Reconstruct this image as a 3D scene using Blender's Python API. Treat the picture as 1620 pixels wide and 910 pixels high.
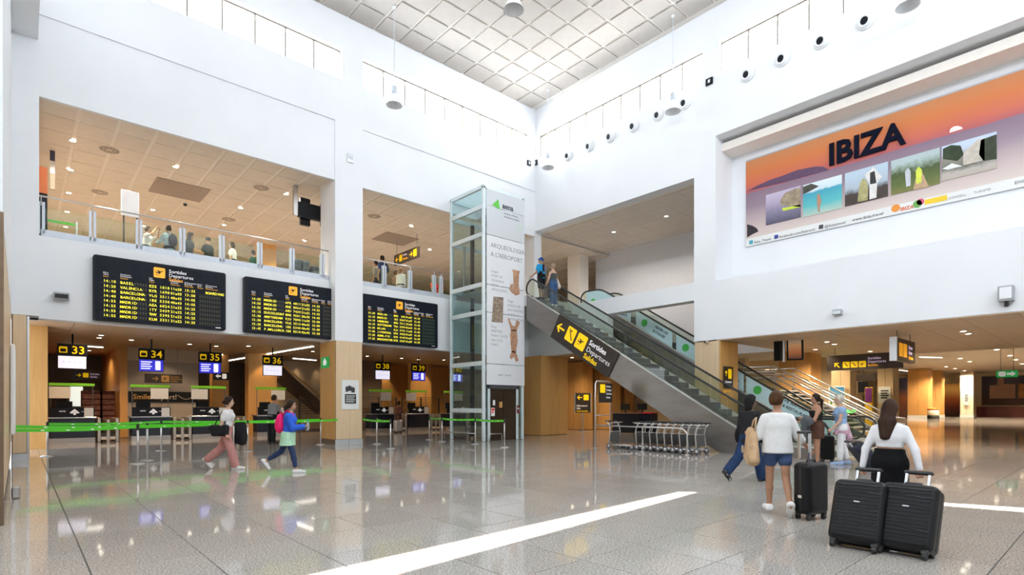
import bpy, math, random
import numpy as np
from mathutils import Vector, Matrix

for _o in list(bpy.data.objects):
    bpy.data.objects.remove(_o)
random.seed(7)
C = bpy.context.scene.collection
PI = math.pi

# ------------------------------------------------------------------ camera
# world: +X runs along the back wall (departure boards), +Y runs along the right wall (escalator)
FPX, YAW, HOR, CAMH = 874.6, math.radians(48.26), 641.5, 1.5
cam = bpy.data.cameras.new('camera')
cam.sensor_width = 36.0
cam.lens = FPX / 1620 * 36.0
cam.shift_y = (HOR - 455) / 1620
cam.clip_end = 400
camo = bpy.data.objects.new('camera', cam)
C.objects.link(camo)
camo.location = (0, 0, CAMH)
camo.rotation_euler = (PI / 2, 0, YAW - PI / 2)
bpy.context.scene.camera = camo

# ------------------------------------------------------------------ light
sc = bpy.context.scene
sc.view_settings.view_transform = 'Standard'
sc.view_settings.look = 'None'
sc.view_settings.gamma = 1.0
sc.view_settings.use_curve_mapping = False
sc.view_settings.exposure = 0.0
sc.cycles.max_bounces = 10
sc.cycles.diffuse_bounces = 5
sc.cycles.glossy_bounces = 4
sc.cycles.transmission_bounces = 6
sc.cycles.transparent_max_bounces = 16
sc.cycles.caustics_reflective = False
sc.cycles.caustics_refractive = False
sc.cycles.sample_clamp_indirect = 6.0

w = bpy.data.worlds.new('sky')
sc.world = w
w.use_nodes = True
w.node_tree.nodes['Background'].inputs[0].default_value = (0.86, 0.93, 1.0, 1)
w.node_tree.nodes['Background'].inputs[1].default_value = 3.0

SUNV = Vector((0.15, 0.45, -1.0)).normalized()
sun = bpy.data.lights.new('sun', 'SUN')
sun.energy = 26
sun.angle = 0.004
sun.color = (1, 0.97, 0.9)
suno = bpy.data.objects.new('sun', sun)
C.objects.link(suno)
suno.rotation_euler = SUNV.to_track_quat('-Z', 'Y').to_euler()
suno.location = (-4, -10, 30)


def area(name, loc, direction, sx, sy, energy, color=(1, 1, 1), spread=180):
    l = bpy.data.lights.new(name, 'AREA')
    l.shape = 'RECTANGLE'
    l.size, l.size_y = sx, sy
    l.energy = energy
    l.color = color
    l.spread = math.radians(spread)
    o = bpy.data.objects.new(name, l)
    C.objects.link(o)
    o.location = loc
    d = Vector(direction)
    o.rotation_euler = d.to_track_quat('-Z', 'Y').to_euler()
    return o


DAY = (0.855, 0.925, 1.0)
WZ0, WZ1 = 13.95, 15.15            # clerestory sill and head
WE, WA = 1430.0, 980.0                         # daylight through each clerestory band
area('clerestory_daylight_back', (9.6, 20.72, 14.55), (0, -1, 0), 19.0, 1.15, WA, DAY)
area('clerestory_daylight_right', (20.17, 6.0, 14.55), (-1, 0, 0), 27.0, 1.15, WA * 1.3, DAY)
area('clerestory_daylight_left', (-4.62, 0.7, 14.55), (1, 0, 0), 16.0, 1.15, WE * 1.2, DAY)
area('clerestory_daylight_front', (7.6, -8.62, 14.55), (0, 1, 0), 22.0, 1.15, WE * 1.3, DAY)


def spot(name, loc, energy, color=(1, 0.78, 0.55), size=150, blend=0.6, rad=0.07):
    l = bpy.data.lights.new(name, 'SPOT')
    l.energy = energy
    l.color = color
    l.spot_size = math.radians(size)
    l.spot_blend = blend
    l.shadow_soft_size = rad
    o = bpy.data.objects.new(name, l)
    C.objects.link(o)
    o.location = loc
    return o


# ------------------------------------------------------------------ pixel helpers (calibrated photograph -> place)
cT, sT = math.cos(YAW), math.sin(YAW)


def ray(px, py):
    u, v = (px - 810) / FPX, (HOR - py) / FPX
    return Vector((cT + u * sT, sT - u * cT, v))


def onZ(px, py, z=0.0):
    r = ray(px, py)
    return Vector((0, 0, CAMH)) + r * ((z - CAMH) / r.z)


def onY(px, py, Y):
    r = ray(px, py)
    return Vector((0, 0, CAMH)) + r * (Y / r.y)


def onX(px, py, X):
    r = ray(px, py)
    return Vector((0, 0, CAMH)) + r * (X / r.x)


def proj(p):
    d = p[0] * cT + p[1] * sT
    return 810 + FPX * (p[0] * sT - p[1] * cT) / max(d, 1e-3), HOR - FPX * (p[2] - CAMH) / max(d, 1e-3), d


# ------------------------------------------------------------------ materials
MATS = {}


def _nt(name):
    m = bpy.data.materials.new(name)
    m.use_nodes = True
    nt = m.node_tree
    return m, nt, nt.nodes['Principled BSDF']


def pm(name, col, rough=0.5, metal=0.0, spec=0.5, emit=None, es=0.0, var=0.0, vscale=8.0, bump=0.0, bscale=60.0,
       rnd=0.0, coat=0.0, stretch=None, col2=None):
    """procedural principled material: colour with noise variation, optional per-object tint and fine relief"""
    if name in MATS:
        return MATS[name]
    m, nt, b = _nt(name)
    N, L = nt.nodes, nt.links
    b.inputs['Base Color'].default_value = (*col, 1)
    b.inputs['Roughness'].default_value = rough
    b.inputs['Metallic'].default_value = metal
    b.inputs['Specular IOR Level'].default_value = spec
    b.inputs['Coat Weight'].default_value = coat
    tc = None
    src = None
    if var > 0 or bump > 0 or col2:
        tc = N.new('ShaderNodeTexCoord')
        mp = N.new('ShaderNodeMapping')
        L.new(tc.outputs['Object'], mp.inputs[0])
        if stretch:
            mp.inputs['Scale'].default_value = stretch
        no = N.new('ShaderNodeTexNoise')
        no.inputs['Scale'].default_value = vscale
        no.inputs['Detail'].default_value = 5
        L.new(mp.outputs[0], no.inputs['Vector'])
        if var > 0 or col2:
            mx = N.new('ShaderNodeMix')
            mx.data_type = 'RGBA'
            c2 = col2 if col2 else tuple(max(0, c * (1 - var)) for c in col)
            c1 = col if col2 else tuple(min(1, c * (1 + var * 0.6)) for c in col)
            mx.inputs[6].default_value = (*c1, 1)
            mx.inputs[7].default_value = (*c2, 1)
            cr = N.new('ShaderNodeMapRange')
            cr.inputs[1].default_value, cr.inputs[2].default_value = 0.35, 0.65
            L.new(no.outputs['Fac'], cr.inputs[0])
            L.new(cr.outputs[0], mx.inputs[0])
            src = mx.outputs[2]
        if bump > 0:
            n2 = N.new('ShaderNodeTexNoise')
            n2.inputs['Scale'].default_value = bscale
            L.new(mp.outputs[0], n2.inputs['Vector'])
            bp = N.new('ShaderNodeBump')
            bp.inputs['Strength'].default_value = bump
            bp.inputs['Distance'].default_value = 0.01
            L.new(n2.outputs['Fac'], bp.inputs['Height'])
            L.new(bp.outputs[0], b.inputs['Normal'])
    if rnd > 0:
        oi = N.new('ShaderNodeObjectInfo')
        mr = N.new('ShaderNodeMapRange')
        mr.inputs[3].default_value, mr.inputs[4].default_value = 1 - rnd, 1 + rnd
        L.new(oi.outputs['Random'], mr.inputs[0])
        hs = N.new('ShaderNodeHueSaturation')
        L.new(mr.outputs[0], hs.inputs['Value'])
        if src:
            L.new(src, hs.inputs['Color'])
        else:
            hs.inputs['Color'].default_value = (*col, 1)
        src = hs.outputs[0]
    if src:
        L.new(src, b.inputs['Base Color'])
    if emit:
        b.inputs['Emission Color'].default_value = (*emit, 1)
        b.inputs['Emission Strength'].default_value = es
    MATS[name] = m
    return m


def glassm(name, tint=(0.9, 0.97, 0.95), refl=0.03, rough=0.02, opac=0.0, ocol=(0.8, 0.85, 0.85), graze=0.12):
    """thin architectural pane: mostly see-through, with a glossy sheen that grows at grazing angles"""
    if name in MATS:
        return MATS[name]
    m = bpy.data.materials.new(name)
    m.use_nodes = True
    nt = m.node_tree
    N, L = nt.nodes, nt.links
    N.clear()
    out = N.new('ShaderNodeOutputMaterial')
    tr = N.new('ShaderNodeBsdfTransparent')
    tr.inputs[0].default_value = (*tint, 1)
    gl = N.new('ShaderNodeBsdfGlossy')
    gl.inputs['Roughness'].default_value = rough
    lw = N.new('ShaderNodeLayerWeight')
    lw.inputs[0].default_value = 0.25
    mu = N.new('ShaderNodeMath')
    mu.operation = 'MULTIPLY_ADD'
    mu.inputs[1].default_value = graze
    mu.inputs[2].default_value = refl
    L.new(lw.outputs['Facing'], mu.inputs[0])
    mx = N.new('ShaderNodeMixShader')
    L.new(mu.outputs[0], mx.inputs[0])
    L.new(tr.outputs[0], mx.inputs[1])
    L.new(gl.outputs[0], mx.inputs[2])
    last = mx.outputs[0]
    if opac > 0:
        df = N.new('ShaderNodeBsdfDiffuse')
        df.inputs[0].default_value = (*ocol, 1)
        m2 = N.new('ShaderNodeMixShader')
        m2.inputs[0].default_value = opac
        L.new(last, m2.inputs[1])
        L.new(df.outputs[0], m2.inputs[2])
        last = m2.outputs[0]
    L.new(last, out.inputs[0])
    MATS[name] = m
    return m


def granite():
    m, nt, b = _nt('polished_granite')
    N, L = nt.nodes, nt.links
    tc = N.new('ShaderNodeTexCoord')
    geo = N.new('ShaderNodeNewGeometry')
    n1 = N.new('ShaderNodeTexNoise')
    n1.inputs['Scale'].default_value = 55
    n1.inputs['Detail'].default_value = 3
    L.new(geo.outputs['Position'], n1.inputs['Vector'])
    r1 = N.new('ShaderNodeValToRGB')
    e = r1.color_ramp.elements
    e[0].position, e[0].color = 0.36, (0.26, 0.236, 0.21, 1)
    e[1].position, e[1].color = 0.66, (0.62, 0.575, 0.525, 1)
    L.new(n1.outputs['Fac'], r1.inputs[0])
    n2 = N.new('ShaderNodeTexNoise')
    n2.inputs['Scale'].default_value = 0.9
    n2.inputs['Detail'].default_value = 2
    L.new(geo.outputs['Position'], n2.inputs['Vector'])
    oi = N.new('ShaderNodeObjectInfo')
    ad = N.new('ShaderNodeMath')
    ad.operation = 'ADD'
    L.new(n2.outputs['Fac'], ad.inputs[0])
    L.new(oi.outputs['Random'], ad.inputs[1])
    mr = N.new('ShaderNodeMapRange')
    mr.inputs[1].default_value, mr.inputs[2].default_value = 0.2, 1.5
    mr.inputs[3].default_value, mr.inputs[4].default_value = 0.93, 1.09
    L.new(ad.outputs[0], mr.inputs[0])
    hs = N.new('ShaderNodeHueSaturation')
    L.new(mr.outputs[0], hs.inputs['Value'])
    L.new(r1.outputs[0], hs.inputs['Color'])
    L.new(hs.outputs[0], b.inputs['Base Color'])
    n3 = N.new('ShaderNodeTexNoise')
    n3.inputs['Scale'].default_value = 2.5
    L.new(geo.outputs['Position'], n3.inputs['Vector'])
    rr = N.new('ShaderNodeMapRange')
    rr.inputs[3].default_value, rr.inputs[4].default_value = 0.035, 0.075
    L.new(n3.outputs['Fac'], rr.inputs[0])
    L.new(rr.outputs[0], b.inputs['Roughness'])
    b.inputs['Specular IOR Level'].default_value = 0.6
    MATS['granite'] = m
    return m


def woodm(name, c1, c2, rough=0.35, rnd=0.05, horizontal=False, spec=0.4):
    """fine straight-grained veneer"""
    m, nt, b = _nt(name)
    N, L = nt.nodes, nt.links
    geo = N.new('ShaderNodeNewGeometry')
    mp = N.new('ShaderNodeMapping')
    mp.inputs['Scale'].default_value = (2.0, 2.0, 40) if horizontal else (30, 30, 0.9)
    L.new(geo.outputs['Position'], mp.inputs[0])
    n1 = N.new('ShaderNodeTexNoise')
    n1.inputs['Scale'].default_value = 1.0
    n1.inputs['Detail'].default_value = 6
    n1.inputs['Distortion'].default_value = 0.6
    L.new(mp.outputs[0], n1.inputs['Vector'])
    r = N.new('ShaderNodeValToRGB')
    e = r.color_ramp.elements
    e[0].position, e[0].color = 0.3, (*c2, 1)
    e[1].position, e[1].color = 0.7, (*c1, 1)
    L.new(n1.outputs['Fac'], r.inputs[0])
    oi = N.new('ShaderNodeObjectInfo')
    mr = N.new('ShaderNodeMapRange')
    mr.inputs[3].default_value, mr.inputs[4].default_value = 1 - rnd, 1 + rnd
    L.new(oi.outputs['Random'], mr.inputs[0])
    hs = N.new('ShaderNodeHueSaturation')
    L.new(mr.outputs[0], hs.inputs['Value'])
    L.new(r.outputs[0], hs.inputs['Color'])
    L.new(hs.outputs[0], b.inputs['Base Color'])
    b.inputs['Roughness'].default_value = rough
    b.inputs['Specular IOR Level'].default_value = spec
    MATS[name] = m
    return m


WHITE = pm('white_plaster', (0.86, 0.87, 0.885), 0.75, var=0.02, vscale=0.6, spec=0.2)
WHITE2 = pm('white_gloss_paint', (0.85, 0.86, 0.87), 0.4)
GRAN = granite()
JOINT = pm('floor_joint', (0.07, 0.065, 0.06), 0.6, var=0.1)
WOOD = woodm('maple_veneer', (0.74, 0.565, 0.365), (0.66, 0.48, 0.29))
WOODO = woodm('honey_veneer', (0.70, 0.40, 0.14), (0.60, 0.32, 0.10))
WOODD = woodm('dark_veneer', (0.085, 0.055, 0.035), (0.055, 0.036, 0.024))
CEILP = pm('ceiling_panel', (0.80, 0.715, 0.62), 0.5, var=0.03, vscale=3, rnd=0.025, spec=0.3)
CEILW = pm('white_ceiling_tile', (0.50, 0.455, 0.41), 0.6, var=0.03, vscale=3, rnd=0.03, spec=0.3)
CEILB = pm('ceiling_strip', (0.90, 0.83, 0.75), 0.5, var=0.02)
CEILD = pm('checkin_ceiling_panel', (0.56, 0.39, 0.24), 0.42, var=0.04, vscale=3, rnd=0.03)
CEILDG = pm('checkin_ceiling_joint', (0.30, 0.19, 0.11), 0.6, var=0.04)
STEEL = pm('brushed_steel', (0.62, 0.62, 0.62), 0.28, 1.0, var=0.05, vscale=20, stretch=(1, 1, 30))
STEELD = pm('truss_steel', (0.27, 0.25, 0.235), 0.36, 0.8, var=0.10, vscale=2.0, stretch=(1, 0.6, 2))
ALU = pm('aluminium', (0.78, 0.79, 0.80), 0.35, 0.9, var=0.03)
GREYM = pm('grey_painted_metal', (0.60, 0.64, 0.70), 0.4, 0.1, var=0.03)
PALEM = pm('pale_green_metal', (0.74, 0.82, 0.83), 0.3, 0.1, var=0.03)
BLACK = pm('black_enamel', (0.008, 0.009, 0.012), 0.4, spec=0.2, var=0.2, vscale=3)
BLACKM = pm('black_matte', (0.02, 0.02, 0.022), 0.6, var=0.2)
RUBBER = pm('black_rubber', (0.025, 0.025, 0.025), 0.5, var=0.2)
NAVY = pm('navy_laminate', (0.012, 0.016, 0.032), 0.3, var=0.1)
GREENB = pm('green_belt', (0.09, 0.62, 0.015), 0.5, var=0.06, vscale=30, emit=None)
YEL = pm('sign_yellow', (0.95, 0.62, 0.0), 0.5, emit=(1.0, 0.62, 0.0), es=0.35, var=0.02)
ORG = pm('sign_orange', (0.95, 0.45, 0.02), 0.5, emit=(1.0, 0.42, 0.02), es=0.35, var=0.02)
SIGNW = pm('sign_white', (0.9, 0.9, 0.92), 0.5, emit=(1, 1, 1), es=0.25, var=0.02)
SIGNB = pm('sign_dark_brown', (0.028, 0.020, 0.016), 0.4, var=0.15)
FLAP = pm('flap_yellow', (0.95, 0.85, 0.05), 0.5, emit=(1.0, 0.88, 0.03), es=0.55, var=0.02)
FLAPDIM = pm('flap_blank', (0.06, 0.055, 0.03), 0.6, var=0.2, vscale=40)
FLAPG = pm('flap_blank_green', (0.025, 0.06, 0.03), 0.6, var=0.2, vscale=40)
LAMP = pm('lamp_lens', (1, 0.95, 0.85), 0.4, emit=(1.0, 0.90, 0.72), es=14.0, var=0.01)
TUBE = pm('lamp_tube', (1, 0.95, 0.9), 0.4, emit=(1.0, 0.93, 0.80), es=7.0, var=0.01)
SCRW = pm('screen_white', (0.8, 0.8, 0.85), 0.3, emit=(0.86, 0.84, 1.0), es=0.85, var=0.03, vscale=12)
SCRB = pm('screen_blue', (0.02, 0.02, 0.3), 0.3, emit=(0.03, 0.03, 0.55), es=1.0, var=0.1)
PAPER = pm('paper_white', (0.82, 0.82, 0.80), 0.7, var=0.03, vscale=20)
GLASS = glassm('clear_glass')
GLASSG = glassm('gallery_glass', (0.90, 0.95, 0.88), 0.002, graze=0.01)
GLASSE = glassm('lift_glass', (0.88, 0.95, 0.95), 0.03, opac=0.02)
GLASSS = glassm('escalator_glass', (0.84, 0.88, 0.84), 0.03)
GLASSF = glassm('clerestory_glass', (0.97, 0.985, 1.0), 0.03)
BANNER = pm('banner_white', (0.83, 0.835, 0.85), 0.7, var=0.02, vscale=2)
BANNERB = pm('banner_pale_blue', (0.52, 0.74, 0.77), 0.6, var=0.03)


# ------------------------------------------------------------------ mesh helpers
class MB:
    def __init__(self):
        self.v, self.f = [], []

    def quad(self, a, b, c, d):
        n = len(self.v)
        self.v += [tuple(a), tuple(b), tuple(c), tuple(d)]
        self.f.append((n, n + 1, n + 2, n + 3))
        return self

    def box(self, x0, x1, y0, y1, z0, z1):
        if x0 > x1: x0, x1 = x1, x0
        if y0 > y1: y0, y1 = y1, y0
        if z0 > z1: z0, z1 = z1, z0
        n = len(self.v)
        self.v += [(x, y, z) for z in (z0, z1) for x, y in ((x0, y0), (x1, y0), (x1, y1), (x0, y1))]
        self.f += [tuple(n + i for i in q) for q in
                   ((3, 2, 1, 0), (4, 5, 6, 7), (0, 1, 5, 4), (1, 2, 6, 5), (2, 3, 7, 6), (3, 0, 4, 7))]
        return self

    def cbox(self, cx, cy, cz, sx, sy, sz):
        return self.box(cx - sx / 2, cx + sx / 2, cy - sy / 2, cy + sy / 2, cz - sz / 2, cz + sz / 2)

    def bbox(self, x0, x1, y0, y1, z0, z1, r=0.02):
        """box with chamfered vertical and horizontal edges"""
        r = min(r, (x1 - x0) * 0.45, (y1 - y0) * 0.45, (z1 - z0) * 0.45)
        n = len(self.v)
        rings = [(z0, r), (z0 + r, 0), (z1 - r, 0), (z1, r)]
        for z, i in rings:
            a0, a1, b0, b1 = x0 + i, x1 - i, y0 + i, y1 - i
            self.v += [(a0 + r, b0, z), (a1 - r, b0, z), (a1, b0 + r, z), (a1, b1 - r, z),
                       (a1 - r, b1, z), (a0 + r, b1, z), (a0, b1 - r, z), (a0, b0 + r, z)]
        for k in range(3):
            for i in range(8):
                j = (i + 1) % 8
                self.f.append((n + k * 8 + i, n + k * 8 + j, n + k * 8 + 8 + j, n + k * 8 + 8 + i))
        self.f.append(tuple(n + i for i in range(7, -1, -1)))
        self.f.append(tuple(n + 24 + i for i in range(8)))
        return self

    def prism(self, pts, ax, a0, a1):
        """extrude polygon pts (2D) along axis ax: 'x' -> (y,z), 'y' -> (x,z), 'z' -> (x,y)"""
        n, k = len(self.v), len(pts)
        for a in (a0, a1):
            for p, q in pts:
                self.v.append({'x': (a, p, q), 'y': (p, a, q), 'z': (p, q, a)}[ax])
        self.f.append(tuple(n + i for i in range(k)))
        self.f.append(tuple(n + k + i for i in range(k - 1, -1, -1)))
        for i in range(k):
            j = (i + 1) % k
            self.f.append((n + j, n + i, n + k + i, n + k + j))
        return self

    def cyl(self, p, q, r, seg=10, r2=None, caps=True):
        p, q = Vector(p), Vector(q)
        r2 = r if r2 is None else r2
        d = (q - p).normalized()
        up = Vector((0, 0, 1)) if abs(d.z) < 0.95 else Vector((1, 0, 0))
        s = d.cross(up).normalized()
        t = d.cross(s)
        n = len(self.v)
        for c, rr in ((p, r), (q, r2)):
            for i in range(seg):
                a = 2 * PI * i / seg
                self.v.append(tuple(c + s * (math.cos(a) * rr) + t * (math.sin(a) * rr)))
        for i in range(seg):
            j = (i + 1) % seg
            self.f.append((n + j, n + i, n + seg + i, n + seg + j))
        if caps:
            self.f.append(tuple(n + i for i in range(seg)))
            self.f.append(tuple(n + seg + i for i in range(seg - 1, -1, -1)))
        return self

    def tube(self, pts, r, seg=8, closed=False):
        pts = [Vector(p) for p in pts]
        n0, k = len(self.v), len(pts)
        prev = None
        for i, p in enumerate(pts):
            a = pts[i - 1] if (i > 0 or closed) else p
            b = pts[(i + 1) % k] if (i < k - 1 or closed) else p
            d = (b - a).normalized()
            if prev is None:
                up = Vector((0, 0, 1)) if abs(d.z) < 0.9 else Vector((1, 0, 0))
                s = d.cross(up).normalized()
            else:
                s = (prev - d * prev.dot(d)).normalized()
            prev = s
            t = d.cross(s)
            rr = r[i] if isinstance(r, (list, tuple)) else r
            for j in range(seg):
                g = 2 * PI * j / seg
                self.v.append(tuple(p + s * (math.cos(g) * rr) + t * (math.sin(g) * rr)))
        for i in range(k if closed else k - 1):
            a, b = n0 + i * seg, n0 + ((i + 1) % k) * seg
            for j in range(seg):
                l = (j + 1) % seg
                self.f.append((a + l, a + j, b + j, b + l))
        if not closed:
            self.f.append(tuple(n0 + j for j in range(seg)))
            self.f.append(tuple(n0 + (k - 1) * seg + j for j in range(seg - 1, -1, -1)))
        return self

    def lathe(self, prof, c=(0, 0, 0), seg=20, ax='z', caps=True):
        n0, k = len(self.v), len(prof)
        for r, h in prof:
            for j in range(seg):
                a = 2 * PI * j / seg
                x, y = r * math.cos(a), r * math.sin(a)
                p = {'z': (x, y, h), 'y': (x, h, y), 'x': (h, x, y)}[ax]
                self.v.append((c[0] + p[0], c[1] + p[1], c[2] + p[2]))
        for i in range(k - 1):
            for j in range(seg):
                l = (j + 1) % seg
                a, b = n0 + i * seg, n0 + (i + 1) * seg
                self.f.append((a + j, a + l, b + l, b + j))
        if caps:
            self.f.append(tuple(n0 + j for j in range(seg - 1, -1, -1)))
            self.f.append(tuple(n0 + (k - 1) * seg + j for j in range(seg)))
        return self

    def add(self, mesh, M):
        n = len(self.v)
        for v in mesh.vertices:
            self.v.append(tuple(M @ v.co))
        for p in mesh.polygons:
            self.f.append(tuple(n + i for i in p.vertices))
        return self

    def mesh(self, name, mat, smooth=False):
        me = bpy.data.meshes.new(name)
        me.from_pydata(self.v, [], self.f)
        me.update()
        if mat:
            me.materials.append(mat)
        if smooth:
            me.polygons.foreach_set('use_smooth', [True] * len(me.polygons))
        return me


ORIG = {}


def link(name, me, parent=None, loc=(0, 0, 0), rot=None):
    o = bpy.data.objects.new(name, me)
    C.objects.link(o)
    o.location = loc
    if rot is not None:
        o.rotation_euler = rot
    if parent is not None:
        o.parent = parent
    return o


def tag(o, label=None, cat=None, group=None, kind=None):
    if label: o['label'] = label
    if cat: o['category'] = cat
    if group: o['group'] = group
    if kind: o['kind'] = kind
    return o


def thing(name, label, cat, loc=(0, 0, 0), rz=0.0, group=None):
    o = link(name, None, None, loc, (0, 0, rz))
    o.empty_display_size = 0.2
    return tag(o, label, cat, group)


def part(name, mb, mat, parent, smooth=False, label=None, world=False, kind=None):
    """one mesh part; world=True: the vertices are in world space and the parent is an unrotated Empty"""
    me = mb.mesh(name, mat, smooth) if isinstance(mb, MB) else mb
    if world:
        p = parent
        off = Vector((0, 0, 0))
        while p is not None:
            off += p.location
            p = p.parent
        o = link(name, me, parent, -off)
    else:
        o = link(name, me, parent)
    return tag(o, label, None, None, kind)


def struct(name, mb, mat, label=None, smooth=False):
    o = link(name, mb.mesh(name, mat, smooth) if isinstance(mb, MB) else mb)
    return tag(o, label, None, None, 'structure')


def solo(name, mb, mat, label, cat, group=None, smooth=False, loc=(0, 0, 0), rot=None, kind=None):
    o = link(name, mb.mesh(name, mat, smooth) if isinstance(mb, MB) else mb, None, loc, rot)
    return tag(o, label, cat, group, kind)


def copy_tree(o, parent=None, loc=None, rz=None, label=None, group=None):
    c = o.copy()
    C.objects.link(c)
    c.parent = parent
    if loc is not None: c.location = loc
    if rz is not None: c.rotation_euler = (0, 0, rz)
    if label: c['label'] = label
    if group: c['group'] = group
    for ch in o.children:
        copy_tree(ch, c)
    return c


# ---- lettering (built-in font, meshed)
TXT = {}


def text_mesh(s, size=1.0, bold=0.0, align='LEFT', res=2, spacing=1.0, line=1.0):
    key = (s, size, bold, align, spacing, line)
    if key in TXT:
        return TXT[key]
    cu = bpy.data.curves.new('lettering', 'FONT')
    cu.body = s
    cu.size = size
    cu.offset = bold
    cu.align_x = align
    cu.resolution_u = res
    cu.space_character = spacing
    cu.space_line = line
    cu.extrude = 0.004
    o = bpy.data.objects.new('lettering', cu)
    me = bpy.data.meshes.new_from_object(o)
    bpy.data.objects.remove(o)
    TXT[key] = me
    return me


def frame(origin, xdir, ydir):
    x, y = Vector(xdir).normalized(), Vector(ydir).normalized()
    z = x.cross(y)
    M = Matrix((x, y, z)).transposed().to_4x4()
    M.translation = Vector(origin)
    return M


def FA(x, y, z):      # surface facing -Y (back wall)
    return frame((x, y, z), (1, 0, 0), (0, 0, 1))


def FB(x, y, z):      # surface facing -X (right wall)
    return frame((x, y, z), (0, -1, 0), (0, 0, 1))


def put(mb, s, M, u, v, size, bold=0.0, align='LEFT', spacing=1.0, line=1.0):
    me = text_mesh(s, size, bold, align, 2, spacing, line)
    mb.add(me, M @ Matrix.Translation((u, v, 0)))
    return mb


def flat(mb, M, pts, t=0.006):
    """polygon with a little thickness on a surface frame"""
    n, k = len(mb.v), len(pts)
    for h in (0, t):
        for p in pts:
            mb.v.append(tuple(M @ Vector((p[0], p[1], h))))
    mb.f.append(tuple(n + k + i for i in range(k)))
    mb.f.append(tuple(n + i for i in range(k - 1, -1, -1)))
    for i in range(k):
        j = (i + 1) % k
        mb.f.append((n + i, n + j, n + k + j, n + k + i))
    return mb


def frect(mb, M, u0, u1, v0, v1, t=0.006):
    return flat(mb, M, [(u0, v0), (u1, v0), (u1, v1), (u0, v1)], t)


def rrect(u0, u1, v0, v1, r=0.05, n=4):
    out = []
    for cx, cy, a0 in ((u1 - r, v1 - r, 0), (u0 + r, v1 - r, 90), (u0 + r, v0 + r, 180), (u1 - r, v0 + r, 270)):
        for i in range(n + 1):
            a = math.radians(a0 + 90 * i / n)
            out.append((cx + r * math.cos(a), cy + r * math.sin(a)))
    return out


def disc(cx, cy, r, n=16):
    return [(cx + r * math.cos(2 * PI * i / n), cy + r * math.sin(2 * PI * i / n)) for i in range(n)]


def plane_icon(mb, M, cx, cy, s, down=False):
    """little departing aeroplane with a runway bar"""
    a = math.radians(-20 if not down else 20)

    def R(p):
        return (cx + s * (p[0] * math.cos(a) - p[1] * math.sin(a)), cy + s * (p[0] * math.sin(a) + p[1] * math.cos(a)))
    a = math.radians(22)
    flat(mb, M, [R(p) for p in ((-0.36, -0.045), (0.3, -0.045), (0.38, 0.0), (0.3, 0.045), (-0.36, 0.045))])
    flat(mb, M, [R(p) for p in ((-0.08, 0.03), (0.12, 0.03), (-0.10, 0.27), (-0.2, 0.27))])
    flat(mb, M, [R(p) for p in ((-0.2, -0.03), (0.1, -0.03), (-0.02, -0.2), (-0.12, -0.2))])
    flat(mb, M, [R(p) for p in ((-0.36, 0.03), (-0.25, 0.03), (-0.36, 0.17), (-0.43, 0.17))])
    flat(mb, M, [(cx - 0.36 * s, cy - 0.38 * s), (cx - 0.05 * s, cy - 0.38 * s), (cx - 0.05 * s, cy - 0.33 * s), (cx - 0.36 * s, cy - 0.33 * s)])
    return mb


def arrow_icon(mb, M, cx, cy, s, deg):
    a = math.radians(deg)

    def R(p):
        return (cx + s * (p[0] * math.cos(a) - p[1] * math.sin(a)), cy + s * (p[0] * math.sin(a) + p[1] * math.cos(a)))
    flat(mb, M, [R(p) for p in ((-0.45, -0.07), (0.3, -0.07), (0.3, 0.07), (-0.45, 0.07))])
    for g in (1, -1):
        q = [R(p) for p in ((0.45, 0.0), (0.27, 0.0), (-0.02, g * 0.29), (0.08, g * 0.39))]
        flat(mb, M, q if g < 0 else q[::-1])
    return mb

# ================================================================== STRUCTURE
YA, YP, XB, ZF, ZG, ZU, ZC = 20.65, 20.1, 19.55, 3.97, 4.25, 6.3, 16.5
PX0, PX1 = 8.95, 10.08           # pier on the back wall
FAR = 95.0

# ---- floor
fl = MB().box(-4.6, 34, -8.6, 42, -0.25, -0.012)
floor = struct('floor', fl, JOINT, 'polished grey granite slab floor of the airport hall')
TS = 0.9
cells = []
i0, i1, j0, j1 = -6, 36, -18, 26
for i in range(i0, i1):
    for j in range(j0, j1):
        x, y = 0.48 + i * TS, 7.15 + j * TS
        px, py, d = proj((x + .45, y + .45, 0))
        seen = d > 1.5 and -60 < px < 1680 and py < 960 and x < 19.5 and y < 21
        cells.append((-(1.0 / max(d, 0.3) ** 3) if seen else 1.0, x, y))
cells.sort()
tile = MB()
g = 0.004
n = 0
tile.v += [(g, g, -0.012), (TS - g, g, -0.012), (TS - g, TS - g, -0.012), (g, TS - g, -0.012)]
tile.v += [(g + .003, g + .003, 0), (TS - g - .003, g + .003, 0), (TS - g - .003, TS - g - .003, 0), (g + .003, TS - g - .003, 0)]
tile.f += [(4, 5, 6, 7), (0, 1, 5, 4), (1, 2, 6, 5), (2, 3, 7, 6), (3, 0, 4, 7)]
tme = tile.mesh('floor_tile', GRAN)
rest = MB()
for k, (s, x, y) in enumerate(cells):
    if k < 300 and s < 0:
        link('floor_tile', tme, floor, (x, y, 0))
    else:
        rest.quad((x + g, y + g, 0), (x + TS - g, y + g, 0), (x + TS - g, y + TS - g, 0), (x + g, y + TS - g, 0))
part('floor_tile_field', rest, GRAN, floor, kind='stuff')
struct('floor_far', MB().box(32.8, FAR + 2, -40, 60, -0.2, 0.0), GRAN, 'distant polished floor beyond the arcade')

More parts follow.
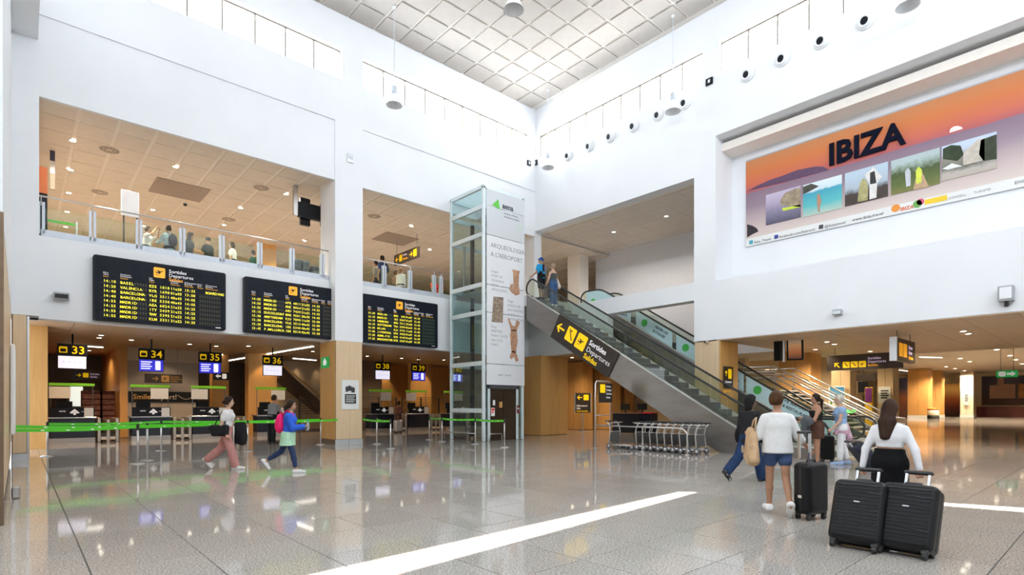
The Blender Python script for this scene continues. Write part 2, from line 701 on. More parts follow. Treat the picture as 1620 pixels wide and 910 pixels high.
# ---- back wall (departure boards)
wb = MB()
wb.box(0.2, 19.6, YA, 21.05, ZF, 6.33)                      # fascia carrying the boards
wb.box(0.2, 19.6, 20.15, 20.28, 10.07, 12.4)                 # band over the gallery opening
wb.box(-0.45, 19.6, YP, 21.05, 12.33, WZ0)                  # upper wall, proud of the band
wb.box(-0.45, 19.6, YP, 20.7, WZ1, ZC)
wb.box(PX0, PX1, YP, 21.45, ZF, 12.33)                      # pier
wb.box(PX0 + .3, PX1, YP, 20.7, WZ0, WZ1)
wb.box(-0.45, 0.42, YP, 21.3, ZF, 12.33)
wb.box(19.12, 19.6, YP, 20.7, WZ0, WZ1)
wall_back = struct('wall_back', wb, WHITE, 'white plaster back wall of the hall with pier and gallery opening')
# ---- right wall
wr = MB()
wr.box(XB, XB + .5, 11.3, 20.2, 10.33, WZ0)
wr.box(XB, XB + .5, 15.6, 20.2, ZF, 6.27)
wr.box(XB, XB + .5, 11.3, 15.6, 5.57, 6.27)                 # bridge beam across the opening
wr.box(XB, XB + .5, 20.2, 21.05, ZF, WZ0)
wr.box(XB, XB + .5, 10.42, 11.3, ZF, WZ0)
wr.box(XB, XB + 1.9, -8.6, 10.42, ZF, 6.19)
wr.box(XB, XB + 1.9, -8.6, 10.42, 11.64, WZ0)
wr.box(20.9, 21.45, -8.6, 10.42, 6.19, 11.64)               # back of the poster recess
wr.box(XB + .5, 21.45, 10.42, 10.8, ZF, 11.64)
wr.box(XB, XB + .5, 19.97, 21.05, WZ0, WZ1)
wr.box(XB, XB + .5, 10.29, 10.94, WZ0, WZ1)
wr.box(XB, XB + .5, -8.6, 21.05, WZ1, ZC)
wall_right = struct('wall_right', wr, WHITE, 'white plaster right wall with deep poster recess and escalator opening')
# ---- left wall and the two walls behind the camera
wl = MB()
wl.box(-0.45, -0.15, 9.4, YP, ZF - .05, ZC)
wl.box(-0.45, 0.395, 9.2, YP, 11.6, ZC)
struct('wall_left', wl, WHITE, 'white left wall seen edge-on above timber cladding')
wl2 = MB()
wl2.box(-4.6, -4.3, -8.6, 9.7, 0, WZ0).box(-4.6, -4.3, -8.6, 9.7, WZ1, ZC).box(-4.6, -0.45, 9.4, 9.7, 0, ZC)
struct('wall_rear', wl2, WHITE, 'white rear wall behind the viewpoint with a clerestory band')
wf = MB()
wf.box(-4.6, 20.05, -8.6, -8.3, 0, WZ0).box(-4.6, 20.05, -8.6, -8.3, WZ1, ZC)
struct('wall_front', wf, WHITE, 'white front wall behind the viewpoint with a clerestory band')
for nm, m in (('window_6', MB().box(-4.46, -4.44, -8.3, 9.4, WZ0, WZ1)), ('window_7', MB().box(-4.3, 19.5, -8.46, -8.44, WZ0, WZ1))):
    struct(nm, m, GLASSF, 'clerestory glazing band high on the wall behind the viewpoint')

# ---- roof: solid but for two made-up slots, shaped to throw sun patches on the floor
OFF = Vector((16.5 * SUNV.x / -SUNV.z, 16.5 * SUNV.y / -SUNV.z))


def roof_zone(mb, x0, x1, y0, y1, hole):
    q = [(p[0] - OFF.x, p[1] - OFF.y) for p in hole]         # counter-clockwise, starting at the low-x low-y corner
    R = [(x0, y0), (x1, y0), (x1, y1), (x0, y1)]
    for z in (ZC, ZC + 0.05):
        for i in range(4):
            j = (i + 1) % 4
            mb.quad((*R[i], z), (*R[j], z), (*q[j], z), (*q[i], z))


rf = MB()  # eaves added past the walls so no sun enters the rear clerestories
roof_zone(rf, -6.3, 7.2, -10.3, 0.0, [(-0.4, 4.03), (8.75, 4.97), (8.57, 5.23), (-0.4, 4.70)])
roof_zone(rf, 7.2, 21.8, -10.3, 0.0, [(10.9, -0.45), (11.55, -0.45), (10.61, 1.99), (10.28, 1.92)])
rf.box(-6.3, 21.8, 0.0, 21.5, ZC, ZC + .2)
ceiling = struct('ceiling', rf, pm('ceiling_grid', (0.80, 0.75, 0.69), 0.6, var=0.02), 'white coffered tile ceiling high over the hall')
S = 1.095
gx = [17.12 + S * k for k in range(-18, 3)]
gy = [17.95 + S * k for k in range(-18, 2)]
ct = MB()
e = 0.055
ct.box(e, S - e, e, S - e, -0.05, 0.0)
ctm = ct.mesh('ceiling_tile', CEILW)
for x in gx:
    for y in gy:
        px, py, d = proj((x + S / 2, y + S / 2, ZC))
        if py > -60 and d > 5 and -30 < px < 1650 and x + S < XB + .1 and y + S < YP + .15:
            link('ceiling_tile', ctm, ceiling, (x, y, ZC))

# ---- clerestory windows: frame, mullions and panes
WF = pm('window_frame', (0.20, 0.16, 0.12), 0.5, 0.2, var=0.04)


def clerestory(name, axis, a0, a1, n, fixed, label):
    w_ = struct(name, MB().box(a0, a1, fixed, fixed + .08, WZ1 - .05, WZ1) if axis == 'x' else MB().box(fixed, fixed + .08, a0, a1, WZ1 - .05, WZ1), WF, label)
    st = (a1 - a0) / n
    mu = MB().box(-.02, .02, 0, .07, WZ0, WZ1) if axis == 'x' else MB().box(0, .07, -.02, .02, WZ0, WZ1)
    mum = mu.mesh('mullion', WF)
    h = st / 2 - .02
    pa = MB().box(-h, h, .03, .04, WZ0, WZ1 - .05) if axis == 'x' else MB().box(.03, .04, -h, h, WZ0, WZ1 - .05)
    pam = pa.mesh('pane', GLASSF)
    for k in range(n + 1):
        a = a0 + st * k
        link('mullion', mum, w_, (a, fixed, 0) if axis == 'x' else (fixed, a, 0))
        if k < n:
            a += st / 2
            link('pane', pam, w_, (a, fixed, 0) if axis == 'x' else (fixed, a, 0))


clerestory('window_1', 'x', -0.1, 9.25, 9, YP + .2, 'clerestory window band over the left departure boards')
clerestory('window_2', 'x', 10.08, 19.12, 9, YP + .2, 'clerestory window band over the lift corner')
clerestory('window_3', 'y', 10.94, 19.97, 9, XB + .2, 'clerestory window band over the escalator opening')
clerestory('window_4', 'y', -8.3, 10.29, 18, XB + .2, 'clerestory window band over the sunset poster')

# ---- timber cladding below the white walls, panel by panel
def panel_row(parent, axis, a0, a1, n, fixed, z0, z1, mat, t=0.03, gap=0.008, name='wood_panel'):
    st = (a1 - a0) / n
    m = MB()
    if axis == 'x':
        m.box(gap, st - gap, -t, 0, z0, z1)
    else:
        m.box(-t, 0, gap, st - gap, z0, z1)
    me = m.mesh(name, mat)
    for k in range(n):
        link(name, me, parent, (a0 + st * k, fixed, 0) if axis == 'x' else (fixed, a0 + st * k, 0))


SKIRT = pm('steel_skirting', (0.66, 0.68, 0.70), 0.35, 0.7, var=0.03)
DARKC = pm('panel_core', (0.16, 0.11, 0.07), 0.7, var=0.1)
pier = struct('wall_pier', MB().box(PX0 + .035, PX1 - .035, YP + .035, 21.55, 0, ZF), DARKC, 'timber clad pier between the departure boards')
panel_row(pier, 'x', PX0 + .03, PX1 - .03, 2, YP + .03, .2, ZF - .005, WOOD, gap=.002)
panel_row(pier, 'y', YP + .06, 21.5, 2, PX0 + .03, .2, ZF - .005, WOODO, gap=.004)
panel_row(pier, 'x', PX0, PX1, 2, YP + .02, 0, .19, SKIRT, name='skirting_plate')
lp = struct('wall_pier_left', MB().box(-0.15, 0.165, YP + .035, 21.3, 0, ZF), DARKC, 'narrow timber clad pier at the left end of the back wall')
panel_row(lp, 'x', -.13, .165, 1, YP + .03, .2, ZF - .005, WOOD)
panel_row(lp, 'x', -.14, .18, 1, YP + .02, 0, .19, SKIRT, name='skirting_plate')
part('corner_trim', MB().box(.17, .22, YP + .1, YA, 0, ZF), STEEL, lp)
ll = struct('wall_left_timber', MB().box(-0.42, -0.19, 9.45, YP, 0, ZF - .06), DARKC, 'timber clad base of the left wall beside the viewpoint')
panel_row(ll, 'y', 9.45, YP, 9, -.155, .2, ZF - .06, WOOD)
part('edge_trim', MB().box(-.44, -.14, 9.36, 9.45, 0, ZF - .06), pm('bronze_trim', (0.2, 0.13, 0.08), 0.35, 0.5, var=0.1), ll)
# corner pier below the lift corner and columns further along
def clad_column(name, x0, x1, y0, y1, z1, nx, ny, mat1, mat2, label, skirt=True):
    c = struct(name, MB().box(x0 + .035, x1 - .035, y0 + .035, y1 - .03, 0, z1), DARKC, label)
    panel_row(c, 'x', x0 + .03, x1 - .03, nx, y0 + .03, .2 if skirt else .02, z1 - .005, mat1, gap=.004)
    panel_row(c, 'y', y0 + .03, y1 - .03, ny, x0 + .03, .2 if skirt else .02, z1 - .005, mat2, gap=.004)
    if skirt:
        panel_row(c, 'x', x0, x1, 1, y0 + .02, 0, .19, SKIRT, name='skirting_plate')
        panel_row(c, 'y', y0, y1, 1, x0 + .02, 0, .19, SKIRT, name='skirting_plate')
    return c


clad_column('wall_pier_corner', 19.2, 21.2, 19.4, 20.9, ZF, 3, 2, WOODO, WOODO, 'honey timber pier in the corner behind the lift', False)
clad_column('wall_pier_right', XB, 21.0, 10.24, 11.3, ZF - .04, 2, 1, WOODO, WOOD, 'timber clad pier behind the escalator carrying the white wall', False)

# ---- check-in hall behind the back wall
struct('floor_gallery', MB().box(-0.15, 40, 21.05, 42, ZG + .06, ZU), pm('gallery_floor', (0.80, 0.74, 0.66), 0.3, var=0.05), 'gallery floor slab above the check-in desks')


def panel_ceiling(name, x0, x1, y0, y1, z, sx, sy, mat, back, label, gap=0.02, strip=None, ygap=0.006):
    c = struct(name, MB().box(x0, x1, y0, y1, z + .012, z + .05), back, label)
    p = MB().box(gap, sx - (strip or gap), ygap, sy - ygap, -.012, .012)
    me = p.mesh('ceiling_panel', mat)
    rest, cnt = MB(), 0
    cand = []
    for i in range(int(round((x1 - x0) / sx))):
        for j in range(int(round((y1 - y0) / sy))):
            x, y = x0 + i * sx, y0 + j * sy
            q, r, d = proj((x + sx / 2, y + sy / 2, z))
            cand.append((d if (-40 < q < 1660 and d > 2) else 900 + d, x, y))
    cand.sort()
    for k, (d, x, y) in enumerate(cand):
        if k < 200 and d < 900:
            link('ceiling_panel', me, c, (x, y, z))
        else:
            rest.box(x + gap, x + sx - (strip or gap), y + ygap, y + sy - ygap, z - .012, z + .012)
    if rest.v:
        part('ceiling_panel_field', rest, mat, c, kind='stuff')
    return c


panel_ceiling('ceiling_checkin', 0.2, 21.8, 20.9, 38.9, ZG, 1.2, 1.2, CEILD, CEILDG, 'brown panel ceiling over the check-in desks', .008)
panel_ceiling('ceiling_gallery', 0.42, 39.62, 20.28, 41.5, 10.2, 0.98, 1.2, CEILP, CEILB, 'pale timber panel ceiling of the upper gallery', .006, .11, .012)
ZR = 3.95
panel_ceiling('ceiling_arcade', XB + .02, XB + 12.02, -10, 10.4, ZR, 1.2, 1.2, pm('arcade_ceiling_panel', (.70, .53, .37), .45, var=.04, vscale=3, rnd=.03), pm('arcade_joint', (0.5, 0.38, 0.27), .6, var=.05), 'pale panel ceiling of the arcade under the right wall', .008)
struct('ceiling_gallery_soffit', MB().box(0.42, 39, 20.28, 42, 10.3, 10.6), CEILB, 'slab over the upper gallery')
# rooms behind
wk = MB()
wk.box(3.8, 6.75, 31.3, 31.6, 0, ZG)
struct('wall_checkin_grey', wk, pm('grey_panel', (0.36, 0.315, 0.27), 0.5, var=0.06, vscale=1.2), 'grey panelled wall behind the check-in desks')
struct('wall_checkin_band', MB().box(3.79, 6.76, 31.27, 31.31, 3.62, ZG), pm('beige_band', (0.52, 0.44, 0.35), 0.5, var=0.04), 'beige band along the top of the grey wall')
struct('wall_checkin_side', MB().box(3.5, 3.8, 31.3, 38.6, 0, ZG), WOODO, 'honey timber side wall beside the check-in back office')
struct('wall_checkin_left', MB().box(0.2, 0.75, 25, 38.6, 0, ZG), WOODO, 'honey timber wall at the left of the check-in hall')
struct('wall_checkin_rear', MB().box(-.2, 22, 38.6, 38.9, 0, ZG), WOODD, 'dark rear wall of the check-in hall')
struct('wall_checkin_centre', MB().box(15.2, 17.05, 31.4, 31.7, 0, ZG), pm('brown_panel', (0.16, 0.115, 0.085), 0.5, var=0.06), 'brown panelled wall behind the middle check-in desks')
struct('wall_checkin_beige', MB().box(11.3, 15.2, 34.6, 34.9, 0, ZG), pm('beige_wall', (0.62, 0.50, 0.35), 0.6, var=0.03), 'beige wall behind the stair with light scallops')
struct('wall_checkin_orange', MB().box(17.0, 24, 33.6, 33.9, 0, ZG), WOODO, 'honey timber rear wall behind the desks by the lift')
struct('wall_checkin_panel', MB().box(19.0, 20.6, 31.2, 31.5, 0, ZG), WOODO, 'bright honey timber panel between the check-in desks')
struct('wall_checkin_column', MB().box(8.92, 10.36, 30.6, 31.2, 0, ZG), WOODO, 'broad honey timber column behind the third desk')
struct('wall_checkin_column_thin', MB().box(7.7, 8.5, 32.6, 33.2, 0, ZG), WOODO, 'slim honey timber column beside the grey wall')
# gallery rear walls
struct('wall_gallery_rear', MB().box(-.2, 40, 41.5, 42, ZU, 10.2), pm('cream_wall', (0.86, 0.76, 0.62), 0.6, var=0.02), 'cream rear wall of the upper gallery')
struct('wall_gallery_left', MB().box(-.3, .42, 21.3, 41.5, ZU, 10.2), pm('beige_plaster', (0.62, 0.52, 0.42), 0.6, var=0.03), 'beige side wall at the left of the gallery')
# ---- void behind the escalator opening
vw = MB()
vw.box(25.7, 26.0, -1.0, 21.3, ZF, 11)
struct('wall_void', vw, pm('lilac_white', (0.80, 0.80, 0.83), 0.7, var=0.02), 'plain white wall behind the second escalator')
struct('ceiling_void', MB().box(XB + .5, 26, 10.8, 21.05, 10.42, 10.6), CEILB, 'flat ceiling slab over the escalator opening')
p_ = panel_ceiling('ceiling_void_panel', XB + .9, XB + .9 + 4.8, 11.4, 20.1 + .9, 10.40, 1.2, 1.2, CEILP, CEILB, 'beige panel ceiling over the escalator opening', .008)
struct('floor_upper_arcade', MB().box(XB + .5, 34, -8, 10.3, ZG + .06, ZU), WHITE, 'upper floor slab over the arcade')
struct('floor_landing', MB().box(16.55, XB, 17.55, YA, 5.85, ZU - .002), pm('landing_slab', (0.6, 0.6, 0.6), 0.5, var=0.03), 'upper landing at the head of the escalator')
struct('floor_landing_void', MB().box(XB + .5, 40, 17.0, 21.05, 5.6, ZU), WHITE, 'upper landing behind the right wall')

struct('wall_gallery_pillar', MB().box(24, 24.8, 21.1, 22.0, ZU, 10.2), CEILB, 'pale pillar standing behind the escalator opening')
struct('wall_gallery_dark', MB().box(33, 33.3, 21, 41.5, ZU + 1.5, 9.3), WOODD, 'dark bulkhead far behind the escalator opening')
struct('wall_gallery_low', MB().box(32.9, 33.4, 21, 41.5, ZU, ZU + 1.5), WOODO, 'honey timber counter front far behind the escalator opening')

# ================================================================== DISTANT ARCADE ON THE RIGHT
BEIGE = pm('warm_beige', (0.74, 0.58, 0.38), 0.5, var=0.03)
CREAM = pm('cream_paint', (0.84, 0.74, 0.58), 0.6, var=0.02)
struct('ceiling_concourse', MB().box(31.6, FAR + 1, -40, 60, 5.75, 6.0), CEILP, 'pale panel ceiling of the far concourse')
struct('wall_concourse_end', MB().box(FAR, FAR + .4, -40, 60, 0, 5.75), CREAM, 'cream end wall far down the concourse')
struct('wall_concourse_shop', MB().box(46, 46.4, 13.2, 60, 0, 5.75), BEIGE, 'warm beige shop wall behind the stairs')
struct('wall_concourse_side', MB().box(46.4, FAR, 33, 33.4, 0, 5.75), BEIGE, 'beige side wall of the far concourse')
struct('wall_concourse_near', MB().box(XB + .5, FAR, -10.4, -10, 0, 5.75), CREAM, 'cream wall closing the concourse on the right')
struct('wall_upper_far', MB().box(31.57, 31.77, -10, 10.4, ZR, 5.76), CEILB, 'bulkhead where the arcade ceiling steps up')
struct('wall_checkin_east', MB().box(40, 40.3, 21, 42, 0, 10), CREAM, 'cream wall closing the check-in hall on the right')
struct('wall_checkin_beyond', MB().box(22, 40, 41.6, 41.9, 0, ZG), BEIGE, 'beige wall far behind the check-in hall')
struct('ceiling_checkin_far', MB().box(21.8, 40, 20.9, 42, ZG, ZG + .05), CEILD, 'brown ceiling continuing past the corner')
struct('ceiling_under_landing', MB().box(XB + .5, 33, 16.8, 20.9, ZF + .2, ZF + .3), CEILD, 'brown ceiling under the upper landing')
struct('ceiling_rear_arcade', MB().box(26.0, 33, 10.4, 16.8, ZF + .2, ZF + .3), CEILP, 'pale ceiling behind the second escalator')
struct('wall_under_stair', MB().box(30.5, 31, 14.5, 60, 0, 5.7), BEIGE, 'beige shop front seen under the escalator')


struct('ceiling_sun_block', MB().box(XB + .5, 50, -11, 43, 11.2, 11.5), CEILB, 'roof slab over the upper floors beside the hall')  # added to stop sun leaking in over the upper floors
struct('wall_sky_block_east', MB().box(34, 34.3, -11, 21, ZU - .6, 11.2), WHITE, 'white wall closing the upper floor over the arcade')  # added along with the slab, shuts out the open sky
struct('wall_sky_block_south', MB().box(XB + .5, 34.3, -10.4, -10, ZG, 11.2), WHITE, 'white wall closing the upper floor on the right')  # added likewise, closes this end against sky light


def col_px(px0, px1, X, dep, z1, mat, label, skirt=True):
    a, b = onX(px0, 600, X), onX(px1, 600, X)
    c = struct('wall_column', MB().box(X + .03, X + dep, b.y + .03, a.y - .03, 0, z1), DARKC, label)
    panel_row(c, 'y', b.y, a.y, 2, X + .03, .35 if skirt else .02, z1 - .01, mat, gap=.01)
    panel_row(c, 'x', X + .01, X + dep, 2, b.y + .03, .35 if skirt else .02, z1 - .01, mat, gap=.01)
    if skirt:
        part('skirting_plate', MB().box(X - .03, X + dep, b.y - .03, a.y + .03, 0, .34), WHITE2, c)
    return c


col_px(1232, 1282, 27.2, 1.3, ZF + .6, WOODO, 'brown timber column behind the stair handrails', False)
col_px(1315, 1345, 43, 1.4, 5.74, WOOD, 'timber column carrying a blue poster behind the stairs')
col_px(1388, 1413, 43, 1.4, 5.74, WOOD, 'timber column carrying a white notice')
col_px(1436, 1468, 78, 2.2, 5.74, WOODO, 'broad orange timber column far down the concourse')
col_px(1471, 1489, 84, 1.8, 5.74, WOODO, 'narrower orange timber column far down the concourse')
col_px(1519, 1540, 88, 1.8, 5.74, CREAM, 'cream column far down the concourse')

# big photographic murals on the end wall
def ramp_mat(name, stops, axis=1, emit=0.0, noise=0.0, nscale=6.0):
    m, nt, b = _nt(name)
    N, L = nt.nodes, nt.links
    tc = N.new('ShaderNodeTexCoord')
    sx = N.new('ShaderNodeSeparateXYZ')
    L.new(tc.outputs['Generated'], sx.inputs[0])
    src = sx.outputs[axis]
    if noise:
        no = N.new('ShaderNodeTexNoise')
        no.inputs['Scale'].default_value = nscale
        L.new(tc.outputs['Generated'], no.inputs['Vector'])
        ma = N.new('ShaderNodeMath')
        ma.operation = 'MULTIPLY_ADD'
        ma.inputs[1].default_value = noise
        L.new(no.outputs['Fac'], ma.inputs[0])
        L.new(src, ma.inputs[2])
        src = ma.outputs[0]
    r = N.new('ShaderNodeValToRGB')
    el = r.color_ramp.elements
    while len(el) < len(stops):
        el.new(0.5)
    for e_, (p, c) in zip(el, stops):
        e_.position, e_.color = p, (*c, 1)
    L.new(src, r.inputs[0])
    L.new(r.outputs[0], b.inputs['Base Color'])
    b.inputs['Roughness'].default_value = 0.5
    if emit:
        L.new(r.outputs[0], b.inputs['Emission Color'])
        b.inputs['Emission Strength'].default_value = emit
    MATS[name] = m
    return m


a, b = onX(1553, 604, FAR - .1), onX(1660, 642, FAR - .1)
mural = thing('wall_mural', 'dark night-time castle mural on the far end wall', 'mural', (FAR - .1, (a.y + b.y) / 2, 1.4))
part('canvas', MB().box(FAR - .1, FAR, b.y, a.y, 1.5, 5.3), ramp_mat('mural_night', [(0, (.04, .012, .008)), (.2, (.03, .012, .012)), (.5, (.012, .012, .03)), (1, (.006, .008, .03))], 2), mural, world=True)
mm = MB()
M = FB(FAR - .12, a.y, 1.5)
flat(mm, M, [(.8, .9), (3.3, .9), (3.3, 2.7), (2.2, 2.75), (2.2, 3.4), (1.9, 3.7), (1.6, 3.4), (1.6, 2.65), (.8, 2.6)], .02)
part('painted_castle', mm, pm('castle_pink', (.55, .34, .28), .6, var=.1, vscale=1), mural, world=True)
mm = MB()
flat(mm, M, [(3.6, .9), (11, .9), (10, 1.7), (7.5, 1.4), (6.3, 2.2), (5, 2.4), (3.6, 2.8)], .02)
part('painted_wall', mm, pm('castle_amber', (.42, .20, .06), .6, var=.5, vscale=.8), mural, world=True)
solo('mural_bench', MB().box(FAR - 1.2, FAR - .2, b.y, a.y + 1, 0, 1.35), pm('dark_red_counter', (.10, .02, .015), .4, var=.1), 'dark red counter running under the castle mural', 'counter')
a, b = onX(1492, 605, FAR - .1), onX(1518, 640, FAR - .1)
solo('sunset_mural', MB().box(FAR - .2, FAR - .1, b.y, a.y, 0, 4.4), ramp_mat('mural_sunset', [(0, (.02, .008, .005)), (.3, (.12, .02, .01)), (.55, (.45, .10, .02)), (.85, (.95, .5, .12)), (1, (.7, .3, .05))], 2, .2), 'orange sunset mural between the far columns', 'mural')
a, b = onX(1418, 605, 74), onX(1435, 640, 74)
solo('dark_mural', MB().box(74, 74.1, b.y, a.y, 0, 4.6), ramp_mat('mural_rock', [(0, (.02, .01, .01)), (.35, (.10, .03, .015)), (.6, (.25, .08, .03)), (.8, (.03, .03, .06)), (1, (.02, .02, .06))], 2, noise=.15), 'dark rocky coast mural behind the far columns', 'mural')
# notices on columns
def notice(px0, px1, py0, py1, X, mat, label, name='notice_board', cat='poster', ink=True, inkm=None):
    a, b = onX(px0, py0, X), onX(px1, py1, X)
    t = thing(name, label, cat, (X, (a.y + b.y) / 2, b.z))
    part('backing', MB().box(X - .04, X, b.y, a.y, b.z, a.z), mat, t, world=True)
    if ink:
        m = MB()
        M = FB(X - .042, a.y, b.z)
        w_, h_ = a.y - b.y, a.z - b.z
        for k in range(4):
            frect(m, M, w_ * .2, w_ * (.85 - .1 * (k % 2)), h_ * (.70 - .14 * k), h_ * (.78 - .14 * k))
        part('print', m, inkm or BLACKM, t, world=True)
    return t


notice(1311, 1337, 611, 650, 42.9, WHITE2, 'poster with blue sky on the column behind the stairs', 'wall_poster', 'poster', False)
a, b = onX(1313, 613, 42.84), onX(1335, 632, 42.84)
solo('poster_print', MB().box(42.83, 42.85, b.y, a.y, b.z, a.z), ramp_mat('blue_print', [(0, (.25, .5, .7)), (1, (.02, .22, .5))], 2, .15), 'bright blue print inside the white poster frame', 'print')
notice(1390, 1409, 612, 638, 42.9, WHITE2, 'white notice with grey print on the timber column', 'wall_notice')
notice(1525, 1533, 620, 641, 87.9, WHITE2, 'small dark notice on the cream column', 'column_notice')
# purple and yellow totem
a, b = onX(1368, 613, 40), onX(1380, 667, 40)
t = thing('advert_totem', 'tall yellow totem with a purple panel beyond the stairs', 'totem', (40, (a.y + b.y) / 2, 0))
part('body', MB().bbox(40, 40.3, b.y, a.y, 0, a.z, .03), pm('totem_yellow', (.85, .55, .02), .5, var=.04), t, world=True)
pu = part('panel', MB().box(39.97, 40.0, b.y + .03, a.y - .03, 1.7, 2.6), pm('totem_purple', (.12, .015, .16), .5, var=.05), t, world=True)
a = onX(1466, 643, 76)
t = thing('litter_bin', 'pale bin with an orange lid beside the orange column', 'bin', (76, a.y - .6, 0))
part('body', MB().lathe([(.5, .02), (.55, 1.0)], seg=16), CREAM, t, True)
part('lid', MB().lathe([(.58, 1.0), (.56, 1.15), (.2, 1.2)], seg=16), pm('bin_orange', (.8, .25, .03), .5, var=.05), t, True)
part('base', MB().lathe([(.56, .0), (.56, .4)], seg=16), BLACKM, t, True)
# green planter / lit shop counter behind the stairs
a = onX(1285, 640, 40)
t = thing('shop_counter', 'lit green shop counter seen behind the stair handrails', 'counter', (40, a.y, 0))
part('body', MB().box(40, 41, a.y - 2.6, a.y + 2, 0, 1.0), WOODD, t, world=True)
part('glow_strip', MB().box(39.96, 40.0, a.y - 2.6, a.y + .4, 1.02, 1.22), pm('green_neon', (.1, .8, .1), .4, emit=(.1, .9, .1), es=2.5, var=.02), t, world=True)
lf = MB()
for k in range(60):
    c = Vector((40.4 + random.random() * .4, a.y - 2.2 + random.random() * 4.0, 1.0 + random.random() * .75))
    d = Vector((random.uniform(-1, 1), random.uniform(-1, 1), random.uniform(.2, 1))).normalized() * .3
    s_ = Vector((-d.y, d.x, 0)).normalized() * .07
    lf.quad(c, c + d * .5 + s_, c + d, c + d * .5 - s_)
part('planting', lf, pm('leaf_green', (.10, .26, .03), .5, var=.2), t, world=True, kind='stuff')

# ================================================================== CEILING FIXTURES
dl = MB().lathe([(.085, 0), (.085, -.012), (.115, -.016), (.12, 0)], seg=18, caps=False)
dlr = dl.mesh('rim', WHITE2, True)
dll = MB().lathe([(.001, -.008), (.086, -.008)], seg=18, caps=False).mesh('lens', LAMP)
GZ = 10.2 - .014
zones = [
    (GZ, 'gallery downlights', 700, (1, .90, .78), 'in the gallery ceiling', [
        ((115, 222.5), 'nearest of the five downlights in a line at the left end of the gallery ceiling'), ((112, 268.8), 'second of the five downlights in a line at the left end of the gallery ceiling'),
        ((108.7, 305), 'third of the five downlights in a line at the left end of the gallery ceiling'), ((106, 335), 'fourth of the five downlights, seen through the left glass pane'),
        ((103.7, 358.8), 'farthest of the five downlights, seen low through the left glass pane'), ((278, 263.8), 'gallery downlight just in front of the left air grille'),
        ((242, 332), 'gallery downlight between the display panel and the dome camera'), ((227.6, 357.6), 'gallery downlight seen through the glass behind the person raising both arms'),
        ((381, 329), 'gallery downlight between the swirl vents left of the hanging screens'), ((354.5, 355.8), 'gallery downlight just behind the far swirl vent over the cap wearer'),
        ((452.5, 307), 'gallery downlight just left of the hanging black screens'), ((482, 381), 'gallery downlight above the stacked security trays'),
        ((651, 357.6), 'gallery downlight in front of the right air grille'), ((680, 395), 'gallery downlight behind the hanging arrow sign beside the lift')]),
    (10.386, 'escalator void downlights', 260, (1, .88, .74), 'over the escalator opening', [
        ((900, 387), 'left of three downlights in the ceiling over the escalator opening'), ((971, 367), 'middle of three downlights in the ceiling over the escalator opening'), ((1054, 342), 'right of three downlights in the ceiling over the escalator opening')]),
    (ZG - .014, 'check-in downlights', 150, (1, .70, .42), 'check-in', [
        ((160, 530.5), 'front one of the close pair of downlights under the first departure board'), ((157, 534.5), 'rear one of the close pair of downlights under the first departure board'),
        ((208, 538), 'check-in downlight right of the leftmost desk sign'), ((300, 544.6), 'check-in downlight left of the third desk sign from the left'), ((342, 547.5), 'check-in downlight touching the rod of the third desk sign'),
        ((393, 547.5), 'check-in downlight midway between the third and fourth desk signs'), ((141, 554.5), 'small check-in downlight beside the number of the leftmost desk sign'), ((495, 556), 'check-in downlight under the slanting linear light by the pier'),
        ((463, 572), 'check-in downlight on the ceiling before the beige stair wall'), ((581, 563.5), 'check-in downlight just right of the timber pier'), ((635.5, 567), 'check-in downlight between the two desk signs right of the pier'),
        ((662, 569), 'check-in downlight at the rod of the sign nearest the lift'), ((702, 569.5), 'check-in downlight close to the left edge of the lift'), ((618, 580), 'dim check-in downlight behind the first desk sign right of the pier'),
        ((735, 575), 'check-in downlight seen through the lift glass'), ((290, 561), 'dim check-in downlight over the slogan wall'), ((420, 567), 'dim check-in downlight beside the last desk sign before the pier')]),
    (ZR - .014, 'arcade downlights', 430, (1, .80, .58), 'arcade', [
        ((1308, 541), 'left one of the close pair of arcade downlights above the long brown sign'), ((1320, 544.5), 'right one of the close pair of arcade downlights above the long brown sign'),
        ((1377, 556), 'arcade downlight just above the lettering of the long brown sign'), ((1524, 524), 'left one of the close pair of arcade downlights right of the box sign'),
        ((1532, 528), 'right one of the close pair of arcade downlights right of the box sign'), ((1290, 553), 'arcade downlight between the hanging monitors and the long sign')]),
    (ZF + .19, 'rear arcade downlights', 220, (1, .76, .48), 'rear', [  # invented lamps, added to brighten the columns under the escalator
        ((905, 566), 'downlight in the ceiling between the honey columns behind the lift'), ((930, 568), 'downlight behind the freestanding sign under the escalator'), ((960, 563), 'downlight above the dark counters behind the carts')]),
    (5.735, 'concourse downlights', 3000, (1, .78, .52), 'concourse', [
        ((1577, 553.5), 'concourse downlight nearest the right wall edge, above the green exit sign'), ((1598, 563), 'first of three concourse downlights stepping down at the right edge'), ((1607, 569.5), 'second of three concourse downlights stepping down at the right edge'),
        ((1617, 576), 'third of three concourse downlights stepping down at the right edge'), ((1519, 567.5), 'left concourse downlight of the middle pair above the cream column'), ((1534, 572.5), 'right concourse downlight of the middle pair above the cream column'),
        ((1497, 580.5), 'leftmost of three small concourse downlights over the sunset mural'), ((1511, 583.5), 'middle of three small concourse downlights over the sunset mural'), ((1526, 587), 'rightmost of three small concourse downlights beside the cream column'),
        (Vector((41.5, 15.5, 5.735)), 'concourse downlight over the timber column with the blue poster'), (Vector((40.0, 19.5, 5.735)), 'concourse downlight over the green lit shop counter'), (Vector((38.0, 12.0, 5.735)), 'concourse downlight over the yellow totem beyond the stairs')]),  # made-up lamps, added to light the dim shop wall behind the stairs
]
first = None
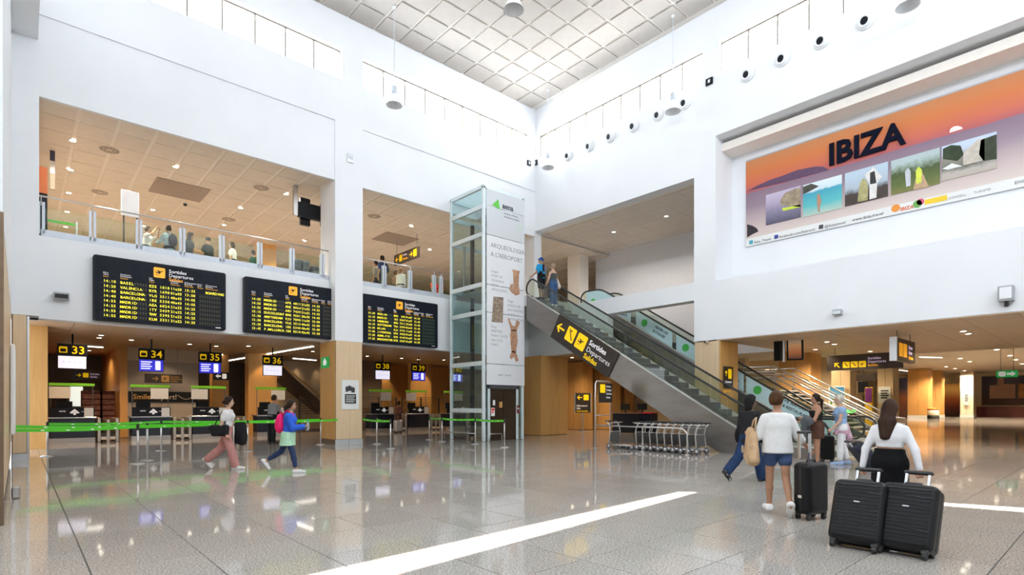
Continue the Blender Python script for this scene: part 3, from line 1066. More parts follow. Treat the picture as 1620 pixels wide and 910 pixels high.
for z, grp, en, colr, _w, pts in zones:
    for q_, lab in pts:
        p = q_ if isinstance(q_, Vector) else onZ(*q_, z)
        if first is None:
            first = thing('downlight', lab, 'ceiling light', p, 0, grp)
            link('rim', dlr, first)
            link('lens', dll, first)
            o = first
        else:
            o = copy_tree(first, None, p, 0, lab, grp)
        if z == 5.735:
            o.scale = (1.8, 1.8, 1.8)
        spot('downlight_beam', (p.x, p.y, p.z - .06), en * (.4 if isinstance(q_, Vector) else 1), colr)


def tube_light(p, q, z, label, en=60):
    a, b = onZ(*p, z), onZ(*q, z)
    t = thing('linear_light', label, 'ceiling light', a)
    d = (b - a).normalized()
    n_ = Vector((-d.y, d.x, 0)) * .05
    m = MB()
    m.v += [tuple(v) for v in (a - n_, b - n_, b + n_, a + n_)] + [tuple(v + Vector((0, 0, -.03))) for v in (a - n_, b - n_, b + n_, a + n_)]
    m.f += [(0, 1, 2, 3), (7, 6, 5, 4), (0, 4, 5, 1), (1, 5, 6, 2), (2, 6, 7, 3), (3, 7, 4, 0)]
    part('diffuser', m, TUBE, t, world=True)
    n2 = n_ * 1.5
    m = MB()
    for s_ in (1, -1):
        m.quad(a + n_ * s_ * 1.02, b + n_ * s_ * 1.02, b + n2 * s_, a + n2 * s_)
    part('trim', m, WHITE2, t, world=True)


z = ZG - .014
tube_light((99, 545), (163, 549.5), z, 'long linear ceiling light over the leftmost desk sign')
tube_light((423, 560), (452, 555), z, 'slanting linear ceiling light by the pier, nearer half')
tube_light((455, 554.4), (495, 548), z, 'slanting linear ceiling light by the pier, farther half')
tube_light((353, 572), (388, 566), z, 'linear ceiling light between the third and fourth desk signs')
tube_light((464, 567), (500, 570), z, 'linear ceiling light in front of the beige stair wall')
tube_light((316, 558), (352, 561), z, 'linear ceiling light just above the third desk sign')
z = 5.735
tube_light((1455, 565), (1490, 566), z, 'short bright linear light in the far concourse ceiling')
tube_light((1418, 585), (1442, 588), z, 'linear light above the broad orange column')
tube_light((1265, 582), (1287, 586), z, 'linear light beyond the hanging monitors, first of two')
tube_light((1290, 587), (1305, 589), z, 'linear light beyond the hanging monitors, second of two')

# round swirl diffusers
vb = MB().lathe([(.30, 0), (.29, -.012), (.001, -.014)], seg=24, caps=False).mesh('plate', pm('vent_plate', (.62, .52, .42), .5, var=.03), True)
vs = MB()
for k in range(16):
    a = 2 * PI * k / 16
    for r0, r1 in ((.09, .16), (.18, .27)):
        c0, s0 = math.cos(a), math.sin(a)
        c1, s1 = math.cos(a + .2), math.sin(a + .2)
        vs.quad((r0 * c0, r0 * s0, -.016), (r0 * c1, r0 * s1, -.016), (r1 * c1, r1 * s1, -.016), (r1 * c0, r1 * s0, -.016))
vs = vs.mesh('slots', pm('vent_dark', (.10, .08, .065), .7, var=.1))
ven = [((173, 237), 'large round swirl vent near the left end of the gallery ceiling'), ((158, 304), 'round swirl vent in the second row at the left of the gallery ceiling'),
       ((413, 297), 'round swirl vent left of the hanging gallery screens'), ((592, 342), 'round swirl vent in the gallery ceiling right of the pier'), ((362, 347), 'round swirl vent in the gallery ceiling behind the people at the glass')]
for (px, py), lab in ven:
    t = thing('ceiling_vent', lab, 'ceiling vent', onZ(px, py, GZ), 0, 'gallery swirl vents')
    link('plate', vb, t)
    link('slots', vs, t)


def grille(c, lab):
    P = [onZ(*p, GZ) for p in c]
    x0, x1 = min(p.x for p in P), max(p.x for p in P)
    y0, y1 = min(p.y for p in P), max(p.y for p in P)
    t = thing('ceiling_grille', lab, 'ceiling vent', ((x0 + x1) / 2, (y0 + y1) / 2, GZ - .03))
    part('tray', MB().box(x0, x1, y0, y1, GZ - .02, GZ), pm('grille_taupe', (.33, .26, .21), .6, var=.05), t, world=True)
    n_ = int((y1 - y0) / .09)
    me = MB().box(x0 + .03, x1 - .03, 0, .03, -.012, 0).mesh('slat', pm('grille_slat', (.42, .34, .28), .6, var=.05))
    for k in range(n_):
        o = link('slat', me, t)
        o.location = Vector((0, y0 + .04 + k * .09, GZ - .02)) - t.location


grille([(248, 280), (330, 299), (316, 320), (236, 302)], 'rectangular slotted air grille in the left gallery ceiling')
grille([(588, 378), (615, 367), (662, 378), (637, 389)], 'rectangular slotted air grille in the gallery ceiling right of the pier')
p = onZ(293, 322, GZ)
t = thing('dome_camera', 'small black dome camera beside the left air grille', 'camera', p)
part('base', MB().lathe([(.09, 0), (.09, -.03), (.02, -.03)], seg=14), WHITE2, t, True)
part('dome', MB().lathe([(.08, -.03), (.07, -.08), (.04, -.11), (.001, -.12)], seg=14), BLACK, t, True)

# ---- hall pendants
PEND = [((10.5, 18.4), 'bell pendant lamp on a long rod left of the hall corner'), ((18.7, 18.4), 'bell pendant lamp hanging in the corner above the lift'),
        ((18.7, 11.7), 'bell pendant lamp hanging beside the wall nozzles'), ((18.7, 4.2), 'bell pendant lamp hanging above the sunset poster'),
        ((10.5, 11.7), 'bell pendant lamp hanging over the middle of the hall')]
p0 = None
for (x, y), lab in PEND:
    if p0 is None:
        p0 = thing('pendant_lamp', lab, 'pendant lamp', (x, y, 12.75), 0, 'hall pendant lamps')
        part('rod', MB().cyl((0, 0, .7), (0, 0, ZC - 12.75), .014, 8), GREYM, p0)
        part('canister', MB().lathe([(.05, .72), (.10, .70), (.11, .42), (.06, .40)], seg=18), GREYM, p0, True)
        part('bell_shade', MB().lathe([(.11, .42), (.15, .32), (.22, .15), (.29, .02), (.30, 0), (.27, .01), (.20, .15), (.09, .40)], seg=24, caps=False), WHITE2, p0, True)
        part('ceiling_rose', MB().lathe([(.06, ZC - 12.75), (.06, ZC - 12.85), (.02, ZC - 12.87)], seg=14), WHITE2, p0, True)
    else:
        copy_tree(p0, None, (x, y, 12.75), 0, lab)

# ---- jet nozzles on the right wall
noz = [(900, 252), (933, 238), (966, 223), (1003, 208), (1042, 190), (1084, 173), (1183, 127), (1238, 103), (1300, 73), (1370, 43)]
words = ['farthest', 'second', 'third', 'fourth', 'fifth', 'sixth', 'seventh', 'eighth', 'ninth', 'nearest']
n0 = None
for k, (px, py) in enumerate(noz):
    p = onX(px, py, XB)
    lab = ('%s round white air nozzle from the hall corner on the right wall' % words[k]) if k not in (0, 9) else '%s round white air nozzle in the row on the right wall' % words[k]
    p.z = 13.38
    p.x = XB - .005
    if n0 is None:
        n0 = thing('air_nozzle', lab, 'air nozzle', p, 0, 'jet nozzles along the right wall')
        part('flange', MB().lathe([(.26, 0), (.26, -.03), (.22, -.05)], seg=24, ax='x'), WHITE2, n0, True)
        d = Vector((-1, .1, -.25)).normalized()
        m = MB()
        pr = [(.18, 0.02), (.215, .07), (.20, .12), (.17, .16), (.12, .17), (.10, .10)]
        q = Vector((1, 0, 0)).rotation_difference(d).to_matrix().to_4x4()
        mm = MB().lathe([(r, h) for r, h in pr], seg=24, ax='x', caps=False)
        m.v = [tuple(q @ Vector(v)) for v in mm.v]
        m.f = mm.f
        part('ball', m, WHITE2, n0, True)
        mm = MB().lathe([(.001, .14), (.125, .14)], seg=20, ax='x', caps=False)
        m = MB()
        m.v = [tuple(q @ Vector(v)) for v in mm.v]
        m.f = mm.f
        part('bore', m, BLACK, n0)
    else:
        copy_tree(n0, None, p, 0, lab)

# ---- small wall devices
def wall_box(name, c, size, mat, label, cat, detail=None):
    t = thing(name, label, cat, c)
    sx, sy, sz = size
    part('housing', MB().bbox(-sx / 2, sx / 2, -sy / 2, sy / 2, -sz / 2, sz / 2, .012), mat, t)
    if detail:
        detail(t)
    return t


GREYD = pm('device_grey', (.42, .42, .43), .5, var=.05)
p = onY(97, 469, 20.5)
t = wall_box('wall_speaker', p, (.36, .22, .2), GREYD, 'grey horn loudspeaker on the wall left of the first departure board', 'loudspeaker',
             lambda t: part('grille', MB().box(-.15, .15, -.125, -.11, -.07, .05), BLACKM, t))
part('bracket', MB().box(-.04, .04, .1, .16, -.05, .05), WHITE2, t)
p = onX(1592, 465, XB - .16)
t = wall_box('wall_speaker', p, (.26, .32, .40), GREYD, 'pale grey box loudspeaker on the right wall below the poster', 'loudspeaker',
             lambda t: part('grille', MB().box(-.15, -.13, -.12, .12, -.14, .16), WHITE2, t))
part('bracket', MB().box(-.02, .16, -.04, .04, -.30, -.2).cyl((-.02, 0, -.34), (-.02, 0, -.2), .04, 8), BLACKM, t)
p = onX(1325, 494, XB - .1)
t = wall_box('wall_floodlight', p, (.2, .26, .16), GREYD, 'small grey floodlight on the right wall beneath the poster', 'wall light',
             lambda t: part('lens', MB().box(-.11, -.1, -.11, .11, -.07, .03), PALEM, t))
part('mount', MB().prism([(-.06, .08), (.06, .08), (.04, .18), (-.04, .18)], 'x', -.02, .1), WHITE2, t)
p = onX(1117, 541, XB - .1)
t = wall_box('security_camera', p, (.16, .14, .1), pm('camera_beige', (.5, .42, .32), .5, var=.05), 'small beige camera at the head of the timber pier behind the escalator', 'camera',
             lambda t: part('lens', MB().cyl((-.08, 0, 0), (-.11, 0, -.01), .03, 10), BLACK, t))
part('arm', MB().cyl((.08, 0, .02), (.1, 0, .05), .02, 8), GREYM, t)
p = Vector((-.0, 15.2, 5.35))
p = onX(45, 415, 0.2)
t = thing('security_camera', 'white bullet camera on a bracket high on the left wall', 'camera', p)
part('housing', MB().bbox(-.07, .07, -.2, .2, -.06, .06, .02), WHITE2, t).rotation_euler = (.35, 0, .5)
part('bracket', MB().tube([(-.33, -.1, .12), (-.1, -.1, .12), (0, 0, 0)], .02), WHITE2, t)
p = onY(554, 251, YP - .01)
t = thing('wall_plate', 'small square silver plate on the white pier', 'plate', p)
part('plate', MB().bbox(-.13, .13, -.02, .01, -.16, .16, .01), ALU, t)
part('inlay', MB().box(-.10, .10, -.026, -.02, -.02, .12), GREYM, t)
for (px, py), f, lab in (((837, 258), 'a', 'small black exit box on the back wall at the hall corner'), ((847, 258), 'b', 'small black exit box on the right wall at the hall corner'), ((1122, 129), 'b', 'small black exit box between the clerestory bands on the right wall')):
    p = onY(px, py, YP - .03) if f == 'a' else onX(px, py, XB - .03)
    t = thing('exit_box', lab, 'sign', p)
    if f == 'a':
        part('housing', MB().bbox(-.12, .12, -.03, .03, -.13, .13, .01), BLACK, t)
        part('pictogram', MB().box(-.03, .05, -.035, -.03, -.06, .06), PALEM, t)
    else:
        part('housing', MB().bbox(-.03, .03, -.14, .14, -.13, .13, .01), BLACK, t)
        part('pictogram', MB().box(-.035, -.03, -.05, .04, -.06, .06), PALEM, t)

# ================================================================== GALLERY BALUSTRADE
GY = 20.68


def balustrade(name, pxs, x_end, label, x_start=None):
    xs = [onY(p, 400, GY).x for p in pxs]
    t = thing(name, label, 'balustrade', ((xs[0] + xs[-1]) / 2, GY, 6.33))
    x0 = x_start if x_start is not None else xs[0]
    part('base_channel', MB().box(x0, x_end, GY - .03, GY + .12, 6.33, 6.52), GREYM, t, world=True)
    part('handrail', MB().tube([(x0 - .05, GY - .02, 7.46), (x_end, GY - .02, 7.46)], .024, 10), STEEL, t, True, world=True)
    po = MB().box(-.085, -.02, -.03, .09, 6.4, 7.30).box(.02, .085, -.03, .09, 6.4, 7.30)
    pom = po.mesh('post', GREYM)
    stm = MB().cyl((0, 0, 7.2), (0, -.02, 7.48), .012, 6).mesh('rail_stem', STEEL)
    for x in xs:
        a = link('post', pom, t, Vector((x, GY, 0)) - t.location)
        link('rail_stem', stm, a, (0, 0, 0))
    ed = ([x0] if x0 < xs[0] - .2 else []) + xs + ([x_end] if x_end - xs[-1] > .3 else [])
    for a, b in zip(ed[:-1], ed[1:]):
        part('glass_pane', MB().box(a + .09, b - .09, GY + .02, GY + .035, 6.5, 7.18), GLASSG, t, world=True)
    return t


balustrade('gallery_balustrade', [65, 146.5, 220, 288.5, 351, 411, 462, 510], 8.93, 'long glass balustrade above the two left departure boards')
balustrade('gallery_balustrade', [608, 649, 687, 698], 15.0, 'glass balustrade above the departure board beside the lift', 10.1)

# ================================================================== GLASS LIFT
LX0, LX1, LY0, LY1, LZ = 14.3, 16.6, 17.8, 20.2, 10.6
lift = thing('glass_lift', 'tall free-standing glass lift shaft with white exhibition banners', 'lift', ((LX0 + LX1) / 2, (LY0 + LY1) / 2, 0))
pw = .13
for x in (LX0, LX1 - pw):
    for y in (LY0, LY1 - pw):
        part('corner_post', MB().bbox(x, x + pw, y, y + pw, 0, LZ, .02), PALEM, lift, world=True)
part('door_post', MB().bbox(LX0 + .28, LX0 + .40, LY0 + .02, LY0 + .12, 0, 2.4, .02), PALEM, lift, world=True)
part('door_post', MB().bbox(LX1 - .42, LX1 - .30, LY0 + .02, LY0 + .12, 0, 2.4, .02), PALEM, lift, world=True)
levels = [1.28, 3.25, 5.37, 6.52, 8.6, 9.75]
for z in levels:
    h = .09
    part('cross_bar', MB().box(LX0, LX0 + .1, LY0 + pw, LY1 - pw, z - h, z + h), PALEM, lift, world=True)
    part('cross_bar', MB().box(LX1 - .1, LX1, LY0 + pw, LY1 - pw, z - h, z + h), PALEM, lift, world=True)
    part('cross_bar', MB().box(LX0 + pw, LX1 - pw, LY1 - .1, LY1, z - h, z + h), PALEM, lift, world=True)
for (x0, x1, y0, y1) in ((LX0, LX1, LY0, LY0 + .12), (LX0, LX1, LY1 - .12, LY1), (LX0, LX0 + .12, LY0 + .12, LY1 - .12), (LX1 - .12, LX1, LY0 + .12, LY1 - .12)):
    part('top_frame', MB().box(x0, x1, y0, y1, LZ - .1, LZ + .04), PALEM, lift, world=True)
zz = [0.05] + levels + [LZ - .1]
for a, b in zip(zz[:-1], zz[1:]):
    part('glass_pane', MB().box(LX0 + .03, LX0 + .045, LY0 + pw, LY1 - pw, a + .07, b - .07), GLASSE, lift, world=True)
    part('glass_pane', MB().box(LX1 - .045, LX1 - .03, LY0 + pw, LY1 - pw, a + .07, b - .07), GLASSE, lift, world=True)
    part('glass_pane', MB().box(LX0 + pw, LX1 - pw, LY1 - .045, LY1 - .03, a + .07, b - .07), GLASSE, lift, world=True)
# shaft interior
DSTEEL = pm('shaft_steel', (.16, .17, .18), .4, .6, var=.1)
for y in (18.5, 19.5):
    part('guide_rail', MB().box(15.95, 16.1, y, y + .12, .1, LZ - .3), DSTEEL, lift, world=True)
part('hoist_column', MB().box(15.2, 15.34, 19.75, 19.87, .1, 9.6), BLACK, lift, world=True)
part('counterweight', MB().bbox(15.9, 16.15, 18.7, 19.4, 6.6, 8.7, .02), STEEL, lift, world=True)
for k in range(5):
    part('cable', MB().cyl((15.4 + .06 * k, 19.2, 6.7), (15.4 + .06 * k, 19.2, 9.9), .012, 6), BLACKM, lift, world=True)
part('hoist_machine', MB().bbox(15.2, 16.0, 18.6, 19.6, 9.75, 10.15, .05), STEEL, lift, world=True)
cabm = part('cab_roof', MB().box(14.6, 15.85, 18.2, 19.7, 6.3, 6.42), STEEL, lift, world=True)
part('cab_post', MB().box(14.62, 14.7, 18.22, 18.3, 6.42, 8.5).box(14.62, 14.7, 19.55, 19.63, 6.42, 8.5), STEEL, lift, world=True)
part('roof_plate', MB().box(LX0 + .12, LX1 - .12, LY0 + .12, LY1 - .12, LZ - .04, LZ), GLASSE, lift, world=True)
# doors
BRONZE = pm('bronze_door', (.12, .085, .06), .25, .7, var=.08, vscale=4)
part('door_leaf', MB().box(LX0 + .42, LX0 + 1.13, LY0 + .06, LY0 + .1, .02, 2.2), BRONZE, lift, world=True)
part('door_leaf', MB().box(LX0 + 1.15, LX1 - .44, LY0 + .06, LY0 + .1, .02, 2.2), BRONZE, lift, world=True)
part('door_head', MB().box(LX0 + .28, LX1 - .3, LY0 + .02, LY0 + .12, 2.2, 2.36), DSTEEL, lift, world=True)
part('side_glass', MB().box(LX0 + pw, LX0 + .28, LY0 + .04, LY0 + .06, .05, 2.3), GLASSE, lift, world=True)
part('side_glass', MB().box(LX1 - .3, LX1 - pw, LY0 + .04, LY0 + .06, .05, 2.3), GLASSE, lift, world=True)
Ml = FA(0, LY0 + .015, 0)
part('safety_notice', frect(MB(), Ml, LX0 + .42, LX0 + .62, 1.05, 1.4), PAPER, lift, world=True)
RED = pm('sign_red', (.75, .02, .02), .5, var=.03)
part('notice_marks', frect(frect(MB(), Ml, LX0 + .44, LX0 + .6, 1.28, 1.37, .009), Ml, LX0 + .44, LX0 + .55, 1.18, 1.25, .009), RED, lift, world=True)
part('call_plate', frect(MB(), Ml, LX0 + .52, LX0 + .64, 1.5, 1.72), WHITE2, lift, world=True)
part('door_label', frect(MB(), Ml, LX0 + .86, LX0 + 1.0, 1.4, 1.65, .05), WOODO, lift, world=True)
part('fire_notice', frect(MB(), Ml, LX1 - .42, LX1 - .28, 1.15, 1.5), pm('maroon', (.2, .01, .02), .5, var=.05), lift, world=True)
part('fire_ring', flat(MB(), Ml, disc(LX1 - .35, 1.36, .045), .01), PAPER, lift, world=True)
part('bump_rail', MB().tube([(LX0 + .1, LY0 - .3, .02), (LX0 + .1, LY0 - .3, .32), (LX0 + .75, LY0 - .3, .32), (LX0 + .75, LY0 - .3, .02)], .025), STEEL, lift, True, world=True)
part('bump_rail', MB().tube([(LX0 - .35, LY0 + .1, .02), (LX0 - .35, LY0 + .1, .34), (LX0 - .35, LY1 - .1, .34), (LX0 - .35, LY1 - .1, .02)], .025), STEEL, lift, True, world=True)
# banners
by = LY0 - .03
bz = [2.35, 3.23, 5.37, 6.52, 8.59, 9.79, 10.5]
GLB = glassm('banner_film', (.95, .96, .97), .04, .1, .72, (.82, .84, .86))
for k in range(6):
    b_ = part('banner_panel', MB().box(LX0 + .14, LX1 - .03, by - .02, by, bz[k] + .012, bz[k + 1] - .012), BANNER if k < 4 else GLB, lift, world=True)
Mb = FA(LX0 + .14, by - .024, 0)
INK = pm('grey_ink', (.30, .30, .32), .6, var=.05)
INKL = pm('light_ink', (.52, .52, .53), .6, var=.05)
DK = pm('dark_ink', (.06, .06, .07), .6, var=.05)
part('logo_mark', flat(MB(), Mb, [(.28, 9.86), (.72, 9.77), (.62, 10.18)]), pm('logo_green', (.12, .55, .05), .5, var=.03), lift, world=True)
part('logo_text', put(MB(), 'aena', Mb, .85, 9.86, .34, .008), DK, lift, world=True)
part('logo_subtext', put(put(MB(), 'aeroport d\'eivissa', Mb, .95, 9.64, .11), 'aeropuerto de ibiza', Mb, .95, 9.50, .11), INK, lift, world=True, kind='stuff')
part('faint_arrow', arrow_icon(MB(), Mb, 1.85, 9.25, .3, 45), pm('faint_green', (.55, .75, .55), .6, var=.03), lift, world=True)
part('headline', put(put(MB(), 'ARQUEOLOGIA', Mb, .2, 8.1, .27, -.001), "A L'AEROPORT", Mb, .2, 7.72, .27, -.001), INK, lift, world=True)
m = MB()
for (u, v, ls) in ((.24, 7.06, ('Llegua', 'PUNT DE', 'TROBADA', 'DE LA', 'ANTIGUITAT')), (1.15, 5.92, ('Llega', 'PUNTO DE', 'ENCUENTRO', 'DESDE LA', 'ANTIGUEDAD')), (.24, 4.75, ('Stop', 'MEETING', 'POINT SINCE', 'ANCIENT', 'TIMES'))):
    for k, s_ in enumerate(ls):
        put(m, s_, Mb, u, v - .19 * k, .15)
part('panel_text', m, INKL, lift, world=True, kind='stuff')
CLAY = pm('terracotta', (.55, .30, .18), .7, var=.25, vscale=9)
CLAYD = pm('old_stone', (.36, .27, .20), .8, var=.5, vscale=14)
part('vase_print', flat(flat(MB(), Mb, [(1.38, 6.35), (1.62, 6.25), (1.86, 6.35), (1.78, 6.7), (1.80, 7.2), (1.86, 7.35), (1.40, 7.35), (1.46, 7.2), (1.48, 6.7)]), Mb, [(1.25, 6.45), (1.38, 6.35), (1.46, 6.75), (1.30, 6.7)]), CLAY, lift, world=True)
part('relief_print', flat(MB(), Mb, [(.26, 4.98), (.86, 5.0), (.90, 6.08), (.36, 6.05)]), CLAYD, lift, world=True)
part('figure_print', flat(flat(flat(MB(), Mb, [(1.25, 3.55), (1.40, 3.85), (1.62, 3.80), (1.78, 3.45), (1.62, 3.38), (1.5, 3.6), (1.36, 3.48)]), Mb, [(1.36, 3.78), (1.62, 3.78), (1.72, 4.3), (1.66, 4.75), (1.34, 4.75), (1.28, 4.5)]), Mb, [(1.34, 4.7), (1.66, 4.72), (1.86, 5.12), (1.66, 5.2), (1.56, 4.9), (1.40, 4.95), (1.2, 5.25), (1.16, 5.2)]), CLAY, lift, world=True)
part('logo_row', put(MB(), 'aena   museu', Mb, .62, 2.75, .14), INKL, lift, world=True)

# ================================================================== ESCALATORS
def T_line(slope, y0, lo, hi):
    def T(y):
        z = slope * (y - y0)
        k = .09
        z = math.log(math.exp(z / k) + math.exp(lo / k)) * k if z < lo + 4 else z
        z = hi - (math.log(math.exp((hi - z) / k) + 1) * k) if z > hi - 3 else z
        return z
    return T


def strip(mb, ys, lo, up, x0, x1):
    """solid sheet between two profiles"""
    n, k = len(mb.v), len(ys)
    for x in (x0, x1):
        for y, a, b in zip(ys, lo, up):
            mb.v += [(x, y, a), (x, y, b)]
    for i in range(k - 1):
        a, b = n + 2 * i, n + 2 * i + 2
        o = 2 * k
        mb.f += [(a, a + 1, b + 1, b), (a + o, b + o, b + o + 1, a + o + 1), (a + 1, a + o + 1, b + o + 1, b + 1), (a, b, b + o, a + o)]
    e = n + 2 * k - 2
    o = 2 * k
    mb.f += [(n, n + o, n + o + 1, n + 1), (e, e + 1, e + o + 1, e + o)]
    return mb


def escalator(name, label, X0, X1, Yb, Yt, T, cover, nstep=True, near_glass=GLASSS, hi=6.3):
    t = thing(name, label, 'escalator', ((X0 + X1) / 2, Yb, 0))
    ys = [Yb + (Yt - Yb) * i / 60 for i in range(61)]
    top = [T(y) for y in ys]
    low = [max(0.0, T(y) - cover) for y in ys]
    part('side_cladding', strip(MB(), ys, low, top, X0, X0 + .05), STEELD, t, world=True)
    part('side_cladding', strip(MB(), ys, low, top, X1 - .05, X1), STEELD, t, world=True)
    part('truss_soffit', strip(MB(), ys, [max(-.0, z) for z in low], [max(.03, z + .06) for z in low], X0 + .05, X1 - .05), STEELD, t, world=True)
    part('end_plate', MB().box(X0, X1, Yb - .9, Yb, 0, .03), STEEL, t, world=True)
    for x, nm in ((X0, 'near'), (X1 - .16, 'far')):
        part('deck', strip(MB(), ys, top, [z + .03 for z in top], x, x + .16), ALU, t, world=True)
        xm = x + .08
        part('skirt_panel', strip(MB(), ys, [max(.01, z - .16) for z in top], [z + .01 for z in top], x + (.16 if nm == 'near' else -.02), x + (.18 if nm == 'near' else 0)), pm('skirt_cream', (.75, .74, .66), .4, .2, var=.05), t, world=True)
        # balustrade glass in bays
        nb = 9
        for b in range(nb):
            a0, a1 = Yb + .25 + (Yt - Yb - .3) * b / nb, Yb + .25 + (Yt - Yb - .3) * (b + 1) / nb
            yy = [a0 + .01 + (a1 - a0 - .02) * i / 6 for i in range(7)]
            part('glass_pane', strip(MB(), yy, [T(y) + .03 for y in yy], [T(y) + .76 for y in yy], xm - .006, xm + .006), near_glass, t, world=True)
        # handrail loop with newel ends
        hp = []
        zb, zt = T(Yb + .3), T(Yt - .3)
        for i in range(9):
            a = -PI / 2 - PI * i / 8
            hp.append((xm, Yb + .3 + .38 * math.cos(a), zb + .42 + .38 * math.sin(a)))
        hp += [(xm, y, T(y) + .80) for y in ys if Yb + .5 < y < Yt - .5]
        for i in range(9):
            a = PI / 2 - PI * i / 8
            hp.append((xm, Yt - .3 + .38 * math.cos(a), zt + .42 + .38 * math.sin(a)))
        part('handrail', MB().tube(hp, .038, 8), RUBBER, t, True, world=True)
    # steps
    stm = MB().box(X0 + .2, X1 - .2, -.2, .2, -.22, 0).mesh('step', pm('step_grey', (.20, .20, .21), .5, .5, var=.1))
    edg = MB().box(X0 + .2, X1 - .2, -.205, -.18, -.012, .004).mesh('step_edge', pm('step_edge', (.45, .45, .46), .4, .6, var=.05))
    y = Yb + .3
    while y < Yt - .2:
        z = max(.03, T(y + .2) - .12)
        s_ = link('step', stm, t, Vector((0, y, z)) - t.location)
        link('step_edge', edg, s_)
        y += .4
    return t


T1 = T_line(.588, 6.76, .30, 6.45)
esc = escalator('escalator', 'steel escalator with a large brown departures sign rising to the gallery', 16.5, 18.0, 5.6, 17.55, T1, 1.13)
# departures sign on its flank
dn = Vector((0, -math.cos(math.atan(.605)), -math.sin(math.atan(.605))))
up = Vector((0, dn.z, -dn.y))
Ms = frame(onX(871, 533, 16.47), dn, up)
W_, H_ = 3.5, 1.04
sg = part('direction_sign', frect(MB(), Ms, 0, W_, 0, H_, .02), SIGNB, esc, world=True, label='brown sign with arrow, pictograms and Sortides Departures Salidas')
Ms2 = Ms @ Matrix.Translation((0, 0, .022))
part('arrow', arrow_icon(MB(), Ms2, .36, .56, .52, 180), YEL, sg, world=True)
part('pictogram', flat(MB(), Ms2, rrect(.74, 1.24, .28, .86, .05)), YEL, sg, world=True)
part('pictogram', flat(MB(), Ms2, rrect(1.36, 1.90, .26, .86, .05)), YEL, sg, world=True)
Ms3 = Ms @ Matrix.Translation((0, 0, .03))
part('pictogram_mark', plane_icon(MB(), Ms3, 1.63, .58, .42), SIGNB, sg, world=True)
m = MB()
for p_, q_ in (((.86, .78), (.90, .68)), ((.90, .70), (1.10, .42)), ((1.08, .42), (1.16, .40))):
    a_, b_ = Vector((*p_, 0)), Vector((*q_, 0))
    d_ = (b_ - a_).normalized()
    n_ = Vector((-d_.y, d_.x, 0)) * .022
    flat(m, Ms3, [tuple((a_ - n_)[:2]), tuple((b_ - n_)[:2]), tuple((b_ + n_)[:2]), tuple((a_ + n_)[:2])])
flat(m, Ms3, disc(.98, .72, .04, 10))
part('pictogram_mark', m, SIGNB, sg, world=True)
part('lettering', put(put(MB(), 'Sortides', Ms2, 2.02, .66, .285, .004), 'Departures', Ms2, 2.02, .38, .285, -.003), SIGNW, sg, world=True)
part('lettering', put(MB(), 'Salidas', Ms2, 2.02, .10, .285, .004), YEL, sg, world=True)

T2 = T_line(.62, 7.0, .30, 6.45)
esc2 = escalator('escalator', 'second escalator with pale blue banners on its glass behind the timber pier', 21.3, 22.8, 6.1, 18.6, T2, 1.0)


def esc_banner(Ya, Yb_, text, esc_, X, T, logo=True):
    ys = [Ya + (Yb_ - Ya) * i / 12 for i in range(13)]
    b_ = part('banner', strip(MB(), ys, [T(y) + .06 for y in ys], [T(y) + .74 for y in ys], X - .012, X - .004), BANNERB, esc_, world=True, label='pale blue banner with black lettering')
    yb, ya = min(ys), max(ys)
    d_ = Vector((0, yb - ya, T(yb) - T(ya))).normalized()
    u_ = Vector((0, d_.z, -d_.y))
    Mx = frame((X - .014, ya, T(ya) + .06), d_, u_)
    m_ = MB()
    for k, s_ in enumerate(text):
        put(m_, s_, Mx, .95, .36 - .2 * k, .155, .003)
    part('lettering', m_, BLACKM, b_, world=True)
    part('logo_mark', flat(MB(), Mx, disc(.35, .3, .17, 12)), pm('banner_green', (.06, .45, .08), .5, var=.03), b_, world=True)


esc_banner(15.3, 13.4, ('TROBA LES', 'BOTIGUES'), esc2, 21.37, T2)
esc_banner(13.2, 9.0 + 1.2, ('TROBA LES BOTIGUES I', "RESTAURANTS DE L'AEROPORT"), esc2, 21.37, T2)
esc_banner(10.1, 6.9, ('FIND THE AIRPORT', 'SHOPS & RESTAURANTS'), esc2, 21.37, T2)
esc_banner(18.3, 15.6, ('FIND THE AIRPORT', 'SHOPS & RESTAURANTS'), esc2, 21.37, T2)

# stair beyond the second escalator
CHR0 = pm('rail_chrome', (.82, .81, .78), .22, .9, var=.03)
st = thing('staircase', 'staircase with triple steel handrails behind the second escalator', 'staircase', (24.4, 6.2, 0))
trm = MB().box(23.5, 25.4, 0, .32, -.05, 0).mesh('tread', pm('tread_stone', (.42, .40, .37), .4, var=.05))
for k in range(13):
    link('tread', trm, st, Vector((0, 6.2 + .29 * k, .165 * (k + 1))) - st.location)
part('stringer', strip(MB(), [6.2, 9.97], [0, 1.9], [.2, 2.25], 23.42, 23.5), DSTEEL, st, world=True)
part('stringer', strip(MB(), [6.2, 9.97], [0, 1.9], [.2, 2.25], 25.4, 25.48), DSTEEL, st, world=True)
part('landing', MB().box(23.42, 25.48, 9.95, 12.6, 2.0, 2.15), MATS['tread_stone'], st, world=True)
for x in (23.45, 25.45):
    for h in (.55, .78, 1.0):
        part('handrail', MB().tube([(x, 5.8, h), (x, 6.2, h + .05), (x, 9.9, h + 2.12), (x, 12.6, h + 2.12)], .034, 8), CHR0, st, True, world=True)
    for y in (6.2, 8.0, 9.9, 11.2, 12.5):
        z = .05 + max(0, min(2.1, (y - 6.2) * .565))
        part('baluster', MB().cyl((x, y, z), (x, y, z + 1.0), .018, 6), STEEL, st, world=True)

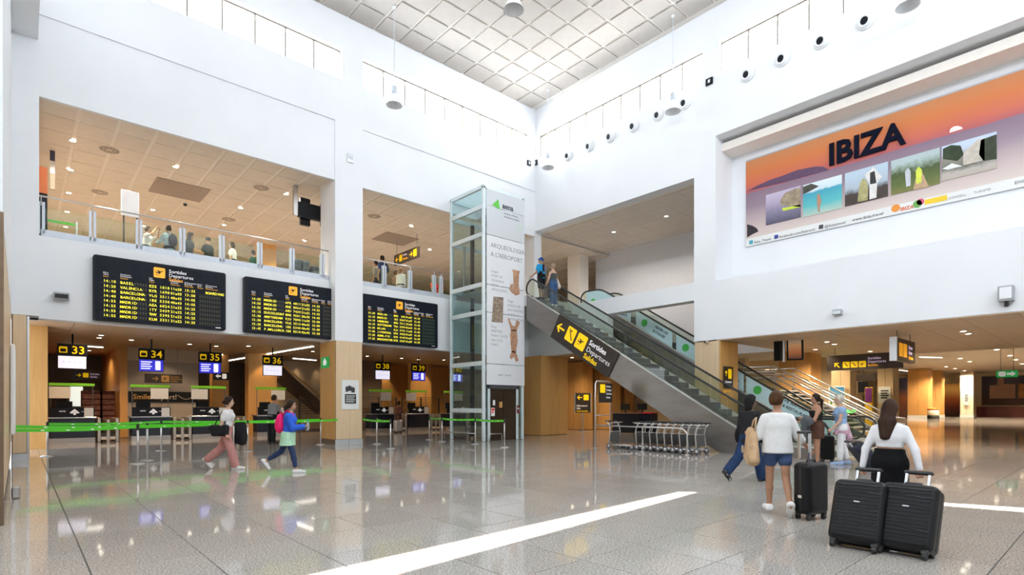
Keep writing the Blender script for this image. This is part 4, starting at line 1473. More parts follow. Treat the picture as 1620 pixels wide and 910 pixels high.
# ================================================================== LUGGAGE CARTS
CH = pm('cart_chrome', (.66, .64, .61), .3, .75, var=.05)
WHB = pm('wheel_grey', (.10, .10, .11), .5, var=.1)
cart0 = thing('luggage_cart', 'luggage cart', 'luggage cart', (0, 0, 0), 0, 'nested luggage carts by the escalator')
m = MB()
for s_ in (1, -1):
    m.tube([(s_ * .29, .02, .13), (s_ * .22, .5, .15), (s_ * .12, .86, .13)], .021, 6)
m.tube([(-.29, .02, .13), (.29, .02, .13)], .014, 6).tube([(-.17, .66, .145), (.17, .66, .145)], .012, 6).tube([(-.12, .86, .13), (.12, .86, .13)], .014, 6)
part('base_frame', m, CH, cart0, True)
m = MB()
for s_ in (1, -1):
    m.tube([(s_ * .29, .02, .13), (s_ * .27, .08, .62), (s_ * .26, .03, .82), (s_ * .26, -.10, .94)], .021, 6)
m.tube([(-.27, .08, .6), (.27, .08, .6)], .013, 6).tube([(-.26, .03, .80), (.26, .03, .80)], .013, 6)
part('upright_frame', m, CH, cart0, True)
part('advert_panel', MB().box(-.25, .25, .055, .075, .24, .58), GREYD if False else pm('cart_panel', (.10, .095, .09), .5, var=.15), cart0)
part('handle_bar', MB().tube([(-.29, -.11, .95), (.29, -.11, .95)], .024, 8), RUBBER, cart0, True)
part('basket', MB().tube([(-.25, .02, .88), (-.25, .2, .92), (.25, .2, .92), (.25, .02, .88)], .012, 6).tube([(-.15, .02, .87), (-.15, .2, .91)], .008, 5).tube([(0, .02, .87), (0, .2, .91)], .008, 5).tube([(.15, .02, .87), (.15, .2, .91)], .008, 5), CH, cart0, True)
part('load_lip', MB().box(-.13, .13, .84, .88, .12, .2), pm('lip_orange', (.55, .22, .05), .5, var=.1), cart0)
wm = MB().lathe([(.03, -.02), (.085, -.02), (.10, -.012), (.10, .012), (.085, .02), (.03, .02)], seg=18, ax='x').mesh('wheel', WHB, True)
hm = MB().lathe([(.001, -.024), (.05, -.024), (.05, .024), (.001, .024)], seg=12, ax='x', caps=False).mesh('hub', CH, True)
for x, y in ((-.29, .02), (.29, .02), (-.1, .84), (.1, .84)):
    w_ = link('wheel', wm, cart0, (x, y, .10))
    link('hub', hm, w_)
ords = ['nearest', 'second', 'third', 'fourth', 'fifth', 'sixth', 'seventh', 'eighth', 'ninth']
for k in range(9):
    lab = '%s steel luggage cart %s in the nested row by the escalator' % (ords[k], 'at the right end' if k == 0 else 'from the right end')
    loc = (15.55 + .02 * k, 8.72 + .285 * k, 0)
    if k == 0:
        cart0.location = loc
        cart0['label'] = lab
    else:
        copy_tree(cart0, None, loc, 0, lab)
copy_tree(cart0, None, (15.50, 12.05, 0), PI, 'steel luggage cart facing the row at its left end under the cart sign')
# cart bay rail with its sign frame
br = thing('cart_bay_rail', 'tubular steel rail and sign frame of the luggage cart bay', 'rail', (15.0, 10.6, 0))
part('guard_rail', MB().tube([(15.0, 12.45, .80), (15.0, 9.3, .80), (15.03, 9.05, .77), (15.05, 8.93, .65), (15.05, 8.93, .02)], .024, 8), CH, br, True, world=True)
part('post', MB().cyl((15.0, 10.5, 0), (15.0, 10.5, .8), .02, 8), CH, br, world=True)
part('sign_frame', MB().tube([(15.0, 12.45, 0), (15.0, 12.45, 2.25), (15.08, 12.45, 2.35), (15.75, 12.45, 2.35), (15.83, 12.45, 2.25), (15.83, 12.45, 0)], .024, 8).tube([(15.0, 12.45, 1.15), (15.83, 12.45, 1.15)], .018, 8).tube([(15.0, 12.45, .8), (15.83, 12.45, .8)], .018, 8), CH, br, True, world=True)
for y in (12.45, 10.5, 8.93):
    part('foot_plate', MB().lathe([(.07, 0), (.07, .02), (.03, .03)], (15.0 if y > 9 else 15.05, y, 0), 14), CH, br, world=True)
Mc = FA(15.06, 12.40, 1.6)
sg = part('sign_panel', frect(MB(), Mc, .06, .78, 0, .68, .03), SIGNB, br, world=True, label='brown cart sign with yellow pictogram')
part('pictogram', flat(MB(), Mc @ Matrix.Translation((0, 0, .032)), rrect(.1, .38, .34, .64, .03)), YEL, sg, world=True)
m = MB()
for k in range(4):
    put(m, ('Carros', 'Trolleys', 'Carritos', 'Gratis')[k], Mc @ Matrix.Translation((0, 0, .032)), .44, .54 - .13 * k, .09)
part('lettering', m, SIGNW, sg, world=True)

# ================================================================== DEPARTURE BOARDS
HDR = (('Hora', 'Time', 'Hora'), ('Destinaci\u00f3', 'Destination', 'Destino'), ('Vol', 'Flight', 'Vuelo'), ('Mostrador', 'Counter', 'Mostrador'),
       ('Embarcament', 'Boarding', 'Embarque'), ('Porta', 'Gate', 'Puerta'), ('Observacions', 'Remarks', 'Observaciones'))
COLU = (.24, .66, 1.40, 1.98, 2.37, 2.74, 2.98)
B1 = ['14:10|BASEL|EZS 1010|11a20|13:33|BOARDING', '14:20|VALENCIA|RYR 1690|01a03|13:50|', '14:40|BARCELONA|VLG 3511|40a43|14:05|', '14:40|BARCELONA|IBE 5330|40a43|14:05|',
      '14:55|MADRID|AEA 6024|21a22|14:25|', '14:55|MADRID|ITY 2439|21a22|14:25|', '14:55|MADRID|TWY 5395|21a22|14:25|', '14:55|MADRID|KLM 3331|21a22|14:25|']
B2 = ['14:55|MADRID|AFR 4811|21a22|14:25|', '14:55|MADRID|ANE 8064|21a22|14:25|', '14:55|MADRID|AZU 7439|21a22|14:25|', '15:15|DUSSELDORF|EWG 9501|28a30|14:45|',
      '15:30|AMSTERDAM|EJU 7890|11a20|15:00|', '15:30|BARCELONA|VLG 3513|40a43|15:00|', '15:35|BARCELONA|IBE 5340|40a43|15:00|', '15:45|P.MALLORCA|IBE 8510|42a43|15:20|']
B3 = ['15:50|BERLIN|EWG  205|01a07|15:20|', '16:10|MADRID|IBE 5067|01a07|15:40|', '16:10|HAMBURG|EWG 7511|27a30|15:40|', '16:15|ROTTERDAM|TRA 5090|03a04|15:45|',
      '16:30|MILAN|EJU 3741|11a20|16:00|', '17:00|LIVERPOOL|RYR 3005|01a07|16:30|', '17:20|ROMA-FIU|RYR 4149|01a07|16:50|', '17:25|MANCHESTER|RYR 3207|01a07|16:55|']


def board(x0, rows, label, dim):
    t = thing('departure_board', label, 'departure board', (x0 + 1.8, 20.5, 4.03), 0, 'split-flap departure boards')
    Wd, Hd = 3.6, 1.95
    M = FA(x0, 20.45, 4.03)
    back = MB()
    flat(back, FA(x0, 20.64, 4.03), rrect(0, Wd, 0, Hd, .07), .19)
    part('cabinet', back, BLACK, t, world=True)
    face = part('face', flat(MB(), M, rrect(.05, Wd - .05, .05, Hd - .05, .05), .006), pm('board_face', (.010, .012, .020), .5, spec=.15, var=.15), t, world=True)
    M2 = M @ Matrix.Translation((0, 0, .007))
    part('pictogram', flat(MB(), M2, rrect(1.52, 1.83, 1.50, 1.82, .04)), YEL if False else ORG, t, world=True)
    part('pictogram_mark', plane_icon(MB(), M @ Matrix.Translation((0, 0, .014)), 1.68, 1.68, .27), BLACK, t, world=True)
    part('title', put(put(MB(), 'Sortides', M2, 1.93, 1.70, .15, .001), 'Departures', M2, 1.93, 1.57, .15, 0.0), SIGNW, t, world=True)
    part('title', put(MB(), 'Salidas', M2, 1.93, 1.44, .15, .001), ORG, t, world=True)
    wh, og, fl_, bl = MB(), MB(), MB(), MB()
    for c, h in zip(COLU, HDR):
        put(wh, h[0], M2, c, 1.43, .062)
        put(wh, h[1], M2, c, 1.375, .062)
        put(og, h[2], M2, c, 1.315, .062)
    part('column_headings', wh, SIGNW, t, world=True, kind='stuff')
    part('column_headings', og, ORG, t, world=True, kind='stuff')
    pitch, cs = .0765, .112
    for r, row in enumerate(rows):
        v = 1.165 - r * .147
        f = row.split('|')
        for c, s_ in zip((.24, .66, 1.40, 1.98, 2.37, 2.98), f):
            for k, ch in enumerate(s_):
                if ch != ' ':
                    put(fl_, ch, M2, c + k * pitch * (.82 if c in (1.98, 2.37, .24) else .92) + .03, v, cs, .0022, 'CENTER')
        nd = len(f[1])
        for k in range(nd, 10):
            frect(bl, M2, .66 + k * pitch * .92, .66 + k * pitch * .92 + .045, v, v + .085)
        if not f[5]:
            for k in range(9):
                u = 2.80 + k * .072
                frect(bl, M2, u, u + .045, v, v + .085)
        part('row_shelf', frect(MB(), M2, .15, Wd - .15, v - .035, v - .025, .012), BLACKM, t, world=True)
    part('flap_letters', fl_, FLAP, t, world=True, kind='stuff')
    part('blank_flaps', bl, dim, t, world=True, kind='stuff')
    part('maker_plate', frect(MB(), M2, Wd - .32, Wd - .16, .06, .09), ALU, t, world=True)


board(1.64, B1, 'left departure board with BASEL boarding in its top row', FLAPDIM)
board(5.82, B2, 'middle departure board listing DUSSELDORF and P.MALLORCA', FLAPDIM)
board(10.24, B3, 'right departure board beside the lift listing MANCHESTER last', FLAPG)

# ================================================================== SUNSET POSTER
PXW = 20.86
pa, pb = onX(1180.4, 257, PXW), onX(1182, 390.5, PXW)
py0, pz0, pz1 = pa.y, pb.z, pa.z
Wp, Hp = py0 + 2.0, pz1 - pz0
pos = thing('sunset_poster', 'wide sunset poster reading IBIZA with five holiday photos', 'poster', (PXW, py0 - Wp / 2, pz0))
part('mount', MB().box(PXW, 20.9, py0 - Wp, py0 + .01, pz0 - .01, pz1 + .06), pm('poster_frame', (.45, .47, .50), .4, .5, var=.03), pos, world=True)
part('sunset_print', MB().box(PXW - .02, PXW, py0 - Wp, py0, pz0 + .09 * Hp, pz1),
     ramp_mat('sunset_sky', [(0, (.70, .60, .54)), (.18, (.58, .46, .45)), (.42, (.31, .23, .28)), (.60, (.25, .16, .22)), (.605, (.46, .11, .12)), (.70, (.62, .14, .075)), (.85, (.66, .19, .05)), (1, (.62, .24, .085))], 2, noise=.03, nscale=14), pos, world=True)
part('footer_band', MB().box(PXW - .02, PXW, py0 - Wp, py0, pz0, pz0 + .09 * Hp), PAPER, pos, world=True)
Mp = FB(PXW - .022, py0, pz0)


def pp(px, py):
    q = onX(px, py, PXW - .022)
    return (py0 - q.y, q.z - pz0)


def shape(name, pts, mat, t=.006, lift=0.0, parent=pos):
    return part(name, flat(MB(), Mp @ Matrix.Translation((0, 0, lift)), [pp(*p) for p in pts][::-1], t), mat, parent, world=True)


ISL = pm('island_violet', (.12, .06, .12), .6, var=.1)
shape('island', [(1181.5, 303), (1200, 293), (1220, 284), (1236, 279), (1262, 269), (1290, 263.5), (1303, 264), (1312, 269), (1250, 286), (1210, 296)], ISL)
shape('rock', [(1182, 355), (1190, 357), (1197, 361), (1200, 366), (1190, 371), (1182, 376)], pm('rock_dark', (.03, .02, .03), .7, var=.3))
shape('setting_sun', [(1502, 210), (1504, 204), (1509, 200.5), (1515, 199.5), (1521, 201), (1523, 203.5)], pm('sun_disc', (1, .95, .85), .5, emit=(1, .9, .75), es=.5, var=.02))
tm = text_mesh('IBIZA', 1.0, .028)
xs_ = [v.co.x for v in tm.vertices]
ys_ = [v.co.y for v in tm.vertices]
a, b = pp(1313, 262), pp(1434, 236)
h_ = pp(1318, 226)[1] - pp(1318, 261)[1]
Sx, Sy = (b[0] - a[0]) / (max(xs_) - min(xs_)), h_ / (max(ys_) - min(ys_))
m = MB().add(tm, Mp @ Matrix.Translation((a[0] - min(xs_) * Sx, a[1], .05)) @ Matrix.Diagonal((Sx, Sy, 8, 1)))
part('title', m, pm('title_navy', (.004, .006, .018), .7, spec=.1, var=.1), pos, world=True)
quads = [((1212, 307), (1267, 296), (1267, 344), (1212, 356.5)), ((1271, 293), (1332, 277), (1332, 331), (1271, 343)), ((1337, 274), (1405, 257), (1405, 311), (1337, 327)),
         ((1410, 254), (1487, 235), (1487, 292), (1410, 308)), ((1490, 232), (1577, 209), (1577, 268), (1490, 286))]
mats = [ramp_mat('photo_kayak', [(0, (.06, .06, .10)), (.45, (.25, .22, .33)), (.75, (.45, .38, .52)), (1, (.55, .48, .62))], 2, noise=.12, nscale=9),
        ramp_mat('photo_beach', [(0, (.55, .62, .50)), (.35, (.10, .50, .52)), (.75, (.05, .36, .48)), (.8, (.65, .78, .85)), (1, (.75, .85, .92))], 2, noise=.1),
        ramp_mat('photo_dance', [(0, (.30, .22, .18)), (.15, (.04, .025, .02)), (.45, (.06, .04, .03)), (.6, (.42, .50, .58)), (1, (.50, .62, .72))], 2, noise=.25),
        ramp_mat('photo_path', [(0, (.25, .22, .06)), (.4, (.10, .14, .025)), (.7, (.06, .09, .02)), (.85, (.25, .33, .25)), (1, (.45, .55, .55))], 2, noise=.3, nscale=9),
        ramp_mat('photo_court', [(0, (.45, .38, .30)), (.25, (.50, .45, .40)), (.4, (.16, .16, .12)), (.7, (.30, .28, .22)), (.85, (.55, .60, .70)), (1, (.55, .65, .78))], 2, noise=.2)]
names = ['kayak beside a cliff', 'bather in turquoise water', 'two folk dancers', 'two walkers on a green path', 'whitewashed courtyard with trees']
ph = []
for q, mt, nm in zip(quads, mats, names):
    us = [pp(*c) for c in q]
    u0, u1 = us[0][0], us[1][0]
    v0, v1 = (us[2][1] + us[3][1]) / 2, (us[0][1] + us[1][1]) / 2
    ph.append(part('photo', MB().box(PXW - .045, PXW - .02, py0 - u1, py0 - u0, pz0 + v0, pz0 + v1), mt, pos, world=True, label='holiday photo of ' + nm))
L_ = .026
SK = pm('print_skin', (.45, .25, .16), .6, var=.1)
shape('cliff', [(1235, 318), (1242, 306), (1258, 299), (1267, 297), (1267, 328), (1236, 325)], pm('cliff_tan', (.38, .30, .20), .7, var=.3), lift=L_, parent=ph[0])
shape('kayak', [(1237, 330), (1267, 324), (1267, 328), (1240, 334)], pm('kayak_lime', (.60, .75, .05), .5, var=.05), lift=L_, parent=ph[0])
shape('bather', [(1293, 309), (1296, 306), (1298, 311), (1300, 320), (1297, 330), (1298, 335), (1295, 336), (1293, 322)], SK, lift=L_, parent=ph[1])
shape('shore_rock', [(1271, 296), (1284, 291), (1296, 295), (1283, 302), (1271, 308)], pm('rock_dark2', (.07, .07, .05), .7, var=.3), lift=L_, parent=ph[1])
shape('dancer', [(1357, 320), (1359, 300), (1362, 288), (1367, 282), (1372, 288), (1374, 300), (1373, 317)], pm('print_dress', (.45, .40, .18), .6, var=.2), lift=L_, parent=ph[2])
shape('dancer', [(1376, 316), (1376, 292), (1368, 276), (1378, 270), (1382, 264), (1386, 269), (1396, 280), (1388, 290), (1387, 313)], pm('print_white', (.80, .77, .74), .6, var=.1), lift=L_, parent=ph[2])
shape('waistcoat', [(1377, 292), (1377, 274), (1384, 271), (1387, 290)], BLACKM, lift=L_ + .007, parent=ph[2])
shape('walker', [(1434, 296), (1432, 272), (1437, 266), (1441, 271), (1441, 294)], pm('print_grey', (.58, .60, .64), .6, var=.1), lift=L_, parent=ph[3])
shape('walker', [(1450, 292), (1449, 270), (1454, 264), (1459, 269), (1458, 289)], pm('print_lime', (.70, .78, .08), .6, var=.1), lift=L_, parent=ph[3])
shape('path', [(1445, 301), (1452, 270), (1458, 270), (1470, 296)], pm('print_path', (.55, .36, .22), .7, var=.15), lift=L_ - .002, parent=ph[3])
shape('facade', [(1524, 262), (1524, 244), (1546, 222), (1558, 219), (1558, 254)], pm('print_stone', (.60, .54, .46), .7, var=.15), lift=L_, parent=ph[4])
shape('tree', [(1492, 252), (1492, 236), (1505, 230), (1520, 231), (1525, 245), (1515, 255)], pm('print_leaf', (.03, .05, .02), .7, var=.3), lift=L_, parent=ph[4])
shape('tree', [(1549, 245), (1552, 222), (1577, 213), (1577, 252), (1556, 255)], pm('print_leaf2', (.04, .05, .025), .7, var=.3), lift=L_, parent=ph[4])
shape('parasol', [(1491, 268), (1506, 259), (1523, 263), (1500, 269)], PAPER, lift=L_, parent=ph[4])


def ptext(s_, px, py, size, mat, name='footer_text', bold=0.0):
    u, v = pp(px, py)
    part(name, put(MB(), s_, Mp, u, v, size, bold), mat, pos, world=True)


ptext('Ibiza_Travel', 1193, 385.5, .13, DK)
ptext('facebook.com/ibztravel', 1233, 377, .13, DK)
ptext('@ibizatravel', 1304, 361, .13, DK)
ptext('www.ibiza.travel', 1348, 350.5, .135, DK, bold=.001)
ptext('IBIZA', 1424, 334, .15, pm('logo_red', (.75, .16, .05), .5, var=.03), 'logo_text', .004)


def pblock(px, py, w_, h_, mat, name, round_=False):
    u, v = pp(px, py)
    part(name, flat(MB(), Mp, disc(u + w_ / 2, v + h_ / 2, w_ / 2, 14) if round_ else [(u, v), (u + w_, v), (u + w_, v + h_), (u, v + h_)]), mat, pos, world=True)


pblock(1185.5, 387, .14, .14, pm('icon_teal', (.05, .35, .45), .5, var=.05), 'icon')
pblock(1225, 378.5, .14, .14, pm('icon_blue', (.03, .05, .30), .5, var=.05), 'icon')
pblock(1295.5, 363, .14, .14, DK, 'icon')
pblock(1410, 337, .24, .24, pm('logo_orange', (.8, .28, .03), .5, var=.03), 'logo_mark', True)
pblock(1444, 330.5, .24, .24, pm('logo_leaf', (.15, .40, .08), .5, var=.1), 'logo_mark', True)
pblock(1450, 326, .2, .2, pm('logo_pink', (.7, .1, .2), .5, var=.1), 'logo_mark', True)
pblock(1463, 324.5, .55, .16, pm('logo_yellow', (.9, .6, .02), .5, var=.03), 'logo_mark')
ptext('CONSELL', 1500, 316, .10, INK)
ptext('TURISME', 1540, 307, .10, INK)
ptext('EIVISSA', 1605, 292, .12, DK)

# ================================================================== HANGING SIGNS
def hang_rods(t, pts, z1):
    for x, y, z in pts:
        part('hanger', MB().cyl((x, y, z), (x, y, z1), .012, 6), DSTEEL, t, world=True)


# long departures sign in the arcade
a, b = onX(1308, 587, 26.0), onX(1428, 581.5, 26.0)
t = thing('direction_sign', 'long brown hanging sign with arrow and Sortides Departures Salidas', 'sign', (26, (a.y + b.y) / 2, a.z))
Wd, Hd = a.y - b.y, .64
part('panel', MB().box(26, 26.12, b.y, a.y, a.z, a.z + Hd), SIGNB, t, world=True)
M = FB(25.995, a.y, a.z)
part('arrow', arrow_icon(MB(), M, .40, .22, .30, 135), YEL, t, world=True)
for k in range(3):
    part('pictogram', flat(MB(), M, rrect(.62 + k * .30, .88 + k * .30, .09, .35, .03)), YEL, t, world=True)
M2 = M @ Matrix.Translation((0, 0, .007))
part('pictogram_mark', plane_icon(MB(), M2, 1.35, .22, .22), SIGNB, t, world=True)
for k in range(2):
    part('pictogram_mark', flat(MB(), M2, [(.67 + .3 * k, .29), (.70 + .3 * k, .31), (.83 + .3 * k, .16), (.80 + .3 * k, .14)]), SIGNB, t, world=True)
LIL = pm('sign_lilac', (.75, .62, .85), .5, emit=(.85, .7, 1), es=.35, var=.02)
part('lettering', put(put(MB(), 'Sortides', M, 1.54, .40, .14, .001), 'Departures', M, 1.54, .26, .14, 0.0), LIL, t, world=True)
part('lettering', put(MB(), 'Salidas', M, 1.54, .12, .14, .001), ORG, t, world=True)
hang_rods(t, [(26.06, a.y - .3, a.z + Hd), (26.06, b.y + .3, a.z + Hd)], ZR)
# double-sided box sign seen at an angle
t = thing('direction_sign', 'brown box sign with silver end turned away beneath the arcade ceiling', 'sign', (22.0, 5.0, 2.95))
part('panel', MB().box(20.95, 23.2, 5.0, 5.16, 2.95, 3.68), SIGNB, t, world=True)
part('end_cap', MB().box(20.87, 20.95, 4.98, 5.18, 2.93, 3.70), ALU, t, world=True)
M = FA(20.95, 4.995, 2.95)
for k in range(2):
    part('pictogram', flat(MB(), M, rrect(.25 + .5 * k, .68 + .5 * k, .14, .58, .03)), ORG, t, world=True)
part('lettering', put(put(MB(), 'Portes', M, 1.4, .44, .18), 'Gates', M, 1.4, .27, .18), LIL, t, world=True)
part('lettering', put(MB(), 'Puertas', M, 1.4, .10, .18), ORG, t, world=True)
hang_rods(t, [(21.3, 5.08, 3.68), (22.9, 5.08, 3.68)], ZR)
# hanging monitors by the timber pier
p = onX(1240, 575, 21.6)
t = thing('hanging_monitors', 'pair of black monitors on a silver pole hung beside the timber pier', 'monitor', (21.6, p.y, p.z))
part('pole', MB().cyl((21.6, p.y, p.z + .05), (21.6, p.y, ZR), .05, 10), ALU, t, world=True)
part('monitor', MB().bbox(21.5, 21.72, p.y + .08, p.y + .34, p.z + .1, p.z + 1.0, .02), BLACK, t, world=True)
o = part('monitor', MB().bbox(-.06, .06, -.28, .28, -.42, .42, .02), BLACK, t)
o.location, o.rotation_euler = (.12, -.36, .52), (0, -.12, .25)
o2 = link('screen', MB().box(-.068, -.06, -.22, .22, -.36, .36).mesh('screen', ramp_mat('screen_sunset', [(0, (.10, .04, .03)), (.35, (.45, .16, .05)), (.7, (.55, .30, .14)), (1, (.25, .25, .2))], 2, .35)), o)
# pictogram sign on the pier and small plate below
M = FA(onY(1144, 600, 10.22).x, 10.205, 0)
a, b = onY(1144, 582, 10.2), onY(1158, 615, 10.2)
t = thing('pier_sign', 'narrow black sign with yellow arrow on the timber pier', 'sign', (a.x + .25, 10.2, b.z))
part('panel', frect(MB(), M, 0, b.x - a.x, b.z, a.z + .06, .03), SIGNB, t, world=True)
M2 = M @ Matrix.Translation((0, 0, .032))
part('arrow', arrow_icon(MB(), M2, .14, a.z - .2, .24, 90), YEL, t, world=True)
part('pictogram', flat(MB(), M2, rrect(.3, .56, a.z - .4, a.z - .03, .03)), YEL, t, world=True)
part('lettering', put(MB(), 'Ascensor', M2, .08, a.z - .56, .13), SIGNW, t, world=True)
t = thing('notice_frame', 'small orange framed plate under the pier sign', 'plate', (a.x + .25, 10.2, b.z - .35))
part('frame', frect(MB(), M, .03, .55, b.z - .35, b.z - .08, .02), ORG, t, world=True)
part('plate', frect(MB(), M2, .08, .50, b.z - .31, b.z - .12, .004), WOODO, t, world=True)
# far green exit sign
p = onX(1593, 597, 46)
t = thing('exit_sign', 'hanging green exit sign with white figure and arrow in the far concourse', 'sign', (46, p.y, p.z))
GREENS = pm('exit_green', (.01, .22, .05), .5, emit=(.01, .3, .06), es=.6, var=.03)
part('panel', MB().box(46, 46.06, p.y - .5, p.y + .5, p.z, p.z + .42), GREENS, t, world=True)
M = FB(45.995, p.y + .5, p.z)
part('pictogram', flat(flat(MB(), M, rrect(.1, .45, .06, .36, .1)), M, [(.5, .14), (.72, .14), (.72, .05), (.92, .21), (.72, .37), (.72, .28), (.5, .28)]), SIGNW, t, world=True)
hang_rods(t, [(46.03, p.y - .3, p.z + .42), (46.03, p.y + .3, p.z + .42)], 5.75)
# gallery signs and screens
t = thing('gallery_sign', 'brown hanging sign with yellow arrows in the gallery beside the lift', 'sign', (15, 25.1, 8.98))
part('panel', MB().box(15.0, 15.1, 23.9, 26.3, 8.98, 9.52), SIGNB, t, world=True)
M = FB(14.995, 26.3, 8.98)
part('arrow', arrow_icon(MB(), M, .32, .26, .34, 180), YEL, t, world=True)
part('pictogram', flat(MB(), M, rrect(.56, .84, .1, .44, .03)), YEL, t, world=True)
part('lettering', put(MB(), 'Portes', M, .92, .33, .15), LIL, t, world=True)
part('lettering', put(MB(), 'Puertas', M, .92, .12, .15), ORG, t, world=True)
part('arrow', arrow_icon(MB(), M, 1.72, .27, .32, 0), YEL, t, world=True)
part('pictogram', flat(MB(), M, rrect(1.95, 2.25, .1, .44, .03)), YEL, t, world=True)
hang_rods(t, [(15.05, 24.1, 9.52), (15.05, 26.1, 9.52)], 10.2)
p = onY(467, 341, 22)
t = thing('gallery_screens', 'cluster of black screens on a silver pole hung in the gallery', 'monitor', (p.x, 22, 8.7))
part('pole', MB().box(p.x - .07, p.x + .07, 21.93, 22.07, p.z, 10.18), STEEL, t, world=True)
q = onY(472, 343, 22)
part('screen', MB().bbox(p.x + .1, p.x + 1.1, 21.9, 22.1, q.z, q.z + .6, .02), BLACK, t, world=True)
part('screen', MB().bbox(p.x + .25, p.x + .65, 22.1, 22.25, q.z - .25, q.z + .85, .02), BLACK, t, world=True)
part('screen', MB().bbox(p.x + 1.12, p.x + 1.3, 21.9, 22.3, q.z - .1, q.z + .85, .02), BLACK, t, world=True)
a, b = onY(192, 299, 23.2), onY(220, 345, 23.2)
t = thing('display_panel', 'white display panel on two thin legs standing in the gallery', 'display panel', ((a.x + b.x) / 2, 23.2, ZU))
part('panel', MB().bbox(a.x, b.x, 23.2, 23.3, b.z, a.z, .01), WHITE2, t, world=True)
for x in (a.x + .05, b.x - .08):
    part('leg', MB().box(x, x + .04, 23.22, 23.28, ZU, b.z), BLACKM, t, world=True)
a, b = onY(54, 262, 21.6), onY(68, 306, 21.6)
t = thing('vending_cabinet', 'orange topped cabinet at the left end of the gallery', 'cabinet', ((a.x + b.x) / 2 + .2, 21.9, ZU))
part('body', MB().box(.45, b.x + .1, 21.6, 22.2, ZU, b.z), BLACK, t, world=True)
part('header', MB().box(.45, b.x + .1, 21.55, 22.25, b.z, a.z), pm('header_orange', (.85, .22, .06), .5, var=.04), t, world=True)
a, b = onY(79, 214, 24.5), onY(87, 300, 24.5)
t = thing('hanging_banner', 'narrow black and white vertical banner hung in the left gallery', 'banner', ((a.x + b.x) / 2, 24.5, b.z))
mid = a.z - (a.z - b.z) * .47
part('upper_panel', MB().box(a.x, b.x, 24.5, 24.6, mid, a.z - .05), pm('banner_navy', (.02, .025, .06), .5, var=.1), t, world=True)
part('middle_panel', MB().box(a.x, b.x, 24.5, 24.6, mid - .42, mid), PAPER, t, world=True)
part('lower_panel', MB().box(a.x, b.x, 24.5, 24.6, b.z, mid - .42), pm('banner_olive', (.16, .13, .08), .5, var=.1), t, world=True)
hang_rods(t, [((a.x + b.x) / 2, 24.55, a.z - .05)], 10.2)
# stacked trays behind the balustrade
tm_ = MB().bbox(-.15, .15, -.2, .2, 0, .06, .02).mesh('tray', pm('tray_grey', (.16, .18, .22), .5, rnd=.35, var=.1))
ords2 = ('left', 'right')
for k, px in enumerate((475, 503)):
    p = onY(px, 420, 22.6)
    for j, dx in enumerate((-.16, .16)):
        t = thing('tray_stack', '%s column of the %s stack of grey security trays in the gallery' % (('left', 'right')[j], ('left', 'right')[k]), 'trays', (p.x + dx, 22.6, ZU), 0, 'stacked security trays')
        for n_ in range(22 if k == 0 else 19):
            o = link('tray', tm_, t, (random.uniform(-.02, .02), random.uniform(-.02, .02), .05 * n_))
            o.rotation_euler.z = random.uniform(-.06, .06)
            o.scale.x = .98 if j else 1
p = onY(489, 424, 23.2)
t = thing('scanner_table', 'dark grey security scanner between the tray stacks', 'scanner', (p.x, 23.2, ZU))
part('body', MB().bbox(p.x - .5, p.x + .5, 23.0, 23.6, ZU, ZU + .75, .03), GREYD, t, world=True)
part('hood', MB().bbox(p.x - .4, p.x + .4, 23.05, 23.55, ZU + .75, ZU + 1.0, .08), BLACKM, t, world=True)
# gallery timber column and red frame
clad = struct('wall_gallery_column', MB().box(onY(409, 400, 31).x, onY(437, 400, 31).x, 31, 31.8, ZU, 10.2), WOODO, 'honey timber column standing in the gallery')
p = onY(692, 436, 23)
t = thing('red_lattice', 'red lattice stand beside the lift on the gallery', 'stand', (p.x, 23, ZU))
m = MB()
for k in range(5):
    m.box(p.x - .3 + .14 * k, p.x - .26 + .14 * k, 23, 23.04, ZU + .5, ZU + 1.0)
part('bars', m, RED, t, world=True, kind='stuff')
part('frame', MB().box(p.x - .36, p.x + .36, 22.98, 23.06, ZU + 1.0, ZU + 1.25).box(p.x - .36, p.x + .36, 22.98, 23.06, ZU + .45, ZU + .5), RED, t, world=True)
part('post', MB().box(p.x - .04, p.x + .04, 23.0, 23.06, ZU, ZU + .5), GREYM, t, world=True)

# monitor and small sign seen beyond the stair handrails
a, b = onX(1357, 604, 41), onX(1373, 621, 41)
t = thing('hanging_monitors', 'black monitor hung under a brown sign beyond the stair handrails', 'monitor', (41, (a.y + b.y) / 2, b.z))
part('monitor', MB().bbox(41, 41.1, b.y, a.y, b.z, a.z, .02), BLACK, t, world=True)
part('sign', MB().box(41, 41.1, b.y - .4, a.y + .1, a.z + .05, a.z + .5), SIGNB, t, world=True)
part('rod', MB().cyl((41.05, (a.y + b.y) / 2, a.z), (41.05, (a.y + b.y) / 2, 5.75), .03, 6), BLACKM, t, world=True)

# ================================================================== CHECK-IN DESKS
DY = 28.0
KICK = pm('kick_plate', (.50, .45, .40), .35, .6, var=.05)
CONV = pm('conveyor_steel', (.55, .50, .45), .3, .7, var=.06)
GREENH = pm('header_green', (.16, .48, .02), .5, emit=(.16, .5, .02), es=.15, var=.04)


